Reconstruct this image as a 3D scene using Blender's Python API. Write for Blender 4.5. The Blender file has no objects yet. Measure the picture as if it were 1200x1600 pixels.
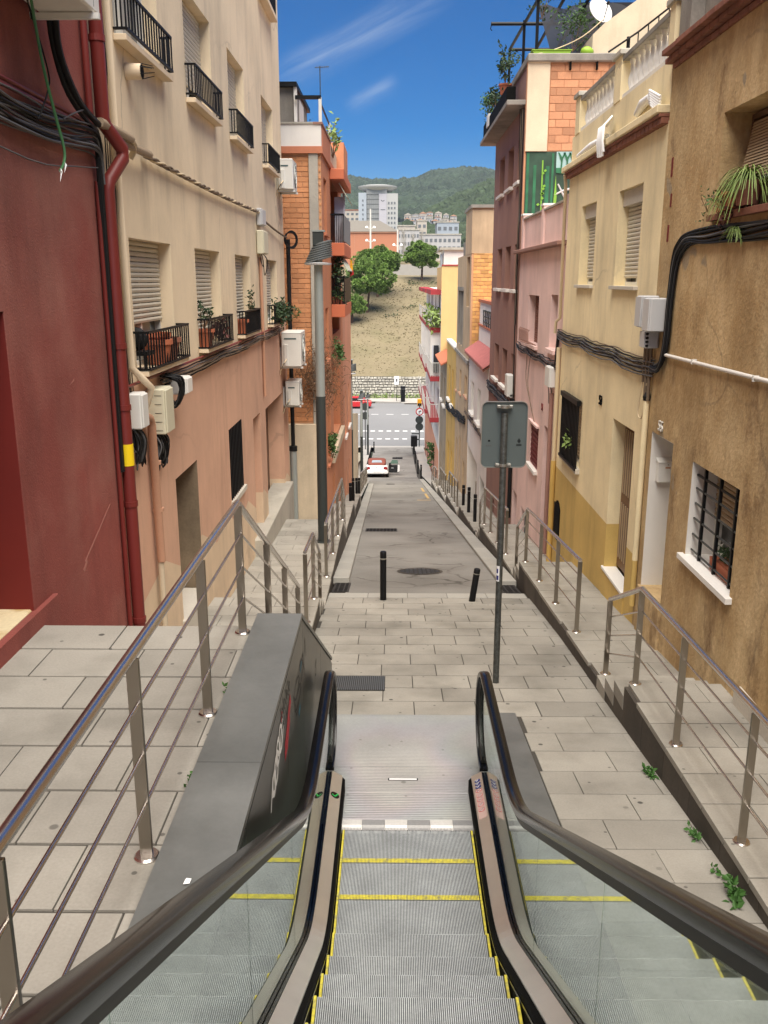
import bpy, math, random
from mathutils import Vector, Matrix
import numpy as np
R = random.Random(7)
scene = bpy.context.scene
COL = scene.collection
rad = math.radians

# ------------------------------------------------------------------ camera
cd = bpy.data.cameras.new('camera'); cam = bpy.data.objects.new('camera', cd); COL.objects.link(cam)
cam.location = (-.118, 0, 4.1)
cam.rotation_euler = (rad(90 - 14.54), 0, .0105)
cd.sensor_fit = 'VERTICAL'; cd.sensor_height = 24; cd.lens = 24 * 1400 / 1600
cd.clip_start = .05; cd.clip_end = 6000
scene.camera = cam

# ------------------------------------------------------------------ sky, sun, exposure
SUN_EL, SUN_AZ = rad(66), rad(178)          # azimuth clockwise from +Y
w = bpy.data.worlds.new('World'); scene.world = w; w.use_nodes = True
nt = w.node_tree; nt.nodes.clear()
out = nt.nodes.new('ShaderNodeOutputWorld'); bg = nt.nodes.new('ShaderNodeBackground')
sky = nt.nodes.new('ShaderNodeTexSky'); sky.sky_type = 'NISHITA'; sky.sun_disc = False
sky.sun_elevation = SUN_EL; sky.sun_rotation = SUN_AZ
sky.air_density = .78; sky.dust_density = .25; sky.ozone_density = 3.5; sky.altitude = 200
hs = nt.nodes.new('ShaderNodeHueSaturation'); hs.inputs['Saturation'].default_value = 1.62; hs.inputs['Value'].default_value = 1.0; hs.inputs['Hue'].default_value = .508
tc = nt.nodes.new('ShaderNodeTexCoord')
L_ = nt.links.new
def dotn(vec):
    q = nt.nodes.new('ShaderNodeVectorMath'); q.operation = 'DOT_PRODUCT'; L_(tc.outputs['Generated'], q.inputs[0]); q.inputs[1].default_value = vec; return q.outputs['Value']
def wm(op, x, y=0., z=None):
    q = nt.nodes.new('ShaderNodeMath'); q.operation = op
    for i_, v_ in enumerate((x, y)):
        if hasattr(v_, 'is_linked'): L_(v_, q.inputs[i_])
        else: q.inputs[i_].default_value = v_
    return q.outputs[0]
def wr(x, a_, b_, c_=0., d_=1.):
    q = nt.nodes.new('ShaderNodeMapRange'); q.interpolation_type = 'SMOOTHSTEP'; q.inputs[1].default_value = a_; q.inputs[2].default_value = b_; q.inputs[3].default_value = c_; q.inputs[4].default_value = d_; L_(x, q.inputs[0]); return q.outputs[0]
# wispy cirrus: fibres drawn out along one direction of the sky, fading out around it
cu, cv, cw = dotn((0.9082, -0.0679, 0.4129)), dotn((0.4171, 0.2250, -0.8806)), dotn((-0.0331, 0.9720, 0.2327))
cs = wm('SUBTRACT', cu, -0.0000)
cx = nt.nodes.new('ShaderNodeCombineXYZ'); L_(wm('MULTIPLY', cu, 7.), cx.inputs[0]); L_(wm('MULTIPLY', cv, 70.), cx.inputs[1]); L_(wm('MULTIPLY', cw, 7.), cx.inputs[2])
nz = nt.nodes.new('ShaderNodeTexNoise'); nz.inputs['Scale'].default_value = 1.0; nz.inputs['Detail'].default_value = 8; nz.inputs['Roughness'].default_value = .6; nz.inputs['Distortion'].default_value = .5; L_(cx.outputs[0], nz.inputs['Vector'])
def patch(s0, t0, hs_, ht_): return wm('MULTIPLY', wm('MULTIPLY', wr(wm('ABSOLUTE', wm('SUBTRACT', cs, s0)), hs_ * .35, hs_, 1., 0.), wr(wm('ABSOLUTE', wm('SUBTRACT', cv, t0)), 0., ht_, 1., 0.)), wr(cw, .6, .8))
cloud = wm('MULTIPLY', wm('MAXIMUM', patch(0., 0., .115, .024), wm('MULTIPLY', patch(-.012, .052, .035, .014), .75)), wr(nz.outputs['Fac'], .34, .74, .05, .30))
mx = nt.nodes.new('ShaderNodeMix'); mx.data_type = 'RGBA'; mx.inputs[7].default_value = (7.5, 8.2, 9.0, 1)
L_(sky.outputs['Color'], hs.inputs['Color']); L_(hs.outputs['Color'], mx.inputs[6]); L_(cloud, mx.inputs[0])
L_(mx.outputs[2], bg.inputs['Color']); L_(bg.outputs['Background'], out.inputs['Surface'])
bg.inputs['Strength'].default_value = .05
sl = bpy.data.lights.new('sun', 'SUN'); sun = bpy.data.objects.new('sun', sl); COL.objects.link(sun)
sl.energy = 5.0; sl.angle = rad(66); sl.color = (1.0, .93, .82)
sd = Vector((math.sin(SUN_AZ) * math.cos(SUN_EL), math.cos(SUN_AZ) * math.cos(SUN_EL), math.sin(SUN_EL)))
sun.rotation_euler = sd.to_track_quat('Z', 'Y').to_euler()
scene.view_settings.view_transform = 'Standard'; scene.view_settings.look = 'None'
scene.view_settings.gamma = 1; scene.view_settings.use_curve_mapping = False
scene.view_settings.exposure = 1.12
try:
    scene.cycles.max_bounces = 8; scene.cycles.transparent_max_bounces = 12; scene.cycles.use_denoising = True
except Exception:
    pass

# ------------------------------------------------------------------ materials
MATS = {}
def mat(name, col, rough=.75, metal=0., var=0., vscale=1.2, col2=None, th=(.42, .62), streak=0., fine=.0, fscale=40, bump=0., bscale=30, rnd=0., spec=.4, split=None, gum=0., coat=0., wave=None, aniso=0., crack=None):
    m = bpy.data.materials.new(name); m.use_nodes = True; n = m.node_tree; nd = n.nodes; lk = n.links.new
    b = nd['Principled BSDF']
    b.inputs['Roughness'].default_value = rough; b.inputs['Metallic'].default_value = metal
    b.inputs['Specular IOR Level'].default_value = spec; b.inputs['Coat Weight'].default_value = coat
    if aniso: b.inputs['Anisotropic'].default_value = aniso
    geo = nd.new('ShaderNodeNewGeometry'); pos = geo.outputs['Position']
    def noise(scale, detail=5, vec=None, sc=None, rough_=.55):
        v = pos if vec is None else vec
        if sc:
            mm = nd.new('ShaderNodeMapping'); mm.inputs['Scale'].default_value = sc; lk(v, mm.inputs['Vector']); v = mm.outputs['Vector']
        t = nd.new('ShaderNodeTexNoise'); t.inputs['Scale'].default_value = scale; t.inputs['Detail'].default_value = detail; t.inputs['Roughness'].default_value = rough_
        lk(v, t.inputs['Vector']); return t.outputs['Fac']
    def rng_(v, a, b_, c=0., d=1.):
        t = nd.new('ShaderNodeMapRange'); t.inputs[1].default_value = a; t.inputs[2].default_value = b_; t.inputs[3].default_value = c; t.inputs[4].default_value = d
        lk(v, t.inputs[0]); return t.outputs[0]
    def mixc(f, a, b_, mode='MIX'):
        t = nd.new('ShaderNodeMix'); t.data_type = 'RGBA'; t.blend_type = mode
        for s, v in ((0, f), (6, a), (7, b_)):
            if hasattr(v, 'is_linked'): lk(v, t.inputs[s])
            elif s == 0: t.inputs[0].default_value = v
            else: t.inputs[s].default_value = (*v[:3], 1)
        return t.outputs[2]
    def math_(op, a, b_=0.):
        t = nd.new('ShaderNodeMath'); t.operation = op
        for i, v in enumerate((a, b_)):
            if hasattr(v, 'is_linked'): lk(v, t.inputs[i])
            else: t.inputs[i].default_value = v
        return t.outputs[0]
    rgb = nd.new('ShaderNodeRGB'); rgb.outputs[0].default_value = (*col, 1); c = rgb.outputs[0]
    if split: c = split(c, pos, nd, lk, math_, mixc, noise)
    if col2 is not None: c = mixc(rng_(noise(vscale, 6), th[0], th[1]), c, col2)
    def mul(c, f):
        t = nd.new('ShaderNodeVectorMath'); t.operation = 'SCALE'; lk(c, t.inputs[0]); lk(f, t.inputs[3]); return t.outputs[0]
    if var: c = mul(c, rng_(noise(vscale * .8, 6), .25, .75, 1 - var, 1 + var))
    if streak:
        c = mul(mul(c, rng_(noise(1.0, 8, None, (1.5, 1.5, .22), .65), .50, .80, 1., 1 - streak)), rng_(noise(.9, 9, None, (1, 1, .8), .7), .42, .75, 1., 1 - streak * .55))
    if fine: c = mul(c, rng_(noise(fscale, 3), .2, .8, 1 - fine, 1 + fine))
    if rnd:
        oi = nd.new('ShaderNodeObjectInfo'); c = mul(c, rng_(oi.outputs['Random'], 0, 1, 1 - rnd, 1 + rnd))
    if gum:
        for gs, r_, k_ in ((1.5, .022, 1.), (2.7, .013, .8)):
            v = nd.new('ShaderNodeTexVoronoi'); v.voronoi_dimensions = '2D' if gum >= .5 else '3D'; v.inputs['Scale'].default_value = gs; lk(pos, v.inputs['Vector'])
            sc = nd.new('ShaderNodeSeparateColor'); lk(v.outputs['Color'], sc.inputs[0])
            f = math_('MULTIPLY', rng_(v.outputs['Distance'], r_ * gs * .75, r_ * gs * 1.1, gum * k_, 0), rng_(sc.outputs[0], .35, .6))
            c = mixc(f, c, (.05, .046, .04))
    if crack:
        wv_ = nd.new('ShaderNodeVectorMath'); wv_.operation = 'ADD'; nn_ = nd.new('ShaderNodeTexNoise'); nn_.inputs['Scale'].default_value = crack[0] * 2.5; nn_.inputs['Detail'].default_value = 6; lk(pos, nn_.inputs['Vector'])
        sc_ = nd.new('ShaderNodeVectorMath'); sc_.operation = 'SCALE'; sc_.inputs[3].default_value = .45 / crack[0]; lk(nn_.outputs['Color'], sc_.inputs[0]); lk(pos, wv_.inputs[0]); lk(sc_.outputs[0], wv_.inputs[1])
        vo = nd.new('ShaderNodeTexVoronoi'); vo.feature = 'DISTANCE_TO_EDGE'; vo.inputs['Scale'].default_value = crack[0]; lk(wv_.outputs[0], vo.inputs['Vector'])
        c = mixc(math_('MULTIPLY', rng_(vo.outputs['Distance'], crack[1] * .4, crack[1], crack[2], 0.), rng_(noise(crack[0] * .8, 3), .48, .6)), c, (.05, .042, .035))
    lk(c, b.inputs['Base Color'])
    if bump:
        bp = nd.new('ShaderNodeBump'); bp.inputs['Strength'].default_value = bump; bp.inputs['Distance'].default_value = .02
        lk(noise(bscale, 4), bp.inputs['Height']); lk(bp.outputs['Normal'], b.inputs['Normal'])
    if wave:
        wv = nd.new('ShaderNodeTexWave'); wv.bands_direction = wave[0]; wv.inputs['Scale'].default_value = wave[1]; wv.inputs['Distortion'].default_value = 0
        lk(pos, wv.inputs['Vector'])
        bp = nd.new('ShaderNodeBump'); bp.inputs['Strength'].default_value = wave[2]; bp.inputs['Distance'].default_value = .004
        lk(wv.outputs['Fac'], bp.inputs['Height']); lk(bp.outputs['Normal'], b.inputs['Normal'])
    MATS[name] = m; return m

def dark(c, f): return tuple(x * f for x in c)
def split_cream(c, pos, nd, lk, math_, mixc, noise):
    sp = nd.new('ShaderNodeSeparateXYZ'); lk(pos, sp.inputs[0]); y, z = sp.outputs[1], sp.outputs[2]
    c = mixc(math_('LESS_THAN', z, 3.13), c, (.64, .385, .265))
    fr = math_('FRACT', math_('DIVIDE', y, 1.9)); saw = math_('MULTIPLY', math_('ABSOLUTE', math_('SUBTRACT', fr, .5)), .55)
    zt = math_('ADD', math_('ADD', math_('MULTIPLY', y, -.125), 1.98), saw)
    return mixc(math_('LESS_THAN', z, zt), c, (.70, .535, .37))
def split_yellow(c, pos, nd, lk, math_, mixc, noise):
    sp = nd.new('ShaderNodeSeparateXYZ'); lk(pos, sp.inputs[0]); z = sp.outputs[2]
    return mixc(math_('LESS_THAN', z, .70), c, (.62, .43, .14))
def split_brown(c, pos, nd, lk, math_, mixc, noise):
    sp = nd.new('ShaderNodeSeparateXYZ'); lk(pos, sp.inputs[0]); z = sp.outputs[2]
    n1 = noise(1.3, 10, None, (1, 1, .65), .72)
    t = nd.new('ShaderNodeMapRange'); lk(n1, t.inputs[0]); t.inputs[1].default_value = .40; t.inputs[2].default_value = .66
    c = mixc(t.outputs[0], c, (.66, .49, .27))
    n2 = noise(1.9, 9, None, (1, 1, .55), .7)
    t = nd.new('ShaderNodeMapRange'); lk(n2, t.inputs[0]); t.inputs[1].default_value = .56; t.inputs[2].default_value = .72
    c = mixc(t.outputs[0], c, (.21, .125, .058))
    n3 = noise(1.1, 3)
    t = nd.new('ShaderNodeMapRange'); lk(n3, t.inputs[0]); t.inputs[1].default_value = .66; t.inputs[2].default_value = .68
    return mixc(t.outputs[0], c, (.34, .27, .18))

M = MATS
mat('slab', (.285, .266, .23), .78, var=.17, vscale=1.6, col2=(.19, .177, .15), th=(.48, .78), fine=.10, fscale=70, rnd=.12, bump=.08, bscale=90, gum=.9, spec=.3)
mat('slab_light', (.325, .304, .262), .78, var=.16, vscale=1.6, col2=(.215, .20, .17), th=(.48, .78), fine=.09, fscale=70, rnd=.07, bump=.08, bscale=90, gum=.7, spec=.3)
mat('grout', (.055, .05, .042), .95)
mat('asphalt', (.225, .213, .192), .9, var=.20, vscale=.45, fine=.18, fscale=110, bump=.25, bscale=160, streak=0, col2=(.162, .15, .133), th=(.46, .66), crack=(.55, .02, .75))
mat('asphalt_far', (.185, .185, .185), .9, var=.08, vscale=.12, fine=.05, fscale=30)
mat('granite', (.33, .315, .28), .8, var=.08, fine=.18, fscale=120, rnd=.08)
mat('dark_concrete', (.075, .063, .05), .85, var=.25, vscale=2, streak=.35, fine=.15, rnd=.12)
mat('concrete', (.42, .39, .33), .9, var=.15, vscale=1.4, streak=.4, fine=.08, bump=.1)
mat('weathered_concrete', (.26, .24, .21), .9, var=.3, vscale=1.5, streak=.5, fine=.12, bump=.15)
mat('stainless', (.33, .30, .26), .28, 1.0, var=.06, vscale=3, aniso=.5)
mat('stainless_tube', (.74, .71, .68), .27, 1.0)
mat('deck_steel', (.80, .78, .75), .30, .85, var=.10, vscale=2.5)
mat('clad_steel', (.20, .205, .195), .42, .4, col2=(.145, .15, .142), th=(.4, .7), var=.15, vscale=1.8, fine=.05, streak=.15)
mat('clad_side', (.085, .085, .073), .34, .6, var=.3, vscale=1.5, streak=.35)
mat('landing_plate', (.30, .292, .285), .45, .25, var=.12, vscale=3, fine=.08, wave=('Y', 26, .55), gum=.55)
mat('comb_light', (.55, .53, .50), .55, .2, fine=.1, fscale=60)
mat('comb_dark', (.27, .265, .26), .55, .3, fine=.1, fscale=60)
mat('step_metal', (.50, .52, .51), .45, .35, var=.18, vscale=5, fine=.16, fscale=50)
mat('step_groove', (.06, .065, .065), .6, .4)
mat('yellow_paint', (.60, .52, .06), .65, fine=.3, fscale=50, col2=(.30, .28, .12), vscale=22, th=(.5, .68))
mat('rubber', (.004, .004, .0045), .22, coat=.0, spec=.32, var=.3, vscale=5)
mat('track', (.03, .03, .028), .45, .4)
mat('black', (.003, .003, .003), .8, spec=.1)
mat('black_metal', (.006, .0062, .007), .5, 0, spec=.22)
mat('sign_grey', (.115, .14, .14), .5, .3, var=.05)
mat('galvanised', (.095, .10, .095), .5, .7, var=.45, vscale=22, fine=.35, fscale=60)
mat('clamp_metal', (.36, .35, .32), .45, .8)
mat('lamp_pole', (.33, .36, .345), .5, .4, var=.06)
mat('lamp_pole_dark', (.05, .058, .056), .5, .4, var=.1)
mat('lamp_head', (.12, .13, .13), .45, .4)
mat('cast_iron', (.055, .05, .046), .7, .5, fine=.3, fscale=50, var=.2, vscale=6)
mat('red_stucco', (.265, .066, .052), .85, var=.22, vscale=.9, streak=.38, fine=.10, fscale=90, bump=.3, bscale=70, col2=(.345, .14, .11), th=(.44, .74))
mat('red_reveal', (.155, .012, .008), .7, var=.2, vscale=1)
mat('red_pipe', (.16, .022, .018), .45, var=.1)
mat('cream_stucco', (.79, .65, .455), .88, var=.10, vscale=.8, streak=.34, fine=.05, fscale=80, bump=.10, bscale=60, crack=(.22, .007, .25), split=split_cream)
mat('cream_trim', (.76, .62, .44), .8, streak=.2)
mat('salmon_paint', (.48, .26, .165), .7, var=.1, fine=.06)
mat('brown_stucco', (.42, .275, .125), .92, var=.16, vscale=.7, streak=.3, fine=.12, fscale=30, bump=.45, bscale=24, gum=.3, crack=(.35, .010, .4), split=split_brown)
mat('yellow_stucco', (.84, .71, .45), .88, var=.12, vscale=.9, streak=.36, fine=.06, fscale=70, bump=.12, bscale=50, crack=(.4, .010, .32), gum=.12, split=split_yellow)
mat('pink_stucco', (.82, .59, .54), .88, var=.12, vscale=.9, streak=.32, fine=.05, bump=.08, bscale=50)
mat('mauve_stucco', (.30, .165, .13), .88, var=.12, vscale=.8, streak=.2, fine=.06, bump=.1, bscale=40)
mat('mauve_reveal', (.20, .09, .065), .88)
mat('white_stucco', (.74, .71, .66), .85, var=.06, streak=.12)
mat('tan_stucco', (.50, .37, .235), .88, var=.15, streak=.35, fine=.06)
mat('ochre_stucco', (.56, .36, .10), .88, var=.12, streak=.25)
mat('olive_stucco', (.30, .25, .185), .88, var=.15, streak=.3)
mat('sunny_stucco', (.66, .46, .20), .85, var=.05, streak=.08)
mat('orange_stucco', (.52, .195, .105), .85, var=.10, streak=.15)
mat('salmon_stucco', (.66, .31, .19), .85, var=.10, streak=.15)
mat('beige_stucco', (.62, .51, .365), .88, var=.12, vscale=1.1, streak=.3, fine=.06)
mat('brick', (.60, .275, .125), .88, fine=.12, rnd=.13, var=.08, vscale=3)
mat('brick_pale', (.44, .215, .115), .88, fine=.14, rnd=.24, var=.1, vscale=3)
mat('brick_yellow', (.62, .35, .12), .88, fine=.12, rnd=.25, var=.1, vscale=3)
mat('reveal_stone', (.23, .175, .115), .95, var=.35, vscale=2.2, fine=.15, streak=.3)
mat('mortar', (.54, .30, .165), .95)
mat('brick_facade', (.54, .22, .11), .85, fine=.12, var=.1)
mat('roof_tile', (.36, .12, .11), .75, var=.15, vscale=6, fine=.15)
mat('terracotta', (.42, .13, .065), .75, var=.1, vscale=8)
mat('terracotta_old', (.24, .095, .06), .8, var=.3, vscale=5, fine=.15)
mat('shutter', (.56, .515, .42), .6, streak=.1)
mat('shutter_warm', (.43, .32, .20), .6, streak=.1, var=.1)
mat('shutter_grey', (.24, .25, .25), .6)
mat('frame_white', (.66, .64, .58), .5)
mat('frame_brown', (.12, .065, .035), .6)
mat('glass_dark', (.008, .009, .01), .08, spec=.7)
mat('interior', (.03, .026, .022), .9)
mat('curtain', (.42, .40, .35), .9)
mat('marble', (.78, .76, .72), .45, fine=.05, var=.05)
mat('sill_stone', (.52, .48, .41), .8, var=.15, fine=.1)
mat('stained_stone', (.62, .52, .33), .8, col2=(.42, .28, .11), vscale=3.2, th=(.48, .62), fine=.1)
mat('door_red', (.13, .012, .016), .55)
mat('door_wood', (.17, .085, .04), .55, streak=.2)
mat('plastic_white', (.68, .67, .63), .5, var=.04)
mat('plastic_cream', (.60, .565, .42), .5, var=.05)
mat('plastic_grey', (.50, .50, .50), .5, var=.05)
mat('ac_white', (.70, .68, .62), .45, var=.05, vscale=4)
mat('grille_dark', (.06, .10, .10), .6)
mat('cable_black', (.008, .008, .0085), .6, spec=.25)
mat('cable_grey', (.09, .088, .09), .6)
mat('cable_brown', (.16, .115, .075), .7)
mat('cable_cream', (.60, .48, .31), .7)
mat('cable_green', (.05, .16, .06), .6)
mat('foam', (.33, .25, .17), .9, fine=.15)
mat('yellow_tape', (.85, .60, .01), .5)
mat('white_pipe', (.74, .71, .66), .5)
mat('leaf', (.055, .115, .028), .6, rnd=0, var=.35, vscale=9)
mat('leaf_dark', (.028, .055, .018), .6, var=.35, vscale=6)
mat('leaf_light', (.20, .28, .075), .6, var=.3, vscale=9)
mat('leaf_weed', (.045, .12, .022), .6, var=.3, vscale=14)
mat('leaf_red', (.11, .035, .028), .6, var=.3, vscale=12)
mat('dry_twig', (.17, .095, .05), .85, var=.3, vscale=6)
mat('bark', (.10, .06, .04), .9, var=.2, vscale=4)
mat('pine_needles', (.14, .225, .046), .7, var=.6, vscale=.55)
mat('forest', (.028, .046, .022), .9, var=.5, vscale=.03, rnd=.0)
mat('forest_near', (.036, .056, .023), .9, var=.5, vscale=.06)
mat('dry_grass', (.185, .15, .088), .95, var=.14, vscale=.2, fine=.12, fscale=3, col2=(.15, .128, .068), th=(.45, .7), bump=.25, bscale=3)
mat('scrub', (.30, .27, .2), .95, var=.2, vscale=.05)
mat('stone', (.36, .34, .29), .9, rnd=.3, var=.32, vscale=1.6, fine=.2, fscale=6)
mat('stone_joint', (.17, .16, .135), .95)
mat('paving_pale', (.35, .33, .30), .85, var=.06)
mat('white_line', (.72, .72, .70), .8)
mat('yellow_line', (.50, .33, .12), .8, var=.2, vscale=4)
mat('hall_orange', (.46, .19, .105), .8, var=.04, vscale=.05)
mat('hall_roof', (.33, .30, .26), .8, var=.05, vscale=.05)
mat('tower_white', (.40, .40, .385), .8, var=.04, vscale=.02)
mat('tower_shade_and_blue', (.33, .37, .41), .7, var=.04, vscale=.02)  # shade tint for the tower's left wing, plain blue on other buildings
mat('tower_grid', (.25, .26, .255), .5, var=.12, vscale=.1)
mat('tower_line', (.10, .105, .105), .6)
mat('banner', (.42, .41, .44), .7)
mat('town_white', (.42, .41, .40), .85)
mat('town_cream', (.46, .41, .345), .85)
mat('town_window', (.13, .14, .15), .4)
mat('car_white', (.70, .69, .67), .3, coat=.6)
mat('car_roof', (.19, .055, .038), .85)
mat('car_red', (.50, .015, .02), .3, coat=.6)
mat('car_black', (.012, .012, .013), .4)
mat('car_glass', (.30, .36, .40), .08, spec=.8)
mat('door_glass', (.10, .17, .13), .15, spec=.7)
mat('tail_light', (.25, .01, .012), .3)
mat('dish_white', (.80, .80, .79), .45)
mat('awning', (.52, .53, .42), .8)
mat('balcony_red', (.34, .035, .04), .7)
mat('balcony_orange', (.55, .16, .075), .75)
mat('blue_disc', (.015, .02, .16), .4)
mat('red_ring', (.50, .03, .03), .5)
mat('sticker_pink', (.55, .38, .34), .5)
mat('red_scuff', (.36, .145, .115), .9)
mat('white_paint', (.80, .80, .80), .6)
mat('graffiti_red', (.40, .015, .03), .6)
mat('graffiti_black', (.01, .01, .012), .5)
mat('graffiti_blue', (.03, .15, .22), .6)
mat('green_glow', (.02, .40, .08), .4)
mat('mural_dark', (.022, .05, .032), .75, var=.5, vscale=3)
mat('mural_green', (.022, .12, .055), .75, var=.4, vscale=4)
mat('mural_lime', (.16, .34, .04), .75)
mat('mural_sky', (.28, .43, .42), .75, var=.1, vscale=3)
mat('mural_white', (.46, .46, .46), .75)
mat('lime_plastic', (.24, .40, .03), .5)
mat('net_black', (.012, .013, .018), .9)
mat('grey_cloth', (.55, .55, .60), .9)
mat('cloth_black', (.02, .02, .025), .9)
mat('dark_red', (.17, .02, .02), .6)
mat('amber', (.75, .33, .01), .5)

def glass_mat():
    m = bpy.data.materials.new('balustrade_glass'); m.use_nodes = True; n = m.node_tree; n.nodes.clear(); lk = n.links.new
    o = n.nodes.new('ShaderNodeOutputMaterial'); t = n.nodes.new('ShaderNodeBsdfTransparent'); t.inputs[0].default_value = (.80, .88, .84, 1)
    g = n.nodes.new('ShaderNodeBsdfGlossy'); g.inputs['Roughness'].default_value = .02; g.inputs[0].default_value = (.9, .95, .93, 1)
    f = n.nodes.new('ShaderNodeFresnel'); f.inputs[0].default_value = 1.5
    mu = n.nodes.new('ShaderNodeMath'); mu.operation = 'MULTIPLY'; mu.inputs[1].default_value = .72; mu.use_clamp = True
    mx_ = n.nodes.new('ShaderNodeMixShader'); lk(f.outputs[0], mu.inputs[0]); lk(mu.outputs[0], mx_.inputs[0]); lk(t.outputs[0], mx_.inputs[1]); lk(g.outputs[0], mx_.inputs[2]); lk(mx_.outputs[0], o.inputs[0])
    MATS['glass'] = m
glass_mat()
def film():
    b = MATS['landing_plate'].node_tree; p = b.nodes['Principled BSDF']
    n = b.nodes.new('ShaderNodeTexNoise'); n.inputs['Scale'].default_value = .8; n.inputs['Detail'].default_value = 2; n.inputs['Distortion'].default_value = .6
    g = b.nodes.new('ShaderNodeNewGeometry'); r = b.nodes.new('ShaderNodeMapRange'); r.inputs[1].default_value = .3; r.inputs[2].default_value = .7; r.inputs[3].default_value = 300; r.inputs[4].default_value = 560
    b.links.new(g.outputs['Position'], n.inputs['Vector']); b.links.new(n.outputs['Fac'], r.inputs[0])
    if 'Thin Film Thickness' in p.inputs:
        b.links.new(r.outputs[0], p.inputs['Thin Film Thickness']); p.inputs['Thin Film IOR'].default_value = 1.52
film()
def net_mat():
    m = bpy.data.materials.new('shade_net'); m.use_nodes = True; n = m.node_tree; lk = n.links.new; b = n.nodes['Principled BSDF']
    b.inputs['Base Color'].default_value = (.012, .013, .018, 1); b.inputs['Roughness'].default_value = .9; b.inputs['Alpha'].default_value = .93
    MATS['shade_net'] = m
net_mat()

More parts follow.
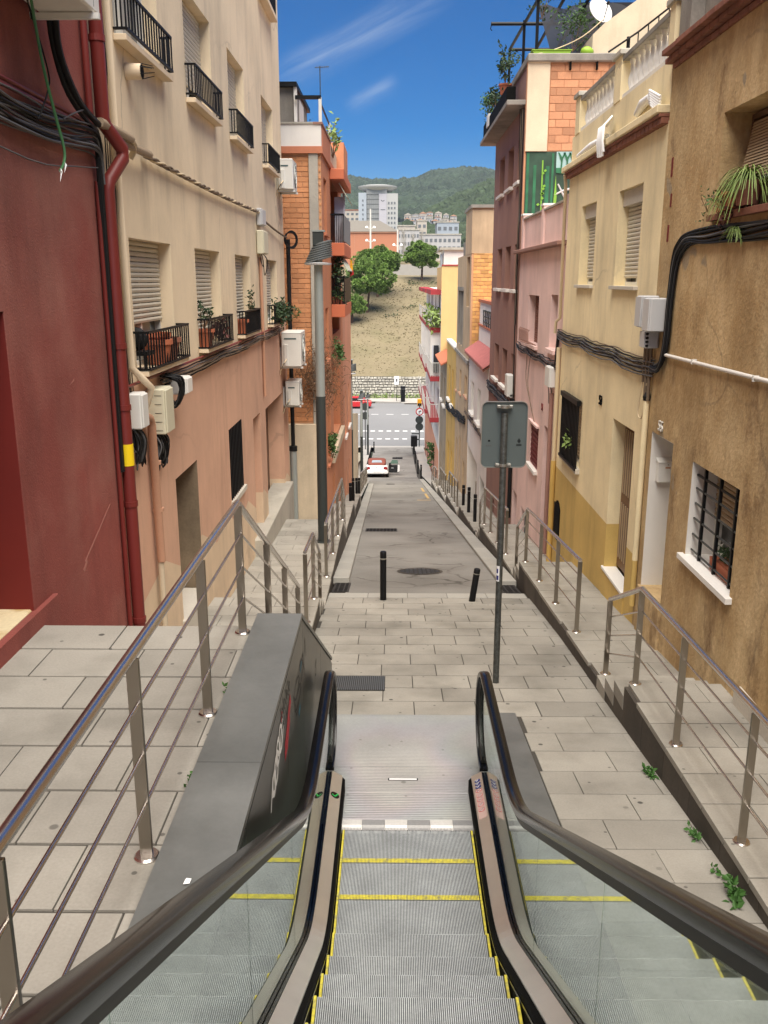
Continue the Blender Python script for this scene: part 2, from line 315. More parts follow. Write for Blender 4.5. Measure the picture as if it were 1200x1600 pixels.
# ------------------------------------------------------------------ mesh builder
class MB:
    def __init__(s): s.v = []; s.f = []
    def add(s, vs, fs):
        k = len(s.v); s.v += [tuple(p) for p in vs]; s.f += [tuple(i + k for i in f) for f in fs]; return s
    def quad(s, a, b, c, d): return s.add([a, b, c, d], [(0, 1, 2, 3)])
    def box(s, x0, x1, y0, y1, z0, z1, b=0.):
        x0, x1 = min(x0, x1), max(x0, x1); y0, y1 = min(y0, y1), max(y0, y1); z0, z1 = min(z0, z1), max(z0, z1)
        if b <= 0 or b * 2.2 > min(x1 - x0, y1 - y0, z1 - z0):
            return s.add([(x0, y0, z0), (x1, y0, z0), (x1, y1, z0), (x0, y1, z0), (x0, y0, z1), (x1, y0, z1), (x1, y1, z1), (x0, y1, z1)],
                         [(0, 3, 2, 1), (4, 5, 6, 7), (0, 1, 5, 4), (1, 2, 6, 5), (2, 3, 7, 6), (3, 0, 4, 7)])
        vs = []
        X, Y, Z = (x0, x1), (y0, y1), (z0, z1); idx = {}
        for i in (0, 1):
            for j in (0, 1):
                for k in (0, 1):
                    sx, sy, sz = (b, -b)[i], (b, -b)[j], (b, -b)[k]
                    idx[i, j, k, 'x'] = len(vs); vs.append((X[i], Y[j] + sy, Z[k] + sz))
                    idx[i, j, k, 'y'] = len(vs); vs.append((X[i] + sx, Y[j], Z[k] + sz))
                    idx[i, j, k, 'z'] = len(vs); vs.append((X[i] + sx, Y[j] + sy, Z[k]))
        fs = []
        I = lambda i, j, k, a: idx[i, j, k, a]
        for i in (0, 1):
            q = [I(i, 0, 0, 'x'), I(i, 1, 0, 'x'), I(i, 1, 1, 'x'), I(i, 0, 1, 'x')]; fs.append(q if i else q[::-1])
            q = [I(0, i, 0, 'y'), I(0, i, 1, 'y'), I(1, i, 1, 'y'), I(1, i, 0, 'y')]; fs.append(q if i else q[::-1])
            q = [I(0, 0, i, 'z'), I(1, 0, i, 'z'), I(1, 1, i, 'z'), I(0, 1, i, 'z')]; fs.append(q if i else q[::-1])
        for i in (0, 1):
            for j in (0, 1):
                fs.append([I(i, j, 0, 'x'), I(i, j, 0, 'y'), I(i, j, 1, 'y'), I(i, j, 1, 'x')][::1 if i == j else -1])
                fs.append([I(i, 0, j, 'x'), I(i, 1, j, 'x'), I(i, 1, j, 'z'), I(i, 0, j, 'z')][::1 if i == j else -1])
                fs.append([I(0, i, j, 'y'), I(1, i, j, 'y'), I(1, i, j, 'z'), I(0, i, j, 'z')][::-1 if i == j else 1])
        for i in (0, 1):
            for j in (0, 1):
                for k in (0, 1):
                    t = [I(i, j, k, 'x'), I(i, j, k, 'y'), I(i, j, k, 'z')]; fs.append(t if (i + j + k) % 2 else t[::-1])
        return s.add(vs, fs)
    def prism(s, pts, axis, a0, a1):
        n = len(pts)
        def P3(p, a): return (a, p[0], p[1]) if axis == 'x' else ((p[0], a, p[1]) if axis == 'y' else (p[0], p[1], a))
        vs = [P3(p, a0) for p in pts] + [P3(p, a1) for p in pts]
        return s.add(vs, [tuple(range(n))[::-1], tuple(range(n, 2 * n))] + [(i, (i + 1) % n, n + (i + 1) % n, n + i) for i in range(n)])
    def tube(s, pts, r, n=8, cap=True):
        pts = [Vector(p) for p in pts]; m = len(pts); k = len(s.v)
        rs = r if isinstance(r, (list, tuple)) else [r] * m
        up = None
        for i, p in enumerate(pts):
            t = (pts[min(i + 1, m - 1)] - pts[max(i - 1, 0)])
            t = t.normalized() if t.length > 1e-9 else Vector((0, 0, 1))
            if up is None: up = Vector((0, 0, 1)) if abs(t.z) < .9 else Vector((1, 0, 0))
            a = t.cross(up).normalized(); b = a.cross(t).normalized(); up = b
            for j in range(n):
                th = 2 * math.pi * j / n
                s.v.append(tuple(p + (a * math.cos(th) + b * math.sin(th)) * rs[i]))
        for i in range(m - 1):
            for j in range(n):
                j2 = (j + 1) % n
                s.f.append((k + i * n + j, k + i * n + j2, k + (i + 1) * n + j2, k + (i + 1) * n + j))
        if cap:
            s.f.append(tuple(k + j for j in range(n))[::-1]); s.f.append(tuple(k + (m - 1) * n + j for j in range(n)))
        return s
    def cyl(s, p0, p1, r0, r1=None, n=12): return s.tube([p0, p1], [r0, r0 if r1 is None else r1], n)
    def lathe(s, c, prof, n=12):
        k = len(s.v); m = len(prof)
        for r_, z in prof:
            for j in range(n):
                t = 2 * math.pi * j / n; s.v.append((c[0] + r_ * math.cos(t), c[1] + r_ * math.sin(t), c[2] + z))
        for i in range(m - 1):
            for j in range(n):
                j2 = (j + 1) % n; s.f.append((k + i * n + j, k + i * n + j2, k + (i + 1) * n + j2, k + (i + 1) * n + j))
        s.f.append(tuple(k + j for j in range(n))[::-1]); s.f.append(tuple(k + (m - 1) * n + j for j in range(n)))
        return s
    def sweep(s, path, prof, cap=True, shear=False, closed=True):
        # path in the Y-Z plane at x given by prof; prof = list of (x, offset along normal)
        k = len(s.v); m = len(path); n = len(prof)
        for i, (y, z) in enumerate(path):
            a = path[max(i - 1, 0)]; b = path[min(i + 1, m - 1)]
            ty, tz = b[0] - a[0], b[1] - a[1]; l = math.hypot(ty, tz) or 1
            ny, nz_ = (0, 1) if shear else (tz / l, -ty / l)
            for px, o in prof: s.v.append((px, y + ny * o, z + nz_ * o))
        for i in range(m - 1):
            for j in range(n if closed else n - 1):
                j2 = (j + 1) % n
                s.f.append((k + i * n + j, k + i * n + j2, k + (i + 1) * n + j2, k + (i + 1) * n + j))
        if cap and closed:
            s.f.append(tuple(k + j for j in range(n))[::-1]); s.f.append(tuple(k + (m - 1) * n + j for j in range(n)))
        return s
    def leaves(s, pts, size, rng=R, aspect=.5, droop=0.):
        for p in pts:
            d = Vector((rng.uniform(-1, 1), rng.uniform(-1, 1), rng.uniform(-.6, 1) - droop)).normalized()
            u = d.cross(Vector((rng.uniform(-1, 1), rng.uniform(-1, 1), rng.uniform(-1, 1)))).normalized()
            l = size * rng.uniform(.6, 1.3); p = Vector(p); wv = u * l * aspect * .5; nn = d.cross(u) * l * .12
            s.add([p, p + d * l * .5 + wv + nn, p + d * l, p + d * l * .5 - wv + nn], [(0, 1, 2), (0, 2, 3)])
        return s

LOC = {}
def _root_loc(o):
    while o.parent is not None: o = o.parent
    return Vector(LOC.get(o.name, o.location))
def props(o, label=None, cat=None, group=None, kind=None):
    if label: o['label'] = label
    if cat: o['category'] = cat
    if group: o['group'] = group
    if kind: o['kind'] = kind
    return o
def thing(name, label, cat, loc, group=None, kind=None):
    o = bpy.data.objects.new(name, None); COL.objects.link(o); o.location = loc; o.empty_display_size = .1
    LOC[o.name] = tuple(loc); return props(o, label, cat, group, kind)
def build(mb, name, m, parent=None, label=None, cat=None, group=None, kind=None, smooth=0, origin=None):
    me = bpy.data.meshes.new(name)
    V = np.array(mb.v, dtype=np.float64).reshape(-1, 3)
    if parent is not None: org = _root_loc(parent)
    elif origin is not None: org = Vector(origin)
    else:
        lo, hi = V.min(0), V.max(0); org = Vector(((lo[0] + hi[0]) / 2, (lo[1] + hi[1]) / 2, lo[2]))
    V = V - np.array(org)
    me.from_pydata(V.tolist(), [], mb.f); me.validate(verbose=False)
    if isinstance(m, str): m = M[m]
    me.materials.append(m)
    if smooth:
        me.shade_smooth(); me.set_sharp_from_angle(angle=rad(smooth))
    me.update()
    o = bpy.data.objects.new(name, me); COL.objects.link(o)
    if parent is not None: o.parent = parent
    else: o.location = org; LOC[o.name] = tuple(org)
    return props(o, label, cat, group, kind)
def piece(name, me, loc, parent, rot=(0, 0, 0)):
    o = bpy.data.objects.new(name, me); COL.objects.link(o); o.parent = parent
    o.location = Vector(loc) - _root_loc(parent); o.rotation_euler = rot; return o
def mesh_of(mb, name, m, smooth=0):
    me = bpy.data.meshes.new(name); me.from_pydata(mb.v, [], mb.f); me.materials.append(M[m])
    if smooth: me.shade_smooth(); me.set_sharp_from_angle(angle=rad(smooth))
    me.update(); return me
def dup(root, loc, label=None, group=None, rotz=None):
    r = root.copy(); COL.objects.link(r); r.location = loc; LOC[r.name] = tuple(loc)
    if rotz is not None: r.rotation_euler = (0, 0, rotz)
    if label: r['label'] = label
    if group: r['group'] = group
    for ch in list(root.children):
        c = ch.copy(); COL.objects.link(c); c.parent = r
        for g in list(ch.children):
            d = g.copy(); COL.objects.link(d); d.parent = c
    return r

# ------------------------------------------------------------------ ground profile (metres, landing of the escalator = 0)
PROF = [(-5, 1.55), (2, .73), (4.5, .455), (7.9, -.01), (10.9, -.40), (13.9, -.88), (68, -10.72), (92, -12.75), (121, -12.1), (400, -12.1)]
def P(y):
    for (a, b), (c, d) in zip(PROF, PROF[1:]):
        if y <= c: return b + (d - b) * (y - a) / (c - a)
    return PROF[-1][1]
def sheet(mb, xa, xb, ys, zf):
    fa = xa if callable(xa) else (lambda y: xa); fb = xb if callable(xb) else (lambda y: xb)
    k = len(mb.v)
    for y in ys: mb.v += [(fa(y), y, zf(y)), (fb(y), y, zf(y))]
    for i in range(len(ys) - 1): mb.f.append((k + 2 * i, k + 2 * i + 1, k + 2 * i + 3, k + 2 * i + 2))
    return mb
def frange(a, b, st):
    n = max(1, round((b - a) / st)); return [a + (b - a) * i / n for i in range(n + 1)]
SLABM = {}
def slab_mesh(l, wd, m, th=.05):
    key = (round(l, 2), round(wd, 2), m, th)
    if key not in SLABM:
        SLABM[key] = mesh_of(MB().box(-l / 2, l / 2, -wd / 2, wd / 2, -th, 0, .002), 'paving_slab', m)
    return SLABM[key]
def tile_rows(parent, xa, xb, y0, y1, zf, m='slab', L=.62, W=.424, gap=.008, name='paving_slab', flat=False, th=.05):
    fa = xa if callable(xa) else (lambda y: xa); fb = xb if callable(xb) else (lambda y: xb)
    n = max(1, round((y1 - y0) / W)); wd = (y1 - y0) / n
    for i in range(n):
        yc = y0 + (i + .5) * wd; za, zb = zf(yc - wd * .45), zf(yc + wd * .45); ang = 0 if flat else math.atan2(zb - za, wd * .9)
        a, b = fa(yc), fb(yc); off = (.5 * (i % 2) + R.uniform(-.08, .08)) * L
        x = a - off
        while x < b - .012:
            p, q = max(x, a), min(x + L, b)
            if q - p > .014:
                piece(name, slab_mesh(q - p - gap * .7, wd / math.cos(ang) - gap * 1.75, m, th), ((p + q) / 2, yc, (zf(yc) if flat else (za + zb) / 2) + R.uniform(-.0015, .0015)), parent, (ang + R.uniform(-.002, .002), R.uniform(-.002, .002), 0))
            x += L

# ================================================================== GROUND
def struct(name, mb, m, parent=None, label=None): return build(mb, name, m, parent, label, kind='structure')
ter = MB()   # one big ground sheet far below / beyond, reaching the horizon
sheet(ter, -3000, 3000, [-60, -2], lambda y: -.9)
sheet(ter, -3000, -2.9, [-2, 14, 92], lambda y: P(y) - .6 if y > 0 else -.9)
sheet(ter, 3.3, 3000, [-2, 14, 92], lambda y: P(y) - .6 if y > 0 else -.9)
sheet(ter, -3000, 3000, [92, 120, 128], lambda y: -13.3)
struct('ground', ter, 'scrub')

# plaza: bedding sheet + slabs
plaza = struct('plaza', sheet(MB(), -1.3, 2.1, [7.96, 10.9, 13.93], lambda y: P(y) - .011), 'grout')
sb = sheet(MB(), 1.07, 2.1, [-3, 2, 4.5, 7.9, 7.97], lambda y: P(y) - .011); build(sb, 'bedding', 'grout', plaza)
tile_rows(plaza, -1.16, 2.075, 7.96, 13.5, P, L=.62, gap=.013)
tile_rows(plaza, 1.10, 2.075, .6, 7.96, P, L=.62)
n_ = 5                                         # smooth edging course before the asphalt
for i in range(n_):
    x0, x1 = -1.16 + 3.19 * i / n_, -1.16 + 3.19 * (i + 1) / n_
    a = math.atan2(P(13.9) - P(13.5), .4)
    piece('edging_slab', slab_mesh(x1 - x0 - .006, .385, 'granite'), ((x0 + x1) / 2, 13.7, P(13.7) + .002), plaza, (a, 0, 0))

def XKL(y): return -1.2 - .011 * max(0, y - 14) if y < 56 else -2.4      # back of the left kerb
road = struct('road', sheet(MB(), lambda y: XKL(y) + .30, 1.74, frange(13.9, 55.9, 2) + [56.1] + frange(58, 68, 2) + frange(68, 92, 3)[1:], P), 'asphalt')
kerb = struct('kerb', sheet(MB(), 1.7, 2.06, frange(14.9, 92, 3), lambda y: P(y) - .02), 'grout')
sheet_l = sheet(MB(), lambda y: XKL(y), lambda y: XKL(y) + .34, frange(14.9, 55.9, 3), lambda y: P(y) - .02); build(sheet_l, 'kerb_bed', 'grout', kerb)
def kerb_run(xf, wdt, h, y0, y1, st):
    ys = frange(y0, y1, st)
    for a, b in zip(ys, ys[1:]):
        yc = (a + b) / 2; ang = math.atan2(P(b) - P(a), b - a); l = (b - a) / math.cos(ang)
        piece('kerb_stone', kerb_mesh(wdt, l - .012, h), (xf(yc) + wdt / 2, yc, P(yc) + h), kerb, (ang, 0, math.atan2(xf(a) - xf(b), b - a)))
KM = {}
def kerb_mesh(w_, l, h):
    k = (round(w_, 2), round(l, 2), h)
    if k not in KM: KM[k] = mesh_of(MB().box(-w_ / 2, w_ / 2, -l / 2, l / 2, -h - .05, 0, .012), 'kerb_stone', 'granite')
    return KM[k]
kerb_run(lambda y: 1.73, .31, .07, 14.85, 62, 1.0)
kerb_run(lambda y: XKL(y), .32, .09, 15.05, 54, 1.0)

# road paint, patches, gullies and covers
def grate(name, label, x0, x1, y0, y1, nx, ny, bar=.035):
    t = thing(name, label, 'drain grate', ((x0 + x1) / 2, (y0 + y1) / 2, P((y0 + y1) / 2)))
    ya, yb = y0, y1; s_ = lambda y: P(y) + .006
    f = MB()
    for (a, b, c, d) in ((x0, x1, ya, ya + bar), (x0, x1, yb - bar, yb), (x0, x0 + bar, ya + bar, yb - bar), (x1 - bar, x1, ya + bar, yb - bar)):
        f.add([(a, c, s_(c)), (b, c, s_(c)), (b, d, s_(d)), (a, d, s_(d)), (a, c, s_(c) - .04), (b, c, s_(c) - .04), (b, d, s_(d) - .04), (a, d, s_(d) - .04)],
              [(0, 1, 2, 3), (0, 4, 5, 1), (1, 5, 6, 2), (2, 6, 7, 3), (3, 7, 4, 0)])
    build(f, 'frame', 'cast_iron', t)
    p = MB(); p.add([(x0, ya, P(ya) + .003), (x1, ya, P(ya) + .003), (x1, yb, P(yb) + .003), (x0, yb, P(yb) + .003)], [(0, 1, 2, 3)]); build(p, 'pit', 'black', t)
    for i in range(1, nx):
        x = x0 + (x1 - x0) * i / nx
        q = MB().add([(x - .012, ya, s_(ya)), (x + .012, ya, s_(ya)), (x + .012, yb, s_(yb)), (x - .012, yb, s_(yb))], [(0, 1, 2, 3)]); build(q, 'bar', 'cast_iron', t)
    for j in range(1, ny):
        y = ya + (yb - ya) * j / ny
        q = MB().add([(x0, y - .012, s_(y) + .001), (x1, y - .012, s_(y) + .001), (x1, y + .012, s_(y) + .001), (x0, y + .012, s_(y) + .001)], [(0, 1, 2, 3)]); build(q, 'bar', 'cast_iron', t)
    return t
grate('drain_grate', 'square iron gully grate where the left kerb begins, beside the railing steps', -1.13, -.85, 13.98, 14.95, 3, 7)
grate('drain_grate', 'square iron gully grate at the start of the right kerb, behind the sign pole', 1.68, 1.99, 13.95, 14.75, 3, 6)
grate('drain_grate', 'long narrow iron drain grate across the left half of the asphalt road', -.90, .0, 24.3, 25.2, 9, 4)
grate('drain_grate', 'small iron drain grate in the road just below the white car', -.55, -.02, 54.6, 55.5, 6, 3)
grate('drain_grate', 'small iron grate in the road beyond the white car near the junction', -.2, .75, 80.5, 82, 6, 3)
# ribbed access cover left of the landing
t = thing('access_cover', 'dark ribbed rectangular metal access cover set in paving beside the escalator end', 'access cover', (-.48, 8.95, P(8.95)))
a_ = math.atan2(P(9.2) - P(8.7), .5)
cv = MB().add([(-.76, 8.70, P(8.70) + .006), (-.2, 8.70, P(8.70) + .006), (-.2, 9.2, P(9.2) + .006), (-.76, 9.2, P(9.2) + .006)], [(0, 1, 2, 3)])
build(cv, 'plate', 'cast_iron', t)
for i in range(26):
    x = -.755 + .55 * (i + .3) / 26
    build(MB().add([(x, 8.71, P(8.71) + .012), (x + .011, 8.71, P(8.71) + .012), (x + .011, 9.19, P(9.19) + .012), (x, 9.19, P(9.19) + .012), (x, 8.71, P(8.71) + .004), (x + .011, 8.71, P(8.71) + .004)], [(0, 1, 2, 3), (0, 4, 5, 1)]), 'rib', 'lamp_head', t)
# round manhole cover
t = thing('manhole_cover', 'round iron manhole cover with raised pattern in the asphalt behind the upright bollard', 'manhole cover', (.40, 16.4, P(16.4)))
sl_ = -.181
def onroad(x, y, h): return (x, y, P(y) + h)
def disc(cx, cy, r0, r1, h, n=40):
    m_ = MB(); k = 0
    for i in range(n):
        t_ = 2 * math.pi * i / n
        m_.v += [onroad(cx + r0 * math.cos(t_), cy + r0 * math.sin(t_), h), onroad(cx + r1 * math.cos(t_), cy + r1 * math.sin(t_), h)]
    for i in range(n):
        j = (i + 1) % n; m_.f.append((2 * i, 2 * i + 1, 2 * j + 1, 2 * j))
    return m_
build(disc(.40, 16.4, .0001, .40, .006), 'lid', 'cast_iron', t); build(disc(.40, 16.4, .39, .44, .010), 'rim', 'dark_concrete', t)
for i in range(9):
    for j in range(9):
        x, y = .40 + (i - 4) * .082, 16.4 + (j - 4) * .082
        if math.hypot(x - .4, y - 16.4) < .36:
            build(MB().add([onroad(x - .025, y - .025, .012), onroad(x + .025, y - .025, .012), onroad(x + .025, y + .025, .012), onroad(x - .025, y + .025, .012)], [(0, 1, 2, 3)]), 'stud', 'galvanised', t)
build(sheet(MB(), 1.44, 1.56, [40, 44], lambda y: P(y) + .004), 'road_marking', 'yellow_line', road)
build(sheet(MB(), 1.44, 1.56, [46, 50], lambda y: P(y) + .004), 'road_marking', 'yellow_line', road)
build(sheet(MB(), .95, 1.56, [38.6, 38.9], lambda y: P(y) + .004), 'road_marking', 'yellow_line', road)

# cross street
xs = struct('cross_street', sheet(MB(), -60, 60, [92, 100, 110, 121], lambda y: P(y) + .004), 'asphalt_far')
build(sheet(MB(), -60, 60, [91.2, 92.4], lambda y: P(y) + .012), 'kerb_line', 'paving_pale', xs)
for row, y in enumerate((96.0, 100.6)):
    for i in range(-6, 9):
        x = -1.9 + i * .92 + row * .1
        build(sheet(MB(), x, x + .52, [y, y + .42], lambda q: P(q) + .010), 'road_marking', 'white_line', xs)
for i in range(-3, 8):
    build(sheet(MB(), -1 + i * 1.9, -.1 + i * 1.9, [112, 112.2], lambda q: P(q) + .010), 'road_marking', 'white_line', xs)
sk = MB(); pr = None
for i in range(25):
    t_ = i / 24; x = .9 + 9.5 * t_ ** 1.35; y = 100.5 + 6.6 * math.sin(t_ * 1.35)
    if pr is not None: sk.quad((pr[0], pr[1], P(pr[1]) + .009), (pr[0] + .05, pr[1] + .45, P(pr[1] + .45) + .009), (x + .05, y + .45, P(y + .45) + .009), (x, y, P(y) + .009))
    pr = (x, y)
build(sk, 'tyre_mark', mat('tyre_mark', (.17, .168, .165), .9), xs)
fp = MB().prism([(1.6, 120.6), (40, 118.6), (40, 127), (-60, 127), (-60, 122.4), (-2.6, 122.2), (.8, 121.5), (1.0, 120.9)], 'z', -12.6, -11.98)
far = struct('far_pavement', fp, 'paving_pale')
fk = MB().prism([(1.35, 120.2), (40, 118.1), (40, 118.6), (1.6, 120.55)], 'z', -12.6, -12.0); build(fk, 'kerb_edge', 'dark_concrete', far)
fk = MB().prism([(-60, 122.0), (-2.6, 121.8), (-2.6, 122.15), (-60, 122.35)], 'z', -12.6, -12.0); build(fk, 'kerb_edge', 'dark_concrete', far)

# ================================================================== SIDEWALKS
def seg_z(segs, y):
    for s in segs:
        if s[0] == 'r' and s[1] - 1e-6 <= y <= s[3] + 1e-6: return s[2] + (s[4] - s[2]) * (y - s[1]) / (s[3] - s[1])
        if s[0] == 's' and s[1] <= y < s[1] + s[3] * s[4]: return s[2] - (int((y - s[1]) / s[4]) + 1) * s[5]
    return segs[-1][4]
def sidewalk(name, xa, xb, segs, m, side_x=None, side_dir=1, tile_to=40, W=.424, low=1.2, ia=0., ib=0.):
    fa = xa if callable(xa) else (lambda y: xa); fb = xb if callable(xb) else (lambda y: xb); fa0, fb0 = fa, fb
    poly = []
    for s in segs:
        if s[0] == 'r': poly += [(s[1], s[2] - .012), (s[3], s[4] - .012)]
        else:
            for i in range(s[3]): z = s[2] - (i + 1) * s[5] - .012; poly += [(s[1] + i * s[4], z), (s[1] + (i + 1) * s[4], z)]
    y0, y1 = poly[0][0], poly[-1][0]
    base = [(y1, poly[-1][1] - low), (y0, poly[0][1] - low)]
    # body built per segment as boxes so that it follows curved kerb lines
    b = MB(); fa = lambda y: fa0(y) + ia; fb = lambda y: fb0(y) - ib
    for (ya, za), (yb, zb) in zip(poly, poly[1:]):
        if yb - ya < 1e-6: continue
        b.add([(fa(ya), ya, za - low), (fb(ya), ya, za - low), (fb(yb), yb, zb - low), (fa(yb), yb, zb - low), (fa(ya), ya, za), (fb(ya), ya, za), (fb(yb), yb, zb), (fa(yb), yb, zb)],
              [(0, 3, 2, 1), (4, 5, 6, 7), (0, 1, 5, 4), (1, 2, 6, 5), (2, 3, 7, 6), (3, 0, 4, 7)])
    fa, fb = fa0, fb0
    root = struct(name, b, 'grout')
    for s in segs:
        if s[1] > tile_to:
            break
        if s[0] == 'r':
            tile_rows(root, fa, fb, s[1], s[3], lambda y: s[2] + (s[4] - s[2]) * (y - s[1]) / (s[3] - s[1]), m, W=W)
        else:
            for i in range(s[3]):
                yc = s[1] + (i + .5) * s[4]; z = s[2] - (i + 1) * s[5]; a, b_ = fa(yc), fb(yc); n = max(1, round((b_ - a) / .75))
                for j in range(n):
                    l = (b_ - a) / n
                    piece('stair_tread', slab_mesh(l - .004, s[4] + .004, m, round(s[5], 2)), (a + (j + .5) * l, yc + .002 * (i % 2), z), root)
    if side_x:
        for s in segs:
            if s[1] > tile_to: break
            ys = frange(s[1], s[3], .62) if s[0] == 'r' else [s[1] + i * s[4] for i in range(s[3] + 1)]
            for i, (a, b_) in enumerate(zip(ys, ys[1:])):
                if s[0] == 'r': za, zb = [s[2] + (s[4] - s[2]) * (q - s[1]) / (s[3] - s[1]) - .035 for q in (a, b_)]
                else: za = zb = s[2] - (i + 1) * s[5] - .035
                lo = min(P(a), P(b_), za, zb) - .25; X = side_x((a + b_) / 2)
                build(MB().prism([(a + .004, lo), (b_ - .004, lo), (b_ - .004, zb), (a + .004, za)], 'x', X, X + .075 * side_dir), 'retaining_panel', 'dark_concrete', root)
    return root
RS = [('r', -3, .93, 7.75, .44), ('s', 7.75, .44, 3, .35, .135)]
z = .035
RS += [('r', 8.8, .035, 14.75, -.60), ('s', 14.75, -.60, 3, .35, .16)]
y = 15.8; z = -1.08
for k in range(5):
    zn = P(y + 7) + .15
    RS += [('r', y, z, y + 5.95, zn + .5), ('s', y + 5.95, zn + .5, 3, .35, .5 / 3)]; y += 7; z = zn
RS += [('r', y, z, 68, P(68) + .13), ('r', 68, P(68) + .13, 92, P(92) + .12)]
ZR = lambda y: seg_z(RS, y)
right_walk = sidewalk('right_sidewalk', 2.05, 2.97, RS, 'slab_light', side_x=lambda y: 2.056, side_dir=1, tile_to=50, ia=.06)
LS = [('r', -3, 1.7, 6.0, 1.7)]
left_walk = sidewalk('upper_walkway', -2.68, -1.06, LS, 'slab', low=2.5)
LS2 = [('s', 6.0, 1.7, 10, .34, .18), ('r', 9.4, -.1, 12.0, -.27), ('s', 12.0, -.27, 3, .35, .14), ('r', 13.05, -.69, 19.2, -1.05), ('s', 19.2, -1.05, 4, .35, .15)]
y = 20.6; z = -1.65
for yy in (27.25, 34.0):
    zn = P(yy) + .45 if yy < 30 else P(yy) + .3
    LS2 += [('r', y, z, yy - 1.05, zn + .5), ('s', yy - 1.05, zn + .5, 3, .35, .5 / 3)]; y = yy; z = zn
LS2 += [('r', y, z, 68, P(68) + .13), ('r', 68, P(68) + .13, 92, P(92) + .12)]
ZL = lambda y: 1.7 if y < 6 else seg_z(LS2, y)
left_walk2 = sidewalk('left_sidewalk', lambda y: -2.68 if y < 22 else (-1.87 if y < 36.4 else -3.2), lambda y: XKL(y) + .05, LS2, 'slab_light', side_x=lambda y: XKL(y) - .035, side_dir=1, tile_to=33, ib=.06)
build(sheet(MB(), lambda y: -3.2, lambda y: XKL(y), frange(36.5, 55.9, 3) + [56.1] + frange(60, 92, 4), lambda y: ZL(y) + .012), 'pavement_top', 'paving_pale', left_walk2)
build(sheet(MB(), 2.06, 2.96, frange(51, 92, 4), lambda y: ZR(y) + .012), 'pavement_top', 'paving_pale', right_walk)

# ================================================================== ESCALATOR
esc = thing('escalator', 'outdoor escalator going down to a metal landing, black handrails and glass sides', 'escalator', (0, 5, 0))
FR = [(6.06, 0.), (5.66, 0.), (5.255, .004), (4.865, .062)] + [(4.44 - .4 * i, .26 + .2285 * i) for i in range(14)]
TW = .006
tr = MB(); npitch = 96; pitch = .96 / npitch
for i in range(npitch):
    x = -.480 + i * pitch
    tr.add([(x, -.40, 0), (x + pitch * .55, -.40, 0), (x + pitch * .55, -.010, 0), (x, -.010, 0), (x, -.40, -.011), (x + pitch * .55, -.40, -.011), (x + pitch * .55, -.010, -.011), (x, -.010, -.011)],
           [(0, 1, 2, 3), (0, 3, 7, 4), (1, 5, 6, 2), (0, 4, 5, 1), (3, 2, 6, 7)])
tread_me = mesh_of(tr, 'tread_cleats', 'step_metal')
yl = MB()
for i in range(npitch):
    x = -.480 + i * pitch
    yl.add([(x, -.40, .0015), (x + pitch * .7, -.40, .0015), (x + pitch * .7, -.352, .0015), (x, -.352, .0015), (x, -.352, -.01), (x + pitch * .7, -.352, -.01)], [(0, 1, 2, 3), (3, 2, 5, 4)])
rear_me = mesh_of(yl, 'yellow_edge', 'yellow_paint')
side_l = mesh_of(MB().box(-.499, -.484, -.398, -.002, -.02, .002, .002), 'yellow_side_edge', 'yellow_paint'); side_r = mesh_of(MB().box(.484, .499, -.398, -.002, -.02, .002, .002), 'yellow_side_edge', 'yellow_paint')
body_me = mesh_of(MB().box(-.5, .5, -.40, -.001, -.235, -.0112), 'step', 'step_groove')
rs = MB()
for i in range(47):
    x = -.49 + i * .0208; rs.box(x, x + .011, -.004, -.0005, -.235, -.0125)
riser_me = mesh_of(rs, 'riser', 'step_groove')
for (yf, zf) in FR:
    st = piece('step', body_me, (0, yf, zf), esc)
    for nm, me in (('tread_cleats', tread_me), ('yellow_edge', rear_me), ('yellow_side_edge', side_l), ('yellow_side_edge', side_r), ('riser', riser_me)):
        o = bpy.data.objects.new(nm, me); COL.objects.link(o); o.parent = st
        if nm == 'tread_cleats': o['kind'] = 'stuff'
# comb and landing plates
for i in range(6):
    x0, x1 = -.53 + i * 1.06 / 6, -.53 + (i + 1) * 1.06 / 6
    c = build(MB().prism([(6.085, -.02), (6.19, -.02), (6.19, .004), (6.12, .004)], 'x', x0 + .001, x1 - .001), 'comb_segment', 'comb_dark' if i % 2 else 'comb_light', esc)
    tm = MB()
    for j in range(15):
        x = x0 + .006 + j * (x1 - x0 - .008) / 15; tm.prism([(6.03, -.012), (6.09, -.012), (6.09, .000), (6.05, -.006)], 'x', x, x + .0055)
    build(tm, 'comb_teeth', 'comb_dark', c)
for (a, b) in ((6.193, 6.568), (6.572, 6.968), (6.972, 7.945)):
    build(MB().box(-.70, .70, a, b, -.04, .003, .002), 'landing_plate', 'landing_plate', esc)
rb = MB()
for i in range(72):
    y = 6.21 + i * .024
    if abs(y - 6.57) > .015 and abs(y - 6.97) > .015: rb.prism([(y - .0065, .003), (y + .0065, .003), (y + .004, .0045), (y - .004, .0045)], 'x', -.69, .69)
build(rb, 'plate_ribs', 'landing_plate', esc, kind='stuff')
build(MB().box(-.72, .72, 6.19, 7.95, -.12, -.041), 'landing_pit', 'black', esc)
t = thing('label_plate', 'small blank white sticker stuck on the ribbed landing plate', 'sticker', (-.03, 6.775, .004))
build(MB().box(-.145, .088, 6.765, 6.785, .006, .0085), 'label_face', 'white_paint', t); build(MB().box(-.155, .098, 6.757, 6.793, .0055, .0068), 'label_border', 'black_metal', t)
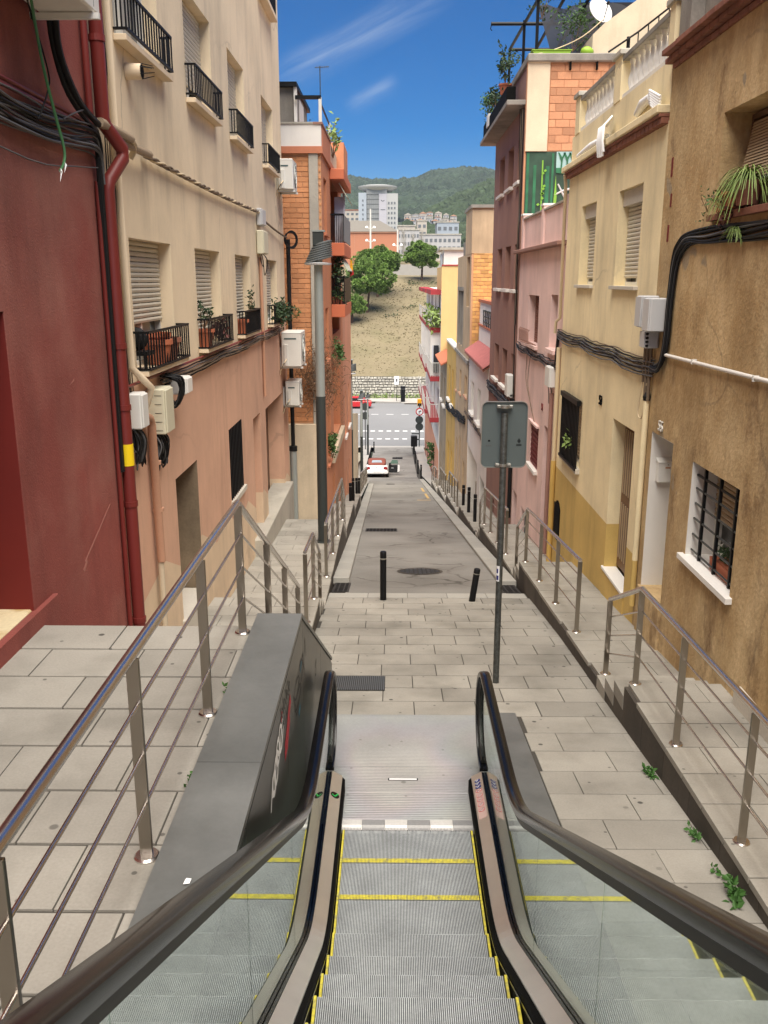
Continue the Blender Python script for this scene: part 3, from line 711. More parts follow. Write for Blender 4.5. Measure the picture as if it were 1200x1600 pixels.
# curves (y, z): handrail centre line, deck crown line
def arc(p0, p1, p2, n=8):
    return [((1 - t) ** 2 * p0[0] + 2 * t * (1 - t) * p1[0] + t * t * p2[0], (1 - t) ** 2 * p0[1] + 2 * t * (1 - t) * p1[1] + t * t * p2[1]) for t in [i / n for i in range(n + 1)]]
SL = .5774
hl = lambda y: 1.595 + .551 * (3.71 - y)
HR = [(-1.2, hl(-1.2)), (.6, hl(.6)), (2.4, hl(2.4)), (4.3, hl(4.3))] + arc((4.42, hl(4.42)), (4.83, .965), (5.32, .965), 9) + [(5.9, .965), (6.4, .965)]
NC, NR = (6.72, .575), .39
HR += [(NC[0] + NR * math.sin(t), NC[1] + NR * math.cos(t)) for t in [math.pi * i / 16 for i in range(17)]] + [(6.62, .19)]
dl = lambda y: .39 + SL * (4.4 - y)
DK = [(6.60, .19), (6.0, .19), (5.4, .19)] + arc((5.15, .19), (4.75, .19), (4.42, dl(4.42)), 8) + [(3.4, dl(3.4)), (2.0, dl(2.0)), (.6, dl(.6)), (-1.2, dl(-1.2))]
def dkz(y):
    for (a, b), (c, d) in zip(DK, DK[1:]):
        if c <= y <= a: return b + (d - b) * (y - a) / (c - a)
    return .19
GX = .64
hprof = [(-.041, -.010), (-.040, .010), (-.031, .018), (0, .021), (.031, .018), (.040, .010), (.041, -.010), (.037, -.026), (.026, -.028), (.026, -.010), (-.026, -.010), (-.026, -.028), (-.037, -.026)]
inner = {}
for side, nm in ((-1, 'left'), (1, 'right')):
    hr = build(MB().sweep(HR, [(side * GX + px, -o) for px, o in hprof], cap=True), 'handrail', 'rubber', esc, smooth=40)
    build(MB().sweep(HR[:-1], [(side * GX + px, -o) for px, o in [(-.024, -.006), (.024, -.006), (.024, -.036), (.014, -.040), (.014, -.075), (-.014, -.075), (-.014, -.040), (-.024, -.036)]]), 'handrail_track', 'track', hr)
    # decks: inner and outer sheets with a dark channel between
    di = [(side * .530, -.075), (side * .530, -.052), (side * .612, -.006), (side * .617, -.03)]
    do = [(side * .663, -.03), (side * .668, -.006), (side * .750, -.052), (side * .750, -.26)]
    d1 = build(MB().sweep(DK, [(x, o) for x, o in di], shear=True), 'inner_deck', 'deck_steel', esc)
    d2 = build(MB().sweep(DK, [(x, o) for x, o in do], shear=True), 'outer_deck', 'deck_steel', esc)
    build(MB().sweep(DK, [(side * .617, -.05), (side * .617, -.010), (side * .632, -.010), (side * .632, -.05)], shear=True), 'glass_seal', 'rubber', esc)
    build(MB().sweep(DK, [(side * .648, -.05), (side * .648, -.010), (side * .663, -.010), (side * .663, -.05)], shear=True), 'glass_seal', 'rubber', esc)
    build(MB().prism([(side * .530, -.02), (side * .530, .138), (side * .612, .184), (side * .668, .184), (side * .750, .138), (side * .750, -.02)], 'y', 6.602, 6.606), 'deck_end_cap', 'deck_steel', esc)
    skp = [(y, min(z_, z_)) for y, z_ in DK]
    build(MB().sweep(DK, [(side * .509, -.36), (side * .509, -.085), (side * .529, -.062), (side * .529, -.36)], shear=True), 'skirt_panel', 'black', esc)
    build(MB().sweep([p for p in DK if p[0] < 6.1], [(side * .5045, -.135), (side * .5045, -.12), (side * .509, -.12), (side * .509, -.135)], shear=True), 'brush_strip', 'rubber', esc)
    # glass panels
    cuts = [6.99, 5.62, 4.05, 2.75, 1.35, -.2]
    def top(y):
        if y > NC[0]: return NC[1] + math.sqrt(max(0, (NR - .03) ** 2 - (y - NC[0]) ** 2))
        for (a, b), (c, d) in zip(HR, HR[1:]):
            if a <= y <= c: return b + (d - b) * (y - a) / (c - a) - .03
        return .93
    def bot(y):
        if y > NC[0]: return NC[1] - math.sqrt(max(0, (NR - .03) ** 2 - (y - NC[0]) ** 2))
        return dkz(min(y, 6.6)) - .03
    for a, b in zip(cuts, cuts[1:]):
        ys = frange(b + .004, a - .004, .09); g = MB(); x0, x1 = side * GX - .005, side * GX + .005
        pts = [(y, bot(y)) for y in ys] + [(y, top(y)) for y in ys[::-1]]; n = len(ys)
        vs = [(x0, *p) for p in pts] + [(x1, *p) for p in pts]; N_ = 2 * n
        fs = []
        for i in range(n - 1):
            fs.append((i, i + 1, N_ - 2 - i, N_ - 1 - i)); fs.append(tuple(q + N_ for q in (N_ - 1 - i, N_ - 2 - i, i + 1, i)))
        fs += [(0, N_ - 1, 2 * N_ - 1, N_), (n - 1, N_ + n - 1, N_ + n, n)]
        g.add(vs, fs); build(g, 'glass_panel', 'glass', esc)
# outer cladding on the right side, flush plate
build(MB().add([(.76, 4.6, P(4.6) + .012), (1.085, 4.6, P(4.6) + .012), (1.085, 7.9, P(7.9) + .012), (1.085, 8.03, P(8.03) + .012), (.76, 8.03, P(8.03) + .012), (.76, 7.9, P(7.9) + .012)], [(0, 1, 2, 5), (5, 2, 3, 4)]), 'cover_plate', 'clad_steel', esc)
build(MB().add([(.76, -1.2, P(0) + .3), (1.085, -1.2, P(0) + .3), (1.085, 4.59, P(4.59) + .012), (.76, 4.59, P(4.59) + .012)], [(0, 1, 2, 3)]), 'cover_plate', 'clad_steel', esc)
build(MB().box(.744, .758, -1.2, 7.0, -.4, .06), 'side_cladding', 'clad_steel', esc)
build(MB().prism([(-1.2, -.4), (5.3, -.4), (4.6, .1), (-1.2, dl(-1.2) - .2)], 'x', .744, .757), 'side_cladding', 'clad_steel', esc)
build(MB().box(-.55, .55, -1.3, 6.05, -1.2, -.5), 'truss_floor', 'black', esc)
# green direction discs and pictograms on the inner decks (deck slopes towards the steps)
def deck_disc(side, y, r, m, off=0., name='pictogram', xf=.5, lift=.0025, squash=1.):
    xa, za, xb, zb = .530, -.052, .612, -.006
    x = xa + (xb - xa) * xf; zc = za + (zb - za) * xf; l = math.hypot(xb - xa, zb - za); ux, uz = (xb - xa) / l, (zb - za) / l
    m_ = MB(); n = 20; nx, nz = -uz, ux
    ring = []
    for q in (0, lift):
        for i in range(n):
            t_ = 2 * math.pi * i / n; du = r * math.cos(t_); dv = r * math.sin(t_) * squash
            ring.append((side * (x + ux * du + nx * (q + off)), y + dv, dkz(min(y + dv, 6.59)) + zc + uz * du + nz * (q + off)))
    m_.add(ring, [tuple(range(n, 2 * n))] + [(i, (i + 1) % n, n + (i + 1) % n, n + i) for i in range(n)])
    return build(m_, name, m, esc)
dsk = deck_disc(-1, 6.28, .038, 'rubber', name='direction_light')
def deck_bar(side, y0, y1, f0, f1, m, name, off=.003, wd=.006, parent=None):
    xa, za, xb, zb = .530, -.052, .612, -.006
    def pt(y, f, o): return (side * (xa + (xb - xa) * f - .49 * o), y, dkz(min(y, 6.59)) + za + (zb - za) * f + .87 * o)
    dy, df = y1 - y0, (f1 - f0) * .107; l = math.hypot(dy, df) or 1; oy, of = -df / l * wd, dy / l * wd / .107
    m_ = MB().add([pt(y0 - oy, f0 - of, off), pt(y1 - oy, f1 - of, off), pt(y1 + oy, f1 + of, off), pt(y0 + oy, f0 + of, off)], [(0, 1, 2, 3)])
    return build(m_, name, m, parent or esc)
deck_bar(-1, 6.26, 6.315, .5, .22, 'green_glow', 'arrow_mark', parent=dsk); deck_bar(-1, 6.26, 6.275, .5, .78, 'green_glow', 'arrow_mark', parent=dsk)
st = MB()
xa, za, xb, zb = .530, -.052, .612, -.006
def dpt(side, y, f, o): return (side * (xa + (xb - xa) * f - .49 * o), y, dkz(min(y, 6.59)) + za + (zb - za) * f + .87 * o)
st.add([dpt(1, 5.98, .14, .001), dpt(1, 6.36, .14, .001), dpt(1, 6.36, .86, .001), dpt(1, 5.98, .86, .001)], [(0, 1, 2, 3)]); strip = build(st, 'pictogram_strip', 'sticker_pink', esc)
for i, yy in enumerate((6.50, 6.455, 6.41)):
    d = deck_disc(1, yy, .026, 'blue_disc', squash=.72); deck_bar(1, yy - .012, yy + .012, .42, .62, 'white_paint', 'pictogram_mark', off=.004, wd=.004, parent=d); deck_bar(1, yy + .003, yy + .012, .3, .46, 'white_paint', 'pictogram_mark', off=.004, wd=.003, parent=d)
for i, yy in enumerate((6.355, 6.285, 6.225, 6.16, 6.09)):
    d = deck_disc(1, yy, .027, 'red_ring', off=.0012, squash=.78)
    d2 = deck_disc(1, yy, .021, 'white_paint', off=.002, squash=.78)
    deck_bar(1, yy - .010, yy + .012, .35, .68, 'black_metal', 'pictogram_mark', off=.0055, wd=.0045, parent=d2); deck_bar(1, yy + .014, yy - .014, .3, .7, 'red_ring', 'pictogram_mark', off=.006, wd=.0025, parent=d2)

# ---- steel clad parapet between escalator and walkway
pp = thing('steel_parapet', 'grey sheet steel parapet with sprayed graffiti left of the escalator', 'parapet', (-.94, 5, 0))
tz = lambda y: 1.775 - .02 * (y + 1.5) / 7.6
for (a, b_) in ((-1.5, 1.6), (1.604, 4.02), (4.024, 6.1)): build(MB().prism([(a, tz(a)), (b_, tz(b_)), (b_, tz(b_) - .035), (a, tz(a) - .035)], 'x', -1.10, -.776), 'top_plate', 'clad_steel', pp)
build(MB().prism([(6.103, 1.755), (9.02, .13), (9.02, .095), (6.103, 1.72)], 'x', -1.10, -.776), 'sloping_plate', 'clad_steel', pp)
build(MB().prism([(-1.5, 1.738), (6.1, 1.718), (9.0, .092), (9.0, -.45), (-1.5, -.45)], 'x', -1.09, -.785), 'core', 'clad_side', pp)
for (a, b) in ((2.0, 3.55), (3.556, 5.1), (5.106, 6.1)):
    build(MB().prism([(a, 1.70), (b, 1.70), (b, -.3), (a, -.3)], 'x', -.784, -.779), 'side_panel', 'clad_side', pp)
build(MB().prism([(6.106, 1.69), (7.6, .855), (7.6, -.3), (6.106, -.3)], 'x', -.784, -.779), 'side_panel', 'clad_side', pp)
build(MB().prism([(7.606, .85), (9.0, .07), (9.0, -.3), (7.606, -.3)], 'x', -.784, -.779), 'side_panel', 'clad_side', pp)
def graf(pts, m, wd, name='graffiti'):
    g = MB(); X = -.7765
    for (y0, z0), (y1, z1) in zip(pts, pts[1:]):
        l = math.hypot(y1 - y0, z1 - z0) or 1; oy, oz = -(z1 - z0) / l * wd, (y1 - y0) / l * wd
        ey, ez = (y1 - y0) / l * wd * .5, (z1 - z0) / l * wd * .5
        g.add([(X, y0 - oy - ey, z0 - oz - ez), (X, y1 - oy + ey, z1 - oz + ez), (X, y1 + oy + ey, z1 + oz + ez), (X, y0 + oy - ey, z0 + oz - ez)], [(0, 1, 2, 3)]); X += .00006
    build(g, name, m, pp)
def loop(cy, cz, ry, rz, n=14, a0=0, a1=6.4): return [(cy + ry * math.cos(a0 + (a1 - a0) * i / n), cz + rz * math.sin(a0 + (a1 - a0) * i / n)) for i in range(n + 1)]
for (cy, cz, ry, rz) in ((4.76, 1.49, .075, .075), (4.64, 1.47, .07, .07), (4.54, 1.41, .075, .075), (4.45, 1.38, .06, .06)): graf(loop(cy, cz, ry, rz), 'white_paint', .016)
graf([(4.86, 1.56), (4.7, 1.42), (4.58, 1.5), (4.46, 1.32), (4.36, 1.36)], 'white_paint', .016); graf([(4.93, 1.5), (4.8, 1.40)], 'white_paint', .008); graf([(4.40, 1.44), (4.30, 1.30)], 'white_paint', .014)
graf([(5.27, 1.48), (5.16, 1.42), (5.08, 1.36), (4.98, 1.31)], 'graffiti_red', .045); graf([(5.20, 1.38), (5.06, 1.28), (4.95, 1.27)], 'graffiti_red', .035); graf([(4.86, 1.60), (4.82, 1.55)], 'graffiti_red', .02)
for i in range(8): y = 4.80 + i * .062; graf([(y, 1.66 - (i % 2) * .03), (y + .04, 1.60), (y - .01, 1.575 + (i % 3) * .012), (y + .03, 1.55)], 'graffiti_black', .006)
for i in range(5): y = 4.84 + i * .07; graf([(y, 1.52), (y + .03, 1.47), (y - .02, 1.45)], 'graffiti_black', .006)
for (cy, cz, ry, rz) in ((5.66, 1.38, .15, .055), (5.92, 1.38, .14, .075), (5.72, 1.28, .2, .04)): graf(loop(cy, cz, ry, rz, 16), 'graffiti_black', .008)
graf([(5.45, 1.42), (5.6, 1.2), (5.85, 1.24), (6.05, 1.46), (6.15, 1.3), (6.25, 1.5), (6.3, 1.34)], 'graffiti_black', .008); graf([(6.02, 1.25), (6.1, 1.45), (6.2, 1.22)], 'graffiti_black', .007)
graf([(6.98, .78), (7.02, .85), (7.08, .82), (7.14, .94), (7.05, .9)], 'graffiti_black', .010); graf([(5.82, 1.16), (5.74, 1.14)], 'graffiti_blue', .03); graf([(5.98, 1.44), (5.9, 1.40)], 'graffiti_blue', .02)
graf([(6.55, .72), (6.55, .2)], 'clamp_metal', .004); graf([(6.55, .72), (6.9, .72)], 'clamp_metal', .004)
# crumpled scrap on the parapet
t = build(MB().add([(-.95, 3.07, 1.772), (-.925, 3.075, 1.772), (-.922, 3.10, 1.776), (-.948, 3.098, 1.774), (-.938, 3.085, 1.79)], [(0, 1, 4), (1, 2, 4), (2, 3, 4), (3, 0, 4), (0, 3, 2, 1)]), 'paper_scrap', 'white_paint', None, 'tiny crumpled white paper scrap lying on the grey steel parapet', 'litter')

# ================================================================== RAILINGS
def railing(label, pts, h=.93, group='stainless steel railings along the street', hs_=None, bars=(.23, .48, .72), name='metal_railing', thin=1.):
    t = thing(name, label, 'railing', pts[0], group); n = len(pts); hs_ = hs_ or [h] * n
    top = [(x, y, z + k) for (x, y, z), k in zip(pts, hs_)]
    build(MB().tube(top, .0245 * thin, 12), 'handrail', 'stainless_tube', t, smooth=50)
    for f in bars:
        build(MB().tube([(x + .014, y, z + k * (1 - f)) for (x, y, z), k in zip(pts, hs_)], .0085 * thin, 8), 'rail', 'stainless_tube', t, smooth=50)
    for (x, y, z), k in zip(pts, hs_):
        p = build(MB().box(x - .027, x + .027, y - .009, y + .009, z, z + k - .02, .002), 'post', 'stainless', t)
        build(MB().lathe((x, y, z), [(.055, 0), (.055, .010), (.048, .018), (.0, .019)], 18), 'base_flange', 'stainless_tube', p, smooth=40)
    return t
X = -1.17
railing('stainless railing on the upper walkway beside the red wall, bending down the stairs', [(X, y, 1.7) for y in (.75, 2.05, 3.34, 4.65, 5.86)] + [(X, 7.13, 1.06), (X, 8.25, .475), (X, 9.36, -.1)], hs_=[.94] * 5 + [.93, .94, .93])
railing('short stainless railing left of the plaza with a bent lower end', [(-1.235, 10.85, ZL(10.85)), (-1.235, 11.95, ZL(11.95)), (-1.235, 12.98, ZL(12.98))], hs_=[.95, .95, .80])
railing('stainless railing beside the base of the nearest lamp post', [(-1.245, y, ZL(y)) for y in (14.4, 16.05, 17.55, 19.15)] + [(-1.26, 20.3, ZL(20.3))], hs_=[.93] * 4 + [.83])
railing('stainless railing on the right walkway below the barred window', [(2.15, y, ZR(y)) for y in (2.3, 3.7, 5.12, 6.5, 7.73)] + [(2.15, 8.84, ZR(8.84))], hs_=[.94] * 5 + [.84])
railing('stainless railing on the right walkway in front of the yellow house door', [(2.16, y, ZR(y)) for y in (10.42, 11.85, 13.25, 14.72)] + [(2.16, 15.83, ZR(15.83))], hs_=[.94] * 4 + [.82])
railing('stainless railing in front of the mauve house, behind the sign pole', [(2.17, y, ZR(y)) for y in (17.4, 18.85, 20.3, 21.72)] + [(2.17, 22.83, ZR(22.83))], hs_=[.94] * 4 + [.82])
railing('stainless railing beyond the three right bollards by the white house', [(2.18, y, ZR(y)) for y in (31.2, 32.7, 34.2, 35.7)] + [(2.18, 36.85, ZR(36.85))], hs_=[.94] * 4 + [.82], thin=1.2)
railing('farther stainless railing on the right kerb before the ochre house', [(2.18, y, ZR(y)) for y in (38.3, 39.8, 41.3, 42.7)] + [(2.18, 43.85, ZR(43.85))], hs_=[.94] * 4 + [.82], thin=1.2)
railing('distant stainless railing on the right kerb near the black bin', [(2.18, y, ZR(y)) for y in (46, 48, 50, 52)], thin=1.3)
railing('stainless railing on the left kerb past the row of black bollards', [(XKL(y) - .1, y, ZL(y)) for y in (39, 41, 43, 45)], thin=1.3)
railing('distant stainless railing on the left pavement beside the parked white car', [(XKL(y) - .1, y, ZL(y)) for y in (48, 50, 52, 54)], thin=1.3)

# ================================================================== BUILDINGS
def facade(mb, X, s, y0, y1, z0, z1, ops):
    ys = sorted({y0, y1, *[o[0] for o in ops], *[o[1] for o in ops]}); zs = sorted({z0, z1, *[o[2] for o in ops], *[o[3] for o in ops]})
    for ya, yb in zip(ys, ys[1:]):
        for za, zb in zip(zs, zs[1:]):
            cy, cz = (ya + yb) / 2, (za + zb) / 2
            if any(o[0] < cy < o[1] and o[2] < cz < o[3] for o in ops): continue
            q = [(X, ya, za), (X, yb, za), (X, yb, zb), (X, ya, zb)]
            mb.quad(*(q if s > 0 else q[::-1]))
    for o in ops:
        ya, yb, za, zb, d = o[:5]; Xi = X - s * d
        mb.quad((X, ya, za), (Xi, ya, za), (Xi, ya, zb), (X, ya, zb)); mb.quad((X, yb, za), (X, yb, zb), (Xi, yb, zb), (Xi, yb, za))
        mb.quad((X, ya, zb), (Xi, ya, zb), (Xi, yb, zb), (X, yb, zb)); mb.quad((X, ya, za), (X, yb, za), (Xi, yb, za), (Xi, ya, za))
    return mb
def shell(mb, X, s, y0, y1, z0, z1, depth=7.0, near=True, farw=True, roof=True):
    Xb = X - s * depth
    if near: mb.quad((X, y0, z0), (X, y0, z1), (Xb, y0, z1), (Xb, y0, z0))
    if farw: mb.quad((X, y1, z0), (Xb, y1, z0), (Xb, y1, z1), (X, y1, z1))
    if roof: mb.quad((X, y0, z1), (X, y1, z1), (Xb, y1, z1), (Xb, y0, z1))
    mb.quad((Xb, y0, z0), (Xb, y0, z1), (Xb, y1, z1), (Xb, y1, z0))
    return mb
def window(b, X, s, ya, yb, za, zb, d, style='shutter', frac=.6, frame='frame_white', shut='shutter', sill=None, curtain=False):
    Xw = X - s * d; fb = .05
    f = MB()
    for (a, c, e, g) in ((ya, yb, zb - fb, zb), (ya, yb, za, za + fb), (ya, ya + fb, za + fb, zb - fb), (yb - fb, yb, za + fb, zb - fb), ((ya + yb) / 2 - .025, (ya + yb) / 2 + .025, za + fb, zb - fb)):
        f.box(Xw - s * .02, Xw + s * .045, a, c, e, g)
    w_ = build(f, 'window', frame, b)
    build(MB().box(Xw - s * .03, Xw - s * .018, ya, yb, za, zb), 'pane', 'glass_dark', w_)
    if curtain: build(MB().box(Xw - s * .0175, Xw - s * .010, ya + .08, yb - .3, za + .06, zb - .06), 'curtain', 'curtain', w_)
    if style == 'shutter' and frac > 0:
        zl = zb - (zb - za) * frac; n = max(3, int((zb - zl) / .052)); m_ = MB(); h = (zb - zl) / n
        for i in range(n):
            z = zl + i * h
            m_.prism([(Xw + s * .048, z), (Xw + s * .060, z + .004), (Xw + s * .066, z + h * .5), (Xw + s * .060, z + h - .010), (Xw + s * .048, z + h - .004)], 'y', ya + .015, yb - .015)
        build(m_, 'shutter', shut, w_)
    if sill:
        build(MB().box(X - s * d, X + s * sill[1], ya - .06, yb + .06, za - sill[2], za - .002 if sill[2] > .02 else za + .03, .004), 'sill', sill[0], w_)
    return w_
def guard(b, X, s, ya, yb, za, zb, pr=.14, step=.105, m='black_metal'):
    Xg = X + s * pr
    g = MB()
    for z in (za, zb):
        g.box(Xg - .012, Xg + .012, ya, yb, z - .012, z + .012)
        for y in (ya, yb): g.box(min(X, Xg) , max(X, Xg), y - .012, y + .012, z - .011, z + .011)
    r = build(g, 'window_railing', m, b)
    n = max(2, round((yb - ya) / step))
    me = mesh_of(MB().box(-.007, .007, -.007, .007, 0, zb - za), 'baluster', m)
    for i in range(n + 1):
        o = bpy.data.objects.new('baluster', me); COL.objects.link(o); o.parent = r
        o.location = Vector((Xg, ya + (yb - ya) * i / n, za)) - _root_loc(b)
    for k in range(1, 3):
        if pr > .1:
            for y in (ya, yb):
                o = bpy.data.objects.new('baluster', me); COL.objects.link(o); o.parent = r; o.location = Vector((X + s * pr * k / 3, y, za)) - _root_loc(b)
    return r
def house(name, label, cat, X, s, y0, y1, z0, z1, m, ops, depth=7., near=True, farw=True, roof=True):
    b = thing(name, label, cat, (X, (y0 + y1) / 2, z0))
    w_ = facade(MB(), X, s, y0, y1, z0, z1, ops); shell(w_, X, s, y0, y1, z0, z1, depth, near, farw, roof)
    build(w_, 'wall', m, b); return b
def bricks(parent, y, x0, x1, z0, z1, L, H, m, face=-1, gap=.014, pr=.012, bond=.5, maxn=300, sub=None):
    me_cache = {}; n = 0; stuff = MB(); rows = int((z1 - z0) / H)
    for r in range(rows):
        z = z1 - (r + 1) * H; x = x0 - (bond * (r % 2) + R.uniform(0, .08)) * L
        while x < x1 - .02:
            a, b = max(x, x0), min(x + L, x1); x += L
            if b - a < .04: continue
            n += 1; p = pr * R.uniform(.5, 1.5)
            if n > maxn:
                stuff.box(a + gap / 2, b - gap / 2, y + face * p, y, z + gap / 2, z + H - gap / 2); continue
            k = round(b - a, 2)
            if k not in me_cache: me_cache[k] = mesh_of(MB().box(-k / 2 + gap / 2, k / 2 - gap / 2, -pr, .02, gap / 2, H - gap / 2, .004), 'brick', m)
            o = piece('brick', me_cache[k], ((a + b) / 2, y + R.uniform(-.004, .004), z), parent)
    if stuff.v: build(stuff, 'brick_courses', m, parent, kind='stuff')

XL, XR = -2.65, 2.95
# ---------------------------------------------------------------- left: red house
rh = house('red_house', 'dark red stucco house front at the left edge, with deep red door recess', 'house', XL, 1, -4, 8.13, -1.5, 12.5, 'red_stucco', [(3.9, 5.93, 1.70, 3.9, .95)], near=False)
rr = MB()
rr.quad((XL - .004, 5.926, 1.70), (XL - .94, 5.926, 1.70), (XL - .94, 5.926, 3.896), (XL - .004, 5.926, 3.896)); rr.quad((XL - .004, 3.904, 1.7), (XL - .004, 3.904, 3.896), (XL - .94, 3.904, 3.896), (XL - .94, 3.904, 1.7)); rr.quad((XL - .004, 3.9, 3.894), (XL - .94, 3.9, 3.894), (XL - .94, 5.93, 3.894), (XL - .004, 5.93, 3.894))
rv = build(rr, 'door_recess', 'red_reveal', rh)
build(MB().box(XL - .95, XL - .90, 3.9, 5.92, 1.8, 3.9), 'door', 'door_red', rh)
build(MB().box(XL - .95, XL - .02, 3.9, 5.95, 1.5, 1.845, .01), 'threshold', 'stained_stone', rh)
build(MB().box(XL - .02, XL + .035, 3.9, 6.3, 1.45, 1.835, .006), 'plinth', 'red_stucco', rh)

for pts in ([(7.0, 1.86), (7.35, 2.0), (7.75, 2.16), (7.76, 2.155), (7.36, 1.985), (7.01, 1.845)], [(6.95, 1.80), (7.05, 1.86), (7.06, 1.83), (6.97, 1.775)], [(7.0, 3.3), (7.12, 3.34), (7.1, 3.32)]): build(MB().prism(pts, 'x', XL, XL + .0015), 'wall_scuff', 'red_scuff', rh)
# ---------------------------------------------------------------- left: cream apartment house
WY = [(8.90, 10.55), (11.83, 13.50), (14.82, 16.35), (18.40, 20.06)]
ops = [(a, b, 3.22, 4.49, .20) for a, b in WY] + [(a, b, 6.24, 7.50, .20) for a, b in WY] + [(a, b, 9.24, 10.5, .20) for a, b in WY]
ops += [(10.16, 11.34, -1.4, 1.85, .45), (13.62, 14.80, .74, 1.86, .16), (16.05, 16.95, -1.4, 1.66, .30), (17.65, 20.50, -1.4, 1.62, .42)]
ch = house('cream_apartment_house', 'cream and salmon stucco apartment house on the left with barred balcony windows', 'house', XL, 1, 8.13, 21.45, -3.2, 12.5, 'cream_stucco', ops, near=False)
fr_lo = (.66, .93, .95, .75)
for i, (a, b) in enumerate(WY):
    window(ch, XL, 1, a, b, 3.22, 4.49, .20, frac=fr_lo[i], curtain=i == 0)
    guard(ch, XL, 1, a - .05, b + .06, 3.24, 3.60)
    build(MB().box(XL + .002, XL + .13, a - .06, b + .08, 3.175, 3.222, .004), 'window_ledge', 'cream_trim', ch)
    window(ch, XL, 1, a, b, 6.24, 7.50, .20, frac=(.35, .78, .9, .9)[i], curtain=i == 0)
    guard(ch, XL, 1, a - .03, b + .06, 6.29, 6.62, pr=.12)
    build(MB().box(XL + .002, XL + .12, a - .05, b + .08, 6.19, 6.245, .004), 'window_ledge', 'cream_trim', ch)
    window(ch, XL, 1, a, b, 9.24, 10.50, .20, frac=.6); guard(ch, XL, 1, a - .03, b + .06, 9.28, 9.66, pr=.12)
    build(MB().box(XL + .002, XL + .15, a - .06, b + .10, 9.17, 9.245, .004), 'window_ledge', 'cream_trim', ch)
build(MB().box(XL - .46, XL - .40, 10.16, 11.34, -.4, 1.85), 'door', 'door_wood', ch)
build(MB().box(XL - .44, XL + .05, 10.1, 11.3, -.5, .12, .01), 'door_step', 'sill_stone', ch)
pn = build(MB().box(XL - .17, XL - .15, 13.62, 14.8, .74, 1.86), 'barred_window', 'glass_dark', ch)
for i in range(9):
    y = 13.68 + i * .132; build(MB().box(XL - .012, XL + .012, y - .014, y + .014, .70, 1.86), 'window_bar', 'black_metal', pn)
build(MB().box(XL - .01, XL + .05, 13.6, 14.85, .66, .735), 'window_ledge', 'sill_stone', ch)
build(MB().box(XL - .31, XL - .27, 16.05, 16.95, -1.4, 1.66), 'door', 'salmon_paint', ch)
build(MB().box(XL - .43, XL - .39, 17.65, 19.2, -1.4, 1.62), 'door', 'beige_stucco', ch); build(MB().box(XL - .42, XL - .36, 19.2, 20.5, -1.4, 1.62), 'door', 'frame_brown', ch)
build(MB().box(XL - .3, XL + .17, 15.75, 20.7, -1.8, -.52, .015), 'door_step', 'concrete', ch)
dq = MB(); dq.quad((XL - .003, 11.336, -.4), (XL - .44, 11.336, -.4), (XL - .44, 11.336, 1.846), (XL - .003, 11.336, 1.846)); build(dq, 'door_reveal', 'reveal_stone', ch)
build(MB().box(XL - .02, XL - .005, 16.985, 17.0, .4, .8), 'door_bell', 'plastic_white', ch) if False else None

# ---------------------------------------------------------------- left: brick apartment block
XB = -1.82
bops = [(22.9, 23.9, 5.2, 6.5, .25), (22.9, 23.9, 2.1, 3.4, .25), (23.0, 24.2, -.6, .9, .25), (25.4, 28.6, 5.1, 6.66, .9), (25.4, 28.6, 2.6, 4.5, .9), (25.4, 28.6, -.4, 1.8, .9), (24.6, 25.6, -3.2, -1.3, .2)]
bb = house('brick_apartment_block', 'orange brick apartment block with balconies behind the first lamp post', 'apartment block', XB, 1, 22.2, 30.4, -6, 7.02, 'brick_facade', bops, near=False)
nw = MB(); nw.quad((XB, 22.2, -6), (XB, 22.2, 7.02), (-9, 22.2, 7.02), (-9, 22.2, -6)); build(nw, 'party_wall', 'mortar', bb)
bricks(bb, 22.198, -3.3, -2.105, .66, 6.88, .30, .115, 'brick', maxn=290)
bricks(bb, 22.198, -1.885, -1.815, -1.2, 6.90, .07, .075, 'brick', maxn=10)
build(MB().box(-2.10, -1.89, 22.14, 22.25, .6, 6.93), 'concrete_pillar', 'concrete', bb)
build(MB().box(-3.6, -1.80, 22.06, 22.19, -6, .62, .008), 'render_base', 'beige_stucco', bb)
build(MB().box(-9, -1.77, 22.1, 30.45, 6.93, 7.08), 'roof_slab', 'orange_stucco', bb)
build(MB().box(-9, -1.80, 22.12, 22.28, 7.081, 7.56), 'parapet', 'white_stucco', bb)
build(MB().box(-1.94, -1.78, 22.281, 25.0, 7.081, 7.55), 'parapet', 'orange_stucco', bb)
build(MB().box(-1.98, -1.76, 22.09, 25.0, 7.55, 7.60), 'parapet_coping', 'mauve_stucco', bb)
build(MB().box(-9, -1.985, 22.09, 22.31, 7.56, 7.60), 'parapet_coping', 'concrete', bb)
build(MB().box(-1.94, -1.79, 25.0, 30.4, 7.081, 7.55), 'parapet', 'beige_stucco', bb)
build(MB().box(-2.0, -1.58, 27.8, 30, 7.1, 7.95), 'roof_planter', 'brick_facade', bb)
for (ya, yb, zz, zt) in ((22.9, 23.9, 5.2, 6.5), (22.9, 23.9, 2.1, 3.4), (23.0, 24.2, -.6, .9)): window(bb, XB, 1, ya, yb, zz, zt, .25, frac=.6, shut='shutter_warm', frame='frame_brown', sill=('orange_stucco', .06, .06))
for zz in (5.1, 2.6, -.4):
    build(MB().box(XB - .92, XB - .88, 25.4, 28.6, zz, zz + 1.8), 'balcony_door', 'frame_brown', bb)
    build(MB().box(XB - .88, XB - .84, 26.2, 27.5, zz, zz + 1.7), 'balcony_window', 'glass_dark', bb)
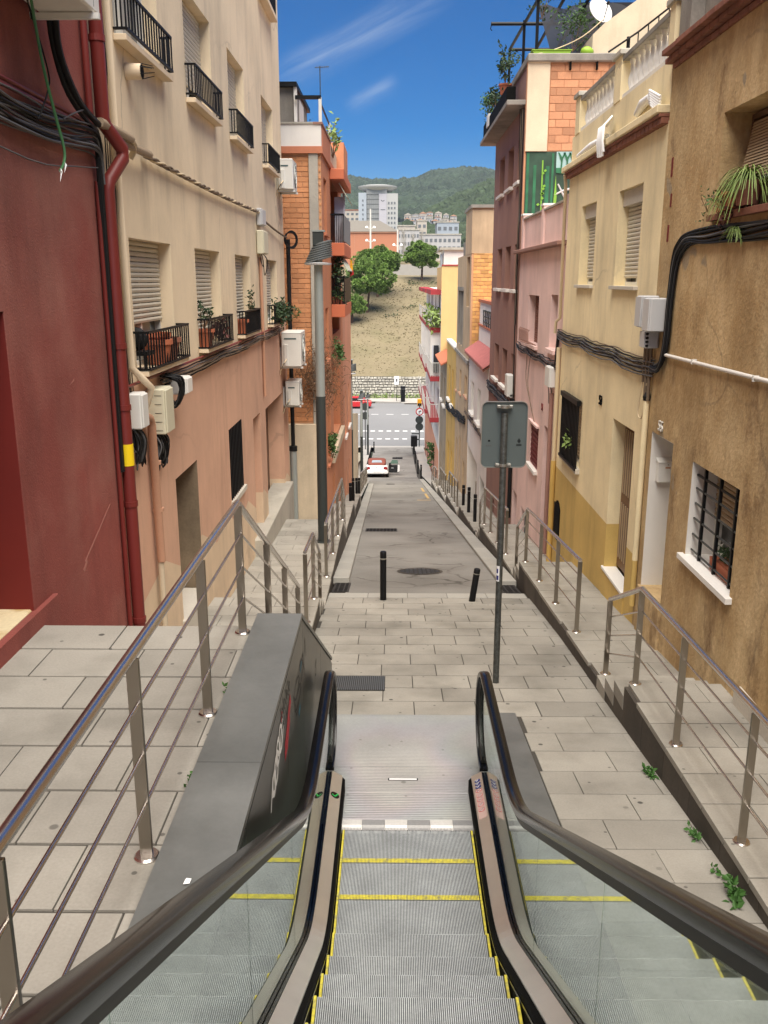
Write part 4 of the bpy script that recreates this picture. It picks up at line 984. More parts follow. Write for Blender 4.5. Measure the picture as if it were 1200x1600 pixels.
for k, zz in enumerate((5.06, 3.44)):
    sl_b = build(MB().box(XB + .002, -1.45, 25.15, 28.9, zz - .34, zz, .01), 'balcony_slab', 'balcony_orange', bb)
    for i in range(8):
        xx = XB + .02 + i * .048; build(MB().box(xx - .008, xx + .008, 25.16, 25.18, zz, zz + .70), 'balcony_bar', 'black_metal', sl_b)
    build(MB().box(XB, -1.455, 25.15, 25.19, zz + .70, zz + .75), 'balcony_rail', 'black_metal', sl_b)
    build(MB().box(-1.49, -1.46, 25.2, 28.9, zz + .05, zz + .74), 'balcony_panel', 'shutter_grey' if k == 0 else 'black_metal', sl_b)
build(MB().box(-1.53, -1.47, 26.0, 26.1, 5.07, 6.4), 'balcony_screen', 'grey_cloth', bb); build(MB().box(-1.76, -1.50, 26.02, 26.08, 5.07, 6.3), 'balcony_screen', 'grey_cloth', bb)
build(MB().box(XB + .002, -1.44, 25.0, 29.1, 6.66, 6.92, .01), 'balcony_canopy', 'balcony_orange', bb)
for za, zb in ((6.64, 6.28), (4.7, 4.35)):
    build(MB().add([(-1.60, 25.6, za), (-1.38, 25.6, zb), (-1.38, 28.7, zb), (-1.60, 28.7, za), (-1.61, 25.6, za - .03), (-1.39, 25.6, zb - .03), (-1.39, 28.7, zb - .03), (-1.61, 28.7, za - .03)], [(0, 1, 2, 3), (7, 6, 5, 4), (0, 4, 5, 1), (1, 5, 6, 2)]), 'awning', 'awning', bb)
build(MB().box(XB + .002, XB + .12, 24, 29, -.75, -.5), 'balcony_slab', 'beige_stucco', bb)
# roof shed + frame + antenna
t = thing('roof_shed', 'grey weathered shed on the flat roof of the brick block', 'shed', (-2.9, 23.8, 7.6))
build(MB().box(-4.2, -2.42, 22.5, 25.5, 7.6, 8.40), 'shed_wall', 'weathered_concrete', t); build(MB().box(-4.4, -2.36, 22.35, 25.8, 8.40, 8.50), 'shed_roof', 'black_metal', t)
build(MB().box(-2.44, -2.37, 22.42, 22.52, 7.6, 8.4), 'shed_post', 'white_stucco', t); build(MB().box(-2.415, -2.40, 23.4, 24.4, 7.6, 8.3), 'shed_door', 'white_stucco', t)
t = thing('roof_frame', 'thin white and dark metal frame on the roof edge beside the shed', 'frame', (-1.9, 23, 7.6))
build(MB().box(-1.86, -1.79, 22.3, 22.37, 7.6, 8.16), 'post', 'frame_white', t); build(MB().box(-1.86, -1.80, 25.4, 25.46, 7.6, 8.10), 'post', 'frame_white', t)
build(MB().box(-2.40, -1.80, 22.3, 22.37, 8.12, 8.20), 'beam', 'black_metal', t); build(MB().box(-1.85, -1.82, 22.37, 25.4, 8.06, 8.10), 'beam', 'black_metal', t)
t = thing('antenna', 'thin television antenna mast standing on the brick block roof', 'antenna', (-1.84, 22.5, 7.6))
build(MB().cyl((-1.83, 22.5, 7.6), (-1.83, 22.5, 8.85), .012), 'mast', 'galvanised', t)
build(MB().cyl((-1.95, 22.5, 8.82), (-1.62, 22.5, 8.84), .008), 'boom', 'galvanised', t)
for i in range(6): build(MB().cyl((-1.9 + i * .05, 22.38, 8.83), (-1.9 + i * .05, 22.62, 8.83), .005, n=5), 'element', 'galvanised', t)
# ---------------------------------------------------------------- left: salmon house, garden wall
sops = [(31.3, 32.3, -1.3, .3, .2), (33.6, 34.7, -1.3, .3, .2), (31.3, 32.3, -4.6, -2.5, .2), (33.6, 34.8, -4.6, -2.6, .2)]
sh = house('salmon_house', 'salmon pink plastered house beyond the brick block on the left', 'house', XB, 1, 30.45, 36.2, -8, 2.95, 'salmon_stucco', sops)
for o in sops: window(sh, XB, 1, o[0], o[1], o[2], o[3], .2, frac=.8, shut='shutter_warm', frame='frame_brown', sill=('white_stucco', .07, .08))
t = build(MB().prism([(36.3, -9), (36.3, -1.2), (60, -4.6), (60, -12)], 'x', -2.75, -2.5), 'garden_wall', 'beige_stucco', None, 'long beige garden wall along the left pavement beyond the salmon house', 'wall')

# ---------------------------------------------------------------- right: brown house
wops = [(6.5, 9.02, 4.70, 5.6, .30), (7.75, 9.05, 1.28, 2.30, .32), (9.72, 10.56, .40, 2.36, .50)]
br = house('brown_house', 'weathered brown stucco house at the right edge with brick cornice', 'house', XR, -1, -4, 10.80, -1.5, 6.33, 'brown_stucco', wops, near=False, roof=True)
window(br, XR, -1, 7.78, 9.02, 1.31, 2.30, .32, frac=.58, shut='shutter_warm')
rv = MB(); rv.quad((XR + .004, 9.046, 1.3), (XR + .32, 9.046, 1.3), (XR + .32, 9.046, 2.296), (XR + .004, 9.046, 2.296)); rv.quad((XR + .004, 7.754, 1.3), (XR + .004, 7.754, 2.3), (XR + .32, 7.754, 2.3), (XR + .32, 7.754, 1.3)); rv.quad((XR + .004, 7.75, 2.297), (XR + .32, 7.75, 2.297), (XR + .32, 9.05, 2.297), (XR + .004, 9.05, 2.297))
build(rv, 'white_reveal', 'white_stucco', br)
build(MB().box(XR - .06, XR + .32, 7.68, 9.12, 1.245, 1.305, .004), 'window_sill', 'marble', br)
gr = build(MB().box(XR + .055, XR + .075, 7.755, 9.045, 2.15, 2.17), 'window_grille', 'black_metal', br)
for z in (1.36, 1.53, 1.70, 1.86, 2.02): build(MB().cyl((XR + .065, 7.755, z), (XR + .065, 9.045, z), .011, n=8), 'grille_bar', 'galvanised', gr)
for y in (7.95, 8.37, 8.80): build(MB().box(XR + .05, XR + .08, y - .015, y + .015, 1.31, 2.28), 'grille_bar', 'black_metal', gr)
bw = MB(); Xd = XR + .50
bw.quad((XR + .004, 10.556, .4), (Xd, 10.556, .4), (Xd, 10.556, 2.356), (XR + .004, 10.556, 2.356)); bw.quad((XR + .004, 9.724, .4), (XR + .004, 9.724, 2.356), (Xd, 9.724, 2.356), (Xd, 9.724, .4)); bw.quad((XR, 9.72, 2.357), (Xd, 9.72, 2.357), (Xd, 10.56, 2.357), (XR, 10.56, 2.357))
build(bw, 'white_door_reveal', 'white_stucco', br); build(MB().box(Xd - .05, Xd, 9.72, 10.56, .40, 2.36), 'door', 'frame_white', br)
build(MB().box(XR - .03, Xd, 9.68, 10.6, -.3, .44, .01), 'door_step', 'brown_stucco', br)
build(MB().box(XR - .06, XR + .1, 5.0, 7.3, -.2, .63, .012), 'door_step', 'sill_stone', br)
# upper window with rolled blind and its pots ledge
w_ = window(br, XR, -1, 6.52, 9.0, 4.70, 5.58, .30, style='none', frame='frame_brown')
bl = MB()
for i in range(19):
    t_ = i / 19; z = 5.50 - t_ * .52; xx = XR + .25 - t_ * .09
    bl.prism([(xx, z), (xx - .014, z - .003), (xx - .028, z - .027), (xx - .014, z - .024)], 'y', 6.6, 8.88)
build(bl, 'blind', 'shutter_warm', w_); build(MB().cyl((XR + .15, 6.55, 4.96), (XR + .15, 8.9, 4.96), .016), 'blind_bar', 'plastic_grey', w_)
build(MB().box(XR - .06, XR + .28, 6.5, 9.1, 4.64, 4.70, .004), 'window_sill', 'terracotta_old', br)
# brick cornice: two courses of separate bricks
me1 = mesh_of(MB().box(-.09, .14, -.115, .115, 0, .055, .005), 'cornice_brick', 'terracotta_old'); me2 = mesh_of(MB().box(-.16, .14, -.115, .115, 0, .055, .005), 'cornice_brick', 'terracotta_old'); me3 = mesh_of(MB().box(-.03, .14, -.115, .115, 0, .055, .005), 'cornice_brick', 'terracotta_old')
for i in range(34):
    y = 10.70 - i * .24
    for me, z, dy in ((me3, 6.33, 0), (me1, 6.39, .1), (me2, 6.45, 0)): piece('cornice_brick', me, (XR, y + dy - .1, z + R.uniform(-.004, .004)), br)
build(MB().box(XR + .16, XR + .9, -4, 10.72, 6.33, 8.9), 'upper_wall', 'weathered_concrete', br); build(MB().box(XR + .02, XR + .2, 10.36, 10.74, 6.51, 8.9), 'corner_pilaster', 'weathered_concrete', br)
# brown stucco chips
for (yy, zz, a, b) in ((10.55, 5.3, .03, .1), (10.5, 4.95, .025, .07), (10.52, 4.6, .03, .09)): build(MB().box(XR - .004, XR + .01, yy - a, yy + a, zz - b, zz + b), 'wall_chip', 'red_reveal', br)

# ---------------------------------------------------------------- right: yellow house
yops = [(11.70, 12.92, 4.02, 5.26, .20), (14.32, 15.42, 4.02, 5.25, .20), (14.55, 15.92, 1.08, 2.17, .14), (11.32, 12.46, -.6, 2.23, .24)]
yh = house('yellow_house', 'pale yellow stucco house with ochre base and balustraded roof terrace', 'house', XR, -1, 10.80, 16.62, -2.6, 5.82, 'yellow_stucco', yops, near=True)
for o in yops[:2]:
    window(yh, XR, -1, o[0], o[1], o[2], o[3], .20, frac=.92, sill=('sill_stone', .06, .05))
    build(MB().box(XR + .06, XR + .20, o[0] + .01, o[1] - .01, o[3] - .2, o[3] - .005), 'shutter_box', 'sill_stone', yh)
pn = window(yh, XR, -1, 14.55, 15.92, 1.08, 2.17, .14, frac=.9, shut='shutter_warm', sill=('sill_stone', .07, .09))
gr = build(MB().box(XR - .10, XR - .03, 14.5, 15.97, 2.12, 2.2), 'window_grille', 'black_metal', yh)
for i in range(13): y = 14.53 + i * .118; build(MB().box(XR - .075, XR - .05, y - .011, y + .011, 1.04, 2.15), 'grille_bar', 'black_metal', gr)
build(MB().box(XR - .09, XR - .04, 14.5, 15.97, 1.04, 1.08), 'grille_rail', 'black_metal', gr)
dr = build(MB().box(XR + .18, XR + .24, 11.32, 12.46, .1, 2.23), 'door', 'door_wood', yh)
for (a, b, c, d) in ((11.42, 11.85, 1.2, 2.1), (11.93, 12.36, 1.2, 2.1), (11.42, 11.85, .25, 1.05), (11.93, 12.36, .25, 1.05)):
    build(MB().box(XR + .165, XR + .182, a, b, c, d), 'door_panel', 'frame_brown', dr)
    for i in range(4): yy = a + .06 + i * (b - a - .1) / 3; build(MB().box(XR + .153, XR + .167, yy - .012, yy + .012, c, d), 'door_slat', 'shutter_warm', dr)
build(MB().box(XR - .03, XR + .18, 11.26, 12.52, .015, .06, .006), 'door_sill', 'marble', yh); build(MB().box(XR - .015, XR + .17, 11.28, 12.5, -.6, .013), 'door_step', 'yellow_stucco', yh)
build(MB().box(XR - .14, XR + .5, 10.82, 16.7, 5.90, 5.99, .01), 'cornice', 'yellow_stucco', yh)
me1 = mesh_of(MB().box(-.085, .1, -.075, .075, 0, .07, .004), 'cornice_brick', 'terracotta_old'); me2 = mesh_of(MB().box(-.11, .1, -.14, .14, 0, .035, .004), 'cornice_brick', 'terracotta_old')
for i in range(33): piece('cornice_brick', me1, (XR, 10.9 + i * .175, 5.79), yh)
for i in range(20): piece('cornice_brick', me2, (XR, 10.96 + i * .288, 5.862), yh)
build(MB().box(XR + .0, XR + .22, 10.82, 16.55, 5.99, 6.46), 'parapet', 'yellow_stucco', yh)
for (a, b) in ((10.82, 11.02), (13.20, 13.58), (15.98, 16.32)):
    build(MB().box(XR - .01, XR + .24, a, b, 6.46, 7.02), 'balustrade_pier', 'yellow_stucco', yh); build(MB().box(XR - .05, XR + .28, a - .05, b + .05, 7.02, 7.09, .008), 'pier_cap', 'concrete', yh)
bprof = [(.045, 0), (.045, .03), (.03, .05), (.055, .13), (.05, .18), (.026, .27), (.03, .33), (.024, .36), (.04, .38), (.045, .42)]
bal_me = mesh_of(MB().lathe((0, 0, 0), bprof, 10), 'baluster', 'white_stucco', 60)
for (a, b) in ((11.02, 13.20), (13.58, 15.98)):
    build(MB().box(XR + .02, XR + .20, a, b, 6.46, 6.52), 'balustrade_base', 'white_stucco', yh); build(MB().box(XR - .0, XR + .22, a, b, 6.94, 7.01, .008), 'balustrade_rail', 'weathered_concrete', yh)
    n = round((b - a) / .235)
    for i in range(n): piece('baluster', bal_me, (XR + .11, a + (i + .5) * (b - a) / n, 6.52), yh)
# white splashed insulation on cornice
for (ya, yb, za) in ((15.6, 13.7, 6.0), (12.0, 11.3, 6.12)):
    pass
t = thing('terrace_room', 'cream rooftop room with sloping top edge behind the roof balustrade', 'rooftop room', (5.5, 23.2, 9.12))
build(MB().prism([(4.50, 9.125), (4.50, 9.62), (4.75, 9.85), (6.9, 11.3), (9.5, 11.6), (9.5, 9.125)], 'y', 23.0, 27.5), 'wall', 'beige_stucco', t)
t = thing('terrace_railing', 'dark iron sloping handrail with short bars on the yellow house terrace', 'railing', (3.95, 16.4, 6.0))
build(MB().cyl((3.72, 16.2, 6.0), (3.72, 16.2, 7.95), .03, n=8), 'post', 'black_metal', t)
build(MB().tube([(3.40, 16.2, 7.72), (3.85, 16.1, 8.0), (4.9, 15.6, 8.75)], .016), 'handrail', 'black_metal', t); build(MB().tube([(3.72, 16.15, 7.72), (4.9, 15.6, 8.50)], .014), 'rail', 'black_metal', t)
for i in range(8): x = 3.85 + i * .14; build(MB().cyl((x, 16.1 - (x - 3.85) * .476, 7.80 + (x - 3.85) * .66), (x, 16.1 - (x - 3.85) * .476, 7.99 + (x - 3.85) * .71), .010, n=6), 'bar', 'black_metal', t)
build(MB().tube([(3.72, 16.2, 7.75), (4.6, 16.9, 7.75)], .013), 'rail', 'black_metal', t); build(MB().tube([(3.72, 16.2, 7.5), (4.6, 16.9, 7.5)], .013), 'rail', 'black_metal', t)
# foam splash mounds on the cornice (white sealant)
def blob(mb, c, r, n=9, m=6, jit=.15):
    k = len(mb.v)
    for i in range(m + 1):
        ph = math.pi * i / m
        for j in range(n):
            th = 2 * math.pi * j / n; q = 1 + R.uniform(-jit, jit)
            mb.v.append((c[0] + r[0] * q * math.sin(ph) * math.cos(th), c[1] + r[1] * q * math.sin(ph) * math.sin(th), c[2] + r[2] * q * math.cos(ph)))
    for i in range(m):
        for j in range(n):
            j2 = (j + 1) % n; mb.f.append((k + i * n + j, k + (i + 1) * n + j, k + (i + 1) * n + j2, k + i * n + j2))
    return mb
def wrap_pipe(label, y0, y1, drape_y):
    t = thing('wrapped_pipe', label, 'pipe', (XR - .06, (y0 + y1) / 2, 6.05)); q = MB().tube([(XR - .06, y0, 6.04), (XR - .07, (y0 + y1) / 2, 6.06), (XR - .06, y1, 6.05)], [.045, .06, .045], 10); build(q, 'pipe_wrap', 'white_paint', t, smooth=60)
    for i in range(8):
        y = drape_y - .16 + i * .045
        build(MB().tube([(XR - .06, y, 6.28 - .01 * i), (XR - .17, y - .02, 6.16), (XR - .19, y - .05, 5.95), (XR - .17, y - .06, 5.80 + R.uniform(-.05, .05))], .020, 6), 'wrap_strip', 'white_paint', t, smooth=60)
wrap_pipe('white wrapped pipe with draped strips on the middle of the yellow cornice', 15.6, 13.6, 13.5)
t = thing('wrapped_pipe', 'short white wrapped bundle on the yellow parapet next to the brown house', 'pipe', (XR - .05, 11.5, 6.15)); build(MB().tube([(XR - .04, 12.1, 6.10), (XR - .06, 11.75, 6.16), (XR - .05, 11.45, 6.18)], [.04, .06, .05], 10), 'pipe_wrap', 'white_paint', t, smooth=60)
for i in range(7): build(MB().tube([(XR - .04, 11.55, 6.26 - .02 * i), (XR - .11, 11.3 - .02 * i, 6.22 - .03 * i), (XR - .06, 11.0, 6.10 - .03 * i)], .017, 6), 'wrap_strip', 'white_paint', t, smooth=60)

# ---------------------------------------------------------------- right: pink house
pops = [(19.45, 20.95, 2.72, 3.77, .22), (17.2, 17.98, 2.80, 3.82, .22), (18.78, 19.85, .14, 1.06, .1), (17.42, 18.12, -3, 1.24, .25), (21.66, 22.45, -3, -1.08, .2), (19.6, 20.9, -2.6, -1.15, .15)]
pk = house('pink_house', 'dusty pink stucco house with narrow windows and a pink roof parapet', 'house', XR, -1, 16.62, 22.62, -4.5, 4.70, 'pink_stucco', pops, near=True)
for o in pops[:2]: window(pk, XR, -1, o[0], o[1], o[2], o[3], .22, frac=1, shut='mauve_reveal', frame='mauve_reveal', sill=('pink_stucco', .07, .08))
sb_ = build(MB().box(XR + .02, XR + .06, 18.78, 19.85, .14, 1.06), 'shutter', 'door_red', pk)
for i in range(8): build(MB().box(XR + .005, XR + .022, 18.82, 19.81, .18 + i * .11, .24 + i * .11), 'shutter_slat', 'door_red', sb_)
build(MB().box(XR - .08, XR + .1, 18.72, 19.92, .06, .138, .004), 'window_sill', 'white_stucco', pk); build(MB().box(XR - .06, XR + .05, 18.7, 19.95, 1.065, 1.11), 'window_hood', 'pink_stucco', pk)
build(MB().box(XR + .19, XR + .25, 17.42, 18.12, -3, 1.24), 'door', 'door_red', pk); build(MB().box(XR + .15, XR + .2, 21.66, 22.45, -3, -1.08), 'door', 'door_red', pk); build(MB().box(XR + .1, XR + .15, 19.6, 20.9, -2.6, -1.15), 'vent_window', 'grille_dark', pk)
build(MB().box(XR - .16, XR + .2, 16.66, 22.75, 4.70, 4.78, .012), 'cornice', 'mauve_stucco', pk)
build(MB().box(XR + .02, XR + .2, 16.66, 22.4, 4.781, 5.46), 'parapet', 'pink_stucco', pk)
for y in (16.66, 19.2, 22.15): build(MB().box(XR - .02, XR + .24, y, y + .28, 4.782, 5.56), 'parapet_pier', 'pink_stucco', pk)
for (a, b, z) in ((16.94, 19.2, 5.46), (19.48, 22.15, 5.46)): build(MB().box(XR - .02, XR + .24, a, b, z, z + .035), 'parapet_coping', 'concrete', pk)
for y in (19.2, 22.15): build(MB().box(XR - .04, XR + .26, y - .02, y + .3, 5.56, 5.60), 'pier_cap', 'white_stucco', pk)
bk = build(MB().tube([(XR - .02, 19.5, 2.74), (XR - .2, 19.5, 2.78), (XR - .24, 20.2, 2.78), (XR - .2, 20.9, 2.78), (XR - .02, 20.9, 2.74)], .012, 6), 'window_basket', 'mauve_stucco', pk)
for i in range(11): y = 19.5 + i * .14; build(MB().tube([(XR - .01, y, 2.74), (XR - .19, y, 2.78), (XR - .2, y, 3.02), (XR - .17, y, 3.06)], .009, 5), 'basket_bar', 'mauve_stucco', bk)

# ---------------------------------------------------------------- right: mauve house
mops = []
for z0_, z1_ in ((6.42, 7.42), (3.86, 4.96), (1.27, 2.25)): mops += [(26.45, 27.6, z0_, z1_, .3), (24.5, 25.65, z0_, z1_, .3), (22.95, 23.72, z0_, z1_, .3)]
mops += [(24.6, 25.5, -4.5, -2.03, .3), (23.2, 23.9, -3.6, -2.2, .3), (26.5, 27.5, -5, -2.4, .3)]
mh = house('mauve_house', 'tall mauve stucco house with brick side wall and roof garden on the right', 'house', XR, -1, 22.65, 28.95, -7, 8.05, 'mauve_stucco', mops, near=False)
for o in mops[:9]:
    build(MB().box(XR + .26, XR + .3, o[0], o[1], o[2], o[3]), 'window_shutter', 'mauve_reveal', mh)
    build(MB().box(XR - .10, XR + .27, o[0] - .05, o[1] + .05, o[2] - .085, o[2] - .002, .005), 'window_sill', 'white_stucco', mh)
for o in mops[9:]: build(MB().box(XR + .24, XR + .3, o[0], o[1], o[2], o[3]), 'door', 'door_wood', mh)
nw = MB(); nw.quad((XR, 22.65, -7), (XR, 22.65, 8.95), (10, 22.65, 8.95), (10, 22.65, -7)); build(nw, 'party_wall', 'brick_pale', mh)
bricks(mh, 22.648, 3.50, 5.6, 7.02, 8.93, .335, .172, 'brick_pale', pr=.012, gap=.010)
build(MB().box(XR + .02, 3.48, 22.60, 22.72, 7.03, 9.02), 'corner_strip', 'beige_stucco', mh)
build(MB().box(XR + .0, 7, 22.52, 28.9, 8.95, 9.12, .02), 'roof_slab', 'weathered_concrete', mh)
for x in (3.94, 4.55, 5.15): build(MB().box(x - .018, x + .018, 22.55, 22.64, 8.78, 8.949), 'drain_slot', 'black', mh)
build(MB().box(XR - .44, XR + .3, 22.66, 29.4, 8.05, 8.16, .01), 'roof_ledge', 'weathered_concrete', mh)
build(MB().box(XR + .05, XR + .3, 22.66, 28.9, 8.161, 8.945), 'upper_wall', 'mauve_stucco', mh)
# mural on the lower side wall
mu = thing('mural', 'green painted mural of bamboo and tree roots on the side wall above the pink parapet', 'mural', (3.7, 22.63, 6.2))
mq = lambda x0, x1, z0_, z1_, m_, nm, o=.0: build(MB().box(x0, x1, 22.632 - o, 22.638 - o, z0_, z1_), nm, m_, mu)
mq(3.0, 4.6, 4.75, 7.02, 'mural_dark', 'painted_ground'); mq(3.72, 4.6, 6.62, 7.02, 'mural_sky', 'painted_sky', .007)
build(MB().prism([(3.72, 6.55), (4.15, 6.5), (4.6, 6.6), (4.6, 6.66), (3.72, 6.66)], 'y', 22.616, 22.622), 'painted_hill', 'mural_green', mu)
for x, w_2, m_ in ((3.05, .06, 'mural_green'), (3.22, .07, 'mural_green'), (3.40, .035, 'mural_lime'), (3.52, .09, 'mural_green'), (3.64, .05, 'mural_green')):
    mq(x - w_2 / 2, x + w_2 / 2, 4.8, 7.0 - R.uniform(0, .3), m_, 'painted_stem', .008)
for i in range(24): x, z = R.uniform(3.3, 3.5), R.uniform(5.0, 6.6); build(MB().prism([(x, z), (x + .05, z + .03), (x + .02, z + .07), (x - .03, z + .04)], 'y', 22.610, 22.613), 'painted_leaf', 'mural_lime', mu)
build(MB().prism([(3.66, 5.2), (3.72, 5.25), (3.76, 6.0), (3.72, 6.5), (3.69, 6.0)], 'y', 22.606, 22.609), 'painted_stem', 'mural_lime', mu)
for i in range(6): x = 3.82 + i * .13; build(MB().prism([(x, 6.62), (x + .03, 6.62), (x + .05, 6.85), (x + .12, 7.0), (x + .08, 7.0), (x + .03, 6.9), (x - .04, 7.0), (x - .07, 7.0), (x + .01, 6.8)], 'y', 22.611, 22.614), 'painted_tree', 'mural_green', mu)
for pts in ([(3.78, 6.3), (3.95, 6.0), (4.05, 5.75), (4.2, 5.55), (4.5, 5.6)], [(4.5, 6.3), (4.3, 6.05), (4.25, 5.8), (4.1, 5.6)], [(3.7, 6.05), (3.9, 6.15), (4.1, 6.2), (4.3, 6.3)], [(3.74, 5.7), (3.85, 5.4), (4.0, 5.2)]):
    build(MB().tube([(x, 22.625, z) for x, z in pts], [.02, .025, .03, .04, .05][:len(pts)], 6), 'painted_root', 'mural_white', mu)
mq(4.1, 4.6, 5.2, 5.65, 'mural_white', 'painted_root', .004)

# ---------------------------------------------------------------- right: white house
whops = [(34.2, 35.45, -.9, .27, .18), (31.6, 32.8, -.9, .30, .18), (32.2, 37.0, -8, -2.45, .6), (29.6, 31.2, -6.5, -2.6, .3)]
wh = house('white_house', 'small white house with red tiled eave between the sign and tan house', 'house', XR, -1, 29.0, 36.65, -8, 1.35, 'white_stucco', whops)
for o in whops[:2]: window(wh, XR, -1, o[0], o[1], o[2], o[3], .18, frac=.97, shut='shutter_grey', frame='shutter_grey', sill=('white_stucco', .1, .1))
build(MB().box(XR + .5, XR + .6, 32.2, 37, -8, -2.45), 'garage_back', 'white_stucco', wh); build(MB().box(XR + .35, XR + .45, 33.0, 36.4, -8, -4.0), 'garage_block', 'olive_stucco', wh); build(MB().box(XR + .2, XR + .3, 29.6, 31.2, -6.5, -2.6), 'shutter_door', 'shutter_grey', wh)
tiles = MB()
for i in range(36):
    y = 29.05 + i * .212
    for j in range(3):
        k_ = len(tiles.v); xa_ = XR - .22 + j * .22; za_ = 1.32 + j * .145
        for (dx, dz) in ((0, 0), (.24, .158)):
            for a in range(5): t_ = math.pi * a / 4; tiles.v.append((xa_ + dx, y + .09 * math.cos(t_), za_ + dz + .07 * math.sin(t_)))
        for a in range(4): tiles.f.append((k_ + a, k_ + a + 1, k_ + 6 + a, k_ + 5 + a))
        tiles.f.append((k_, k_ + 1, k_ + 2, k_ + 3, k_ + 4))
build(tiles, 'roof_tiles', 'roof_tile', wh, kind='stuff')
build(MB().prism([(XR - .22, 1.27), (XR + .5, 1.735), (XR + .5, 1.68), (XR - .19, 1.23)], 'y', 29.0, 36.7), 'roof_slab', 'terracotta_old', wh)
build(MB().box(XR + .35, XR + 4, 29.0, 36.6, 1.35, 2.35), 'upper_wall', 'white_stucco', wh)
build(MB().box(XR + .3, XR + 4, 29.0, 36.62, 2.35, 2.42), 'terrace_coping', 'terracotta', wh)
build(MB().box(XR + .36, XR + .5, 29.0, 36.5, 2.421, 3.25), 'terrace_screen', 'white_stucco', wh); build(MB().box(XR + .3, XR + .56, 28.98, 36.6, 3.25, 3.36), 'terrace_coping', 'terracotta', wh)
lt = build(MB().box(XR + .30, XR + .33, 29.2, 34.6, 2.95, 3.0), 'terrace_lattice', 'black_metal', wh)
for z in (2.55, 2.75): build(MB().box(XR + .305, XR + .325, 29.2, 34.6, z, z + .03), 'lattice_bar', 'black_metal', lt)
for i in range(9): y = 29.3 + i * .65; build(MB().box(XR + .3, XR + .33, y, y + .05, 2.42, 3.0), 'lattice_bar', 'black_metal', lt)
# ---------------------------------------------------------------- right: tan house with brick side wall
tops = [(43.7, 44.2, -1.1, 0, .2), (40.8, 41.95, -.95, .1, .2), (37.6, 38.9, -.7, .15, .2), (38, 39.2, -6.5, -3.6, .25), (40.4, 41.4, -6.8, -2.9, .25), (42.4, 43.4, -6.6, -3.3, .25), (37.4, 39.0, 3.0, 5.0, .3), (40.4, 43.4, 1.2, 3.6, .5)]
tn = house('tan_house', 'tall tan house with bare orange brick side wall beyond the white house', 'house', XR, -1, 36.72, 44.4, -9, 5.1, 'tan_stucco', tops, near=False)
nw = MB(); nw.quad((XR, 36.72, -9), (XR, 36.72, 6.8), (10, 36.72, 6.8), (10, 36.72, -9)); build(nw, 'party_wall', 'mortar', tn)
bricks(tn, 36.718, 3.02, 4.55, 1.3, 6.78, .30, .145, 'brick_yellow', maxn=290, pr=.012, gap=.022)
build(MB().box(XR - .01, 7, 36.7, 39.8, 5.1, 6.8), 'upper_wall', 'tan_stucco', tn); build(MB().box(XR - .06, 7, 36.62, 40.0, 6.8, 6.92), 'roof_slab', 'weathered_concrete', tn)
build(MB().box(XR + .2, 6, 39.8, 43.8, 5.1, 5.75), 'dormer', 'weathered_concrete', tn)
build(MB().box(XR - .08, XR + .2, 36.75, 44.4, .75, .9), 'string_course', 'weathered_concrete', tn)
build(MB().box(XR - .05, XR + .3, 40.2, 43.6, 3.62, 3.78), 'window_hood', 'weathered_concrete', tn)
for y in (40.4, 41.8, 43.2): build(MB().box(XR - .02, XR + .14, y, y + .22, 1.2, 3.6), 'pilaster', 'weathered_concrete', tn)
for o in tops[:3]: window(tn, XR, -1, o[0], o[1], o[2], o[3], .2, frac=.9, shut='shutter_warm', frame='frame_brown', sill=('salmon_paint', .06, .08))
for o in tops[3:6]: build(MB().box(XR + .2, XR + .25, o[0], o[1], o[2], o[3]), 'door', 'door_red' if o[0] == 40.4 else 'door_wood', tn)
for o in tops[6:]: build(MB().box(XR + o[4] - .05, XR + o[4], o[0], o[1], o[2], o[3]), 'window_pane', 'glass_dark', tn)
# ---------------------------------------------------------------- right: ochre house, grey house
oo = [(46, 47.2, -2.2, -.4, .2), (48.6, 50, -2.2, -.4, .2), (46, 47.2, -7.5, -4.6, .2), (48.6, 50, -7.5, -4.6, .2)]
oc = house('ochre_house', 'narrow ochre yellow house between the tan house and the grey house', 'house', XR, -1, 44.45, 51.9, -10, .75, 'ochre_stucco', oo)
for o in oo[:2]: window(oc, XR, -1, o[0], o[1], o[2], o[3], .2, frac=.6, shut='shutter_warm', frame='frame_brown', sill=('white_stucco', .14, .12))
for o in oo[2:]: build(MB().box(XR + .15, XR + .2, o[0], o[1], o[2], o[3]), 'door', 'door_wood', oc)
build(MB().box(XR - .05, XR + .25, 44.45, 51.9, .75, .85), 'parapet_coping', 'white_stucco', oc)
go = [(53.2, 54.6, -3.2, -1.6, .2), (56.2, 57.6, -3.2, -1.6, .2), (53, 54.3, -9, -6, .2), (56.4, 57.8, -9, -6, .2)]
gh = house('grey_house', 'low olive grey house with terracotta edged terrace on the right', 'house', XR, -1, 51.95, 59.2, -11, -.6, 'olive_stucco', go)
for o in go[:2]: window(gh, XR, -1, o[0], o[1], o[2], o[3], .2, frac=.6, shut='shutter_grey', frame='frame_brown', sill=('white_stucco', .14, .12))
for o in go[2:]: build(MB().box(XR + .15, XR + .2, o[0], o[1], o[2], o[3]), 'door', 'black_metal', gh)
build(MB().prism([(XR - .35, -.62), (XR + .4, -.25), (XR + .4, -.33), (XR - .35, -.70)], 'y', 52, 59.2), 'eave', 'terracotta', gh); build(MB().box(XR + .42, XR + .55, 52, 59.2, -.6, .35), 'terrace_parapet', 'tan_stucco', gh)
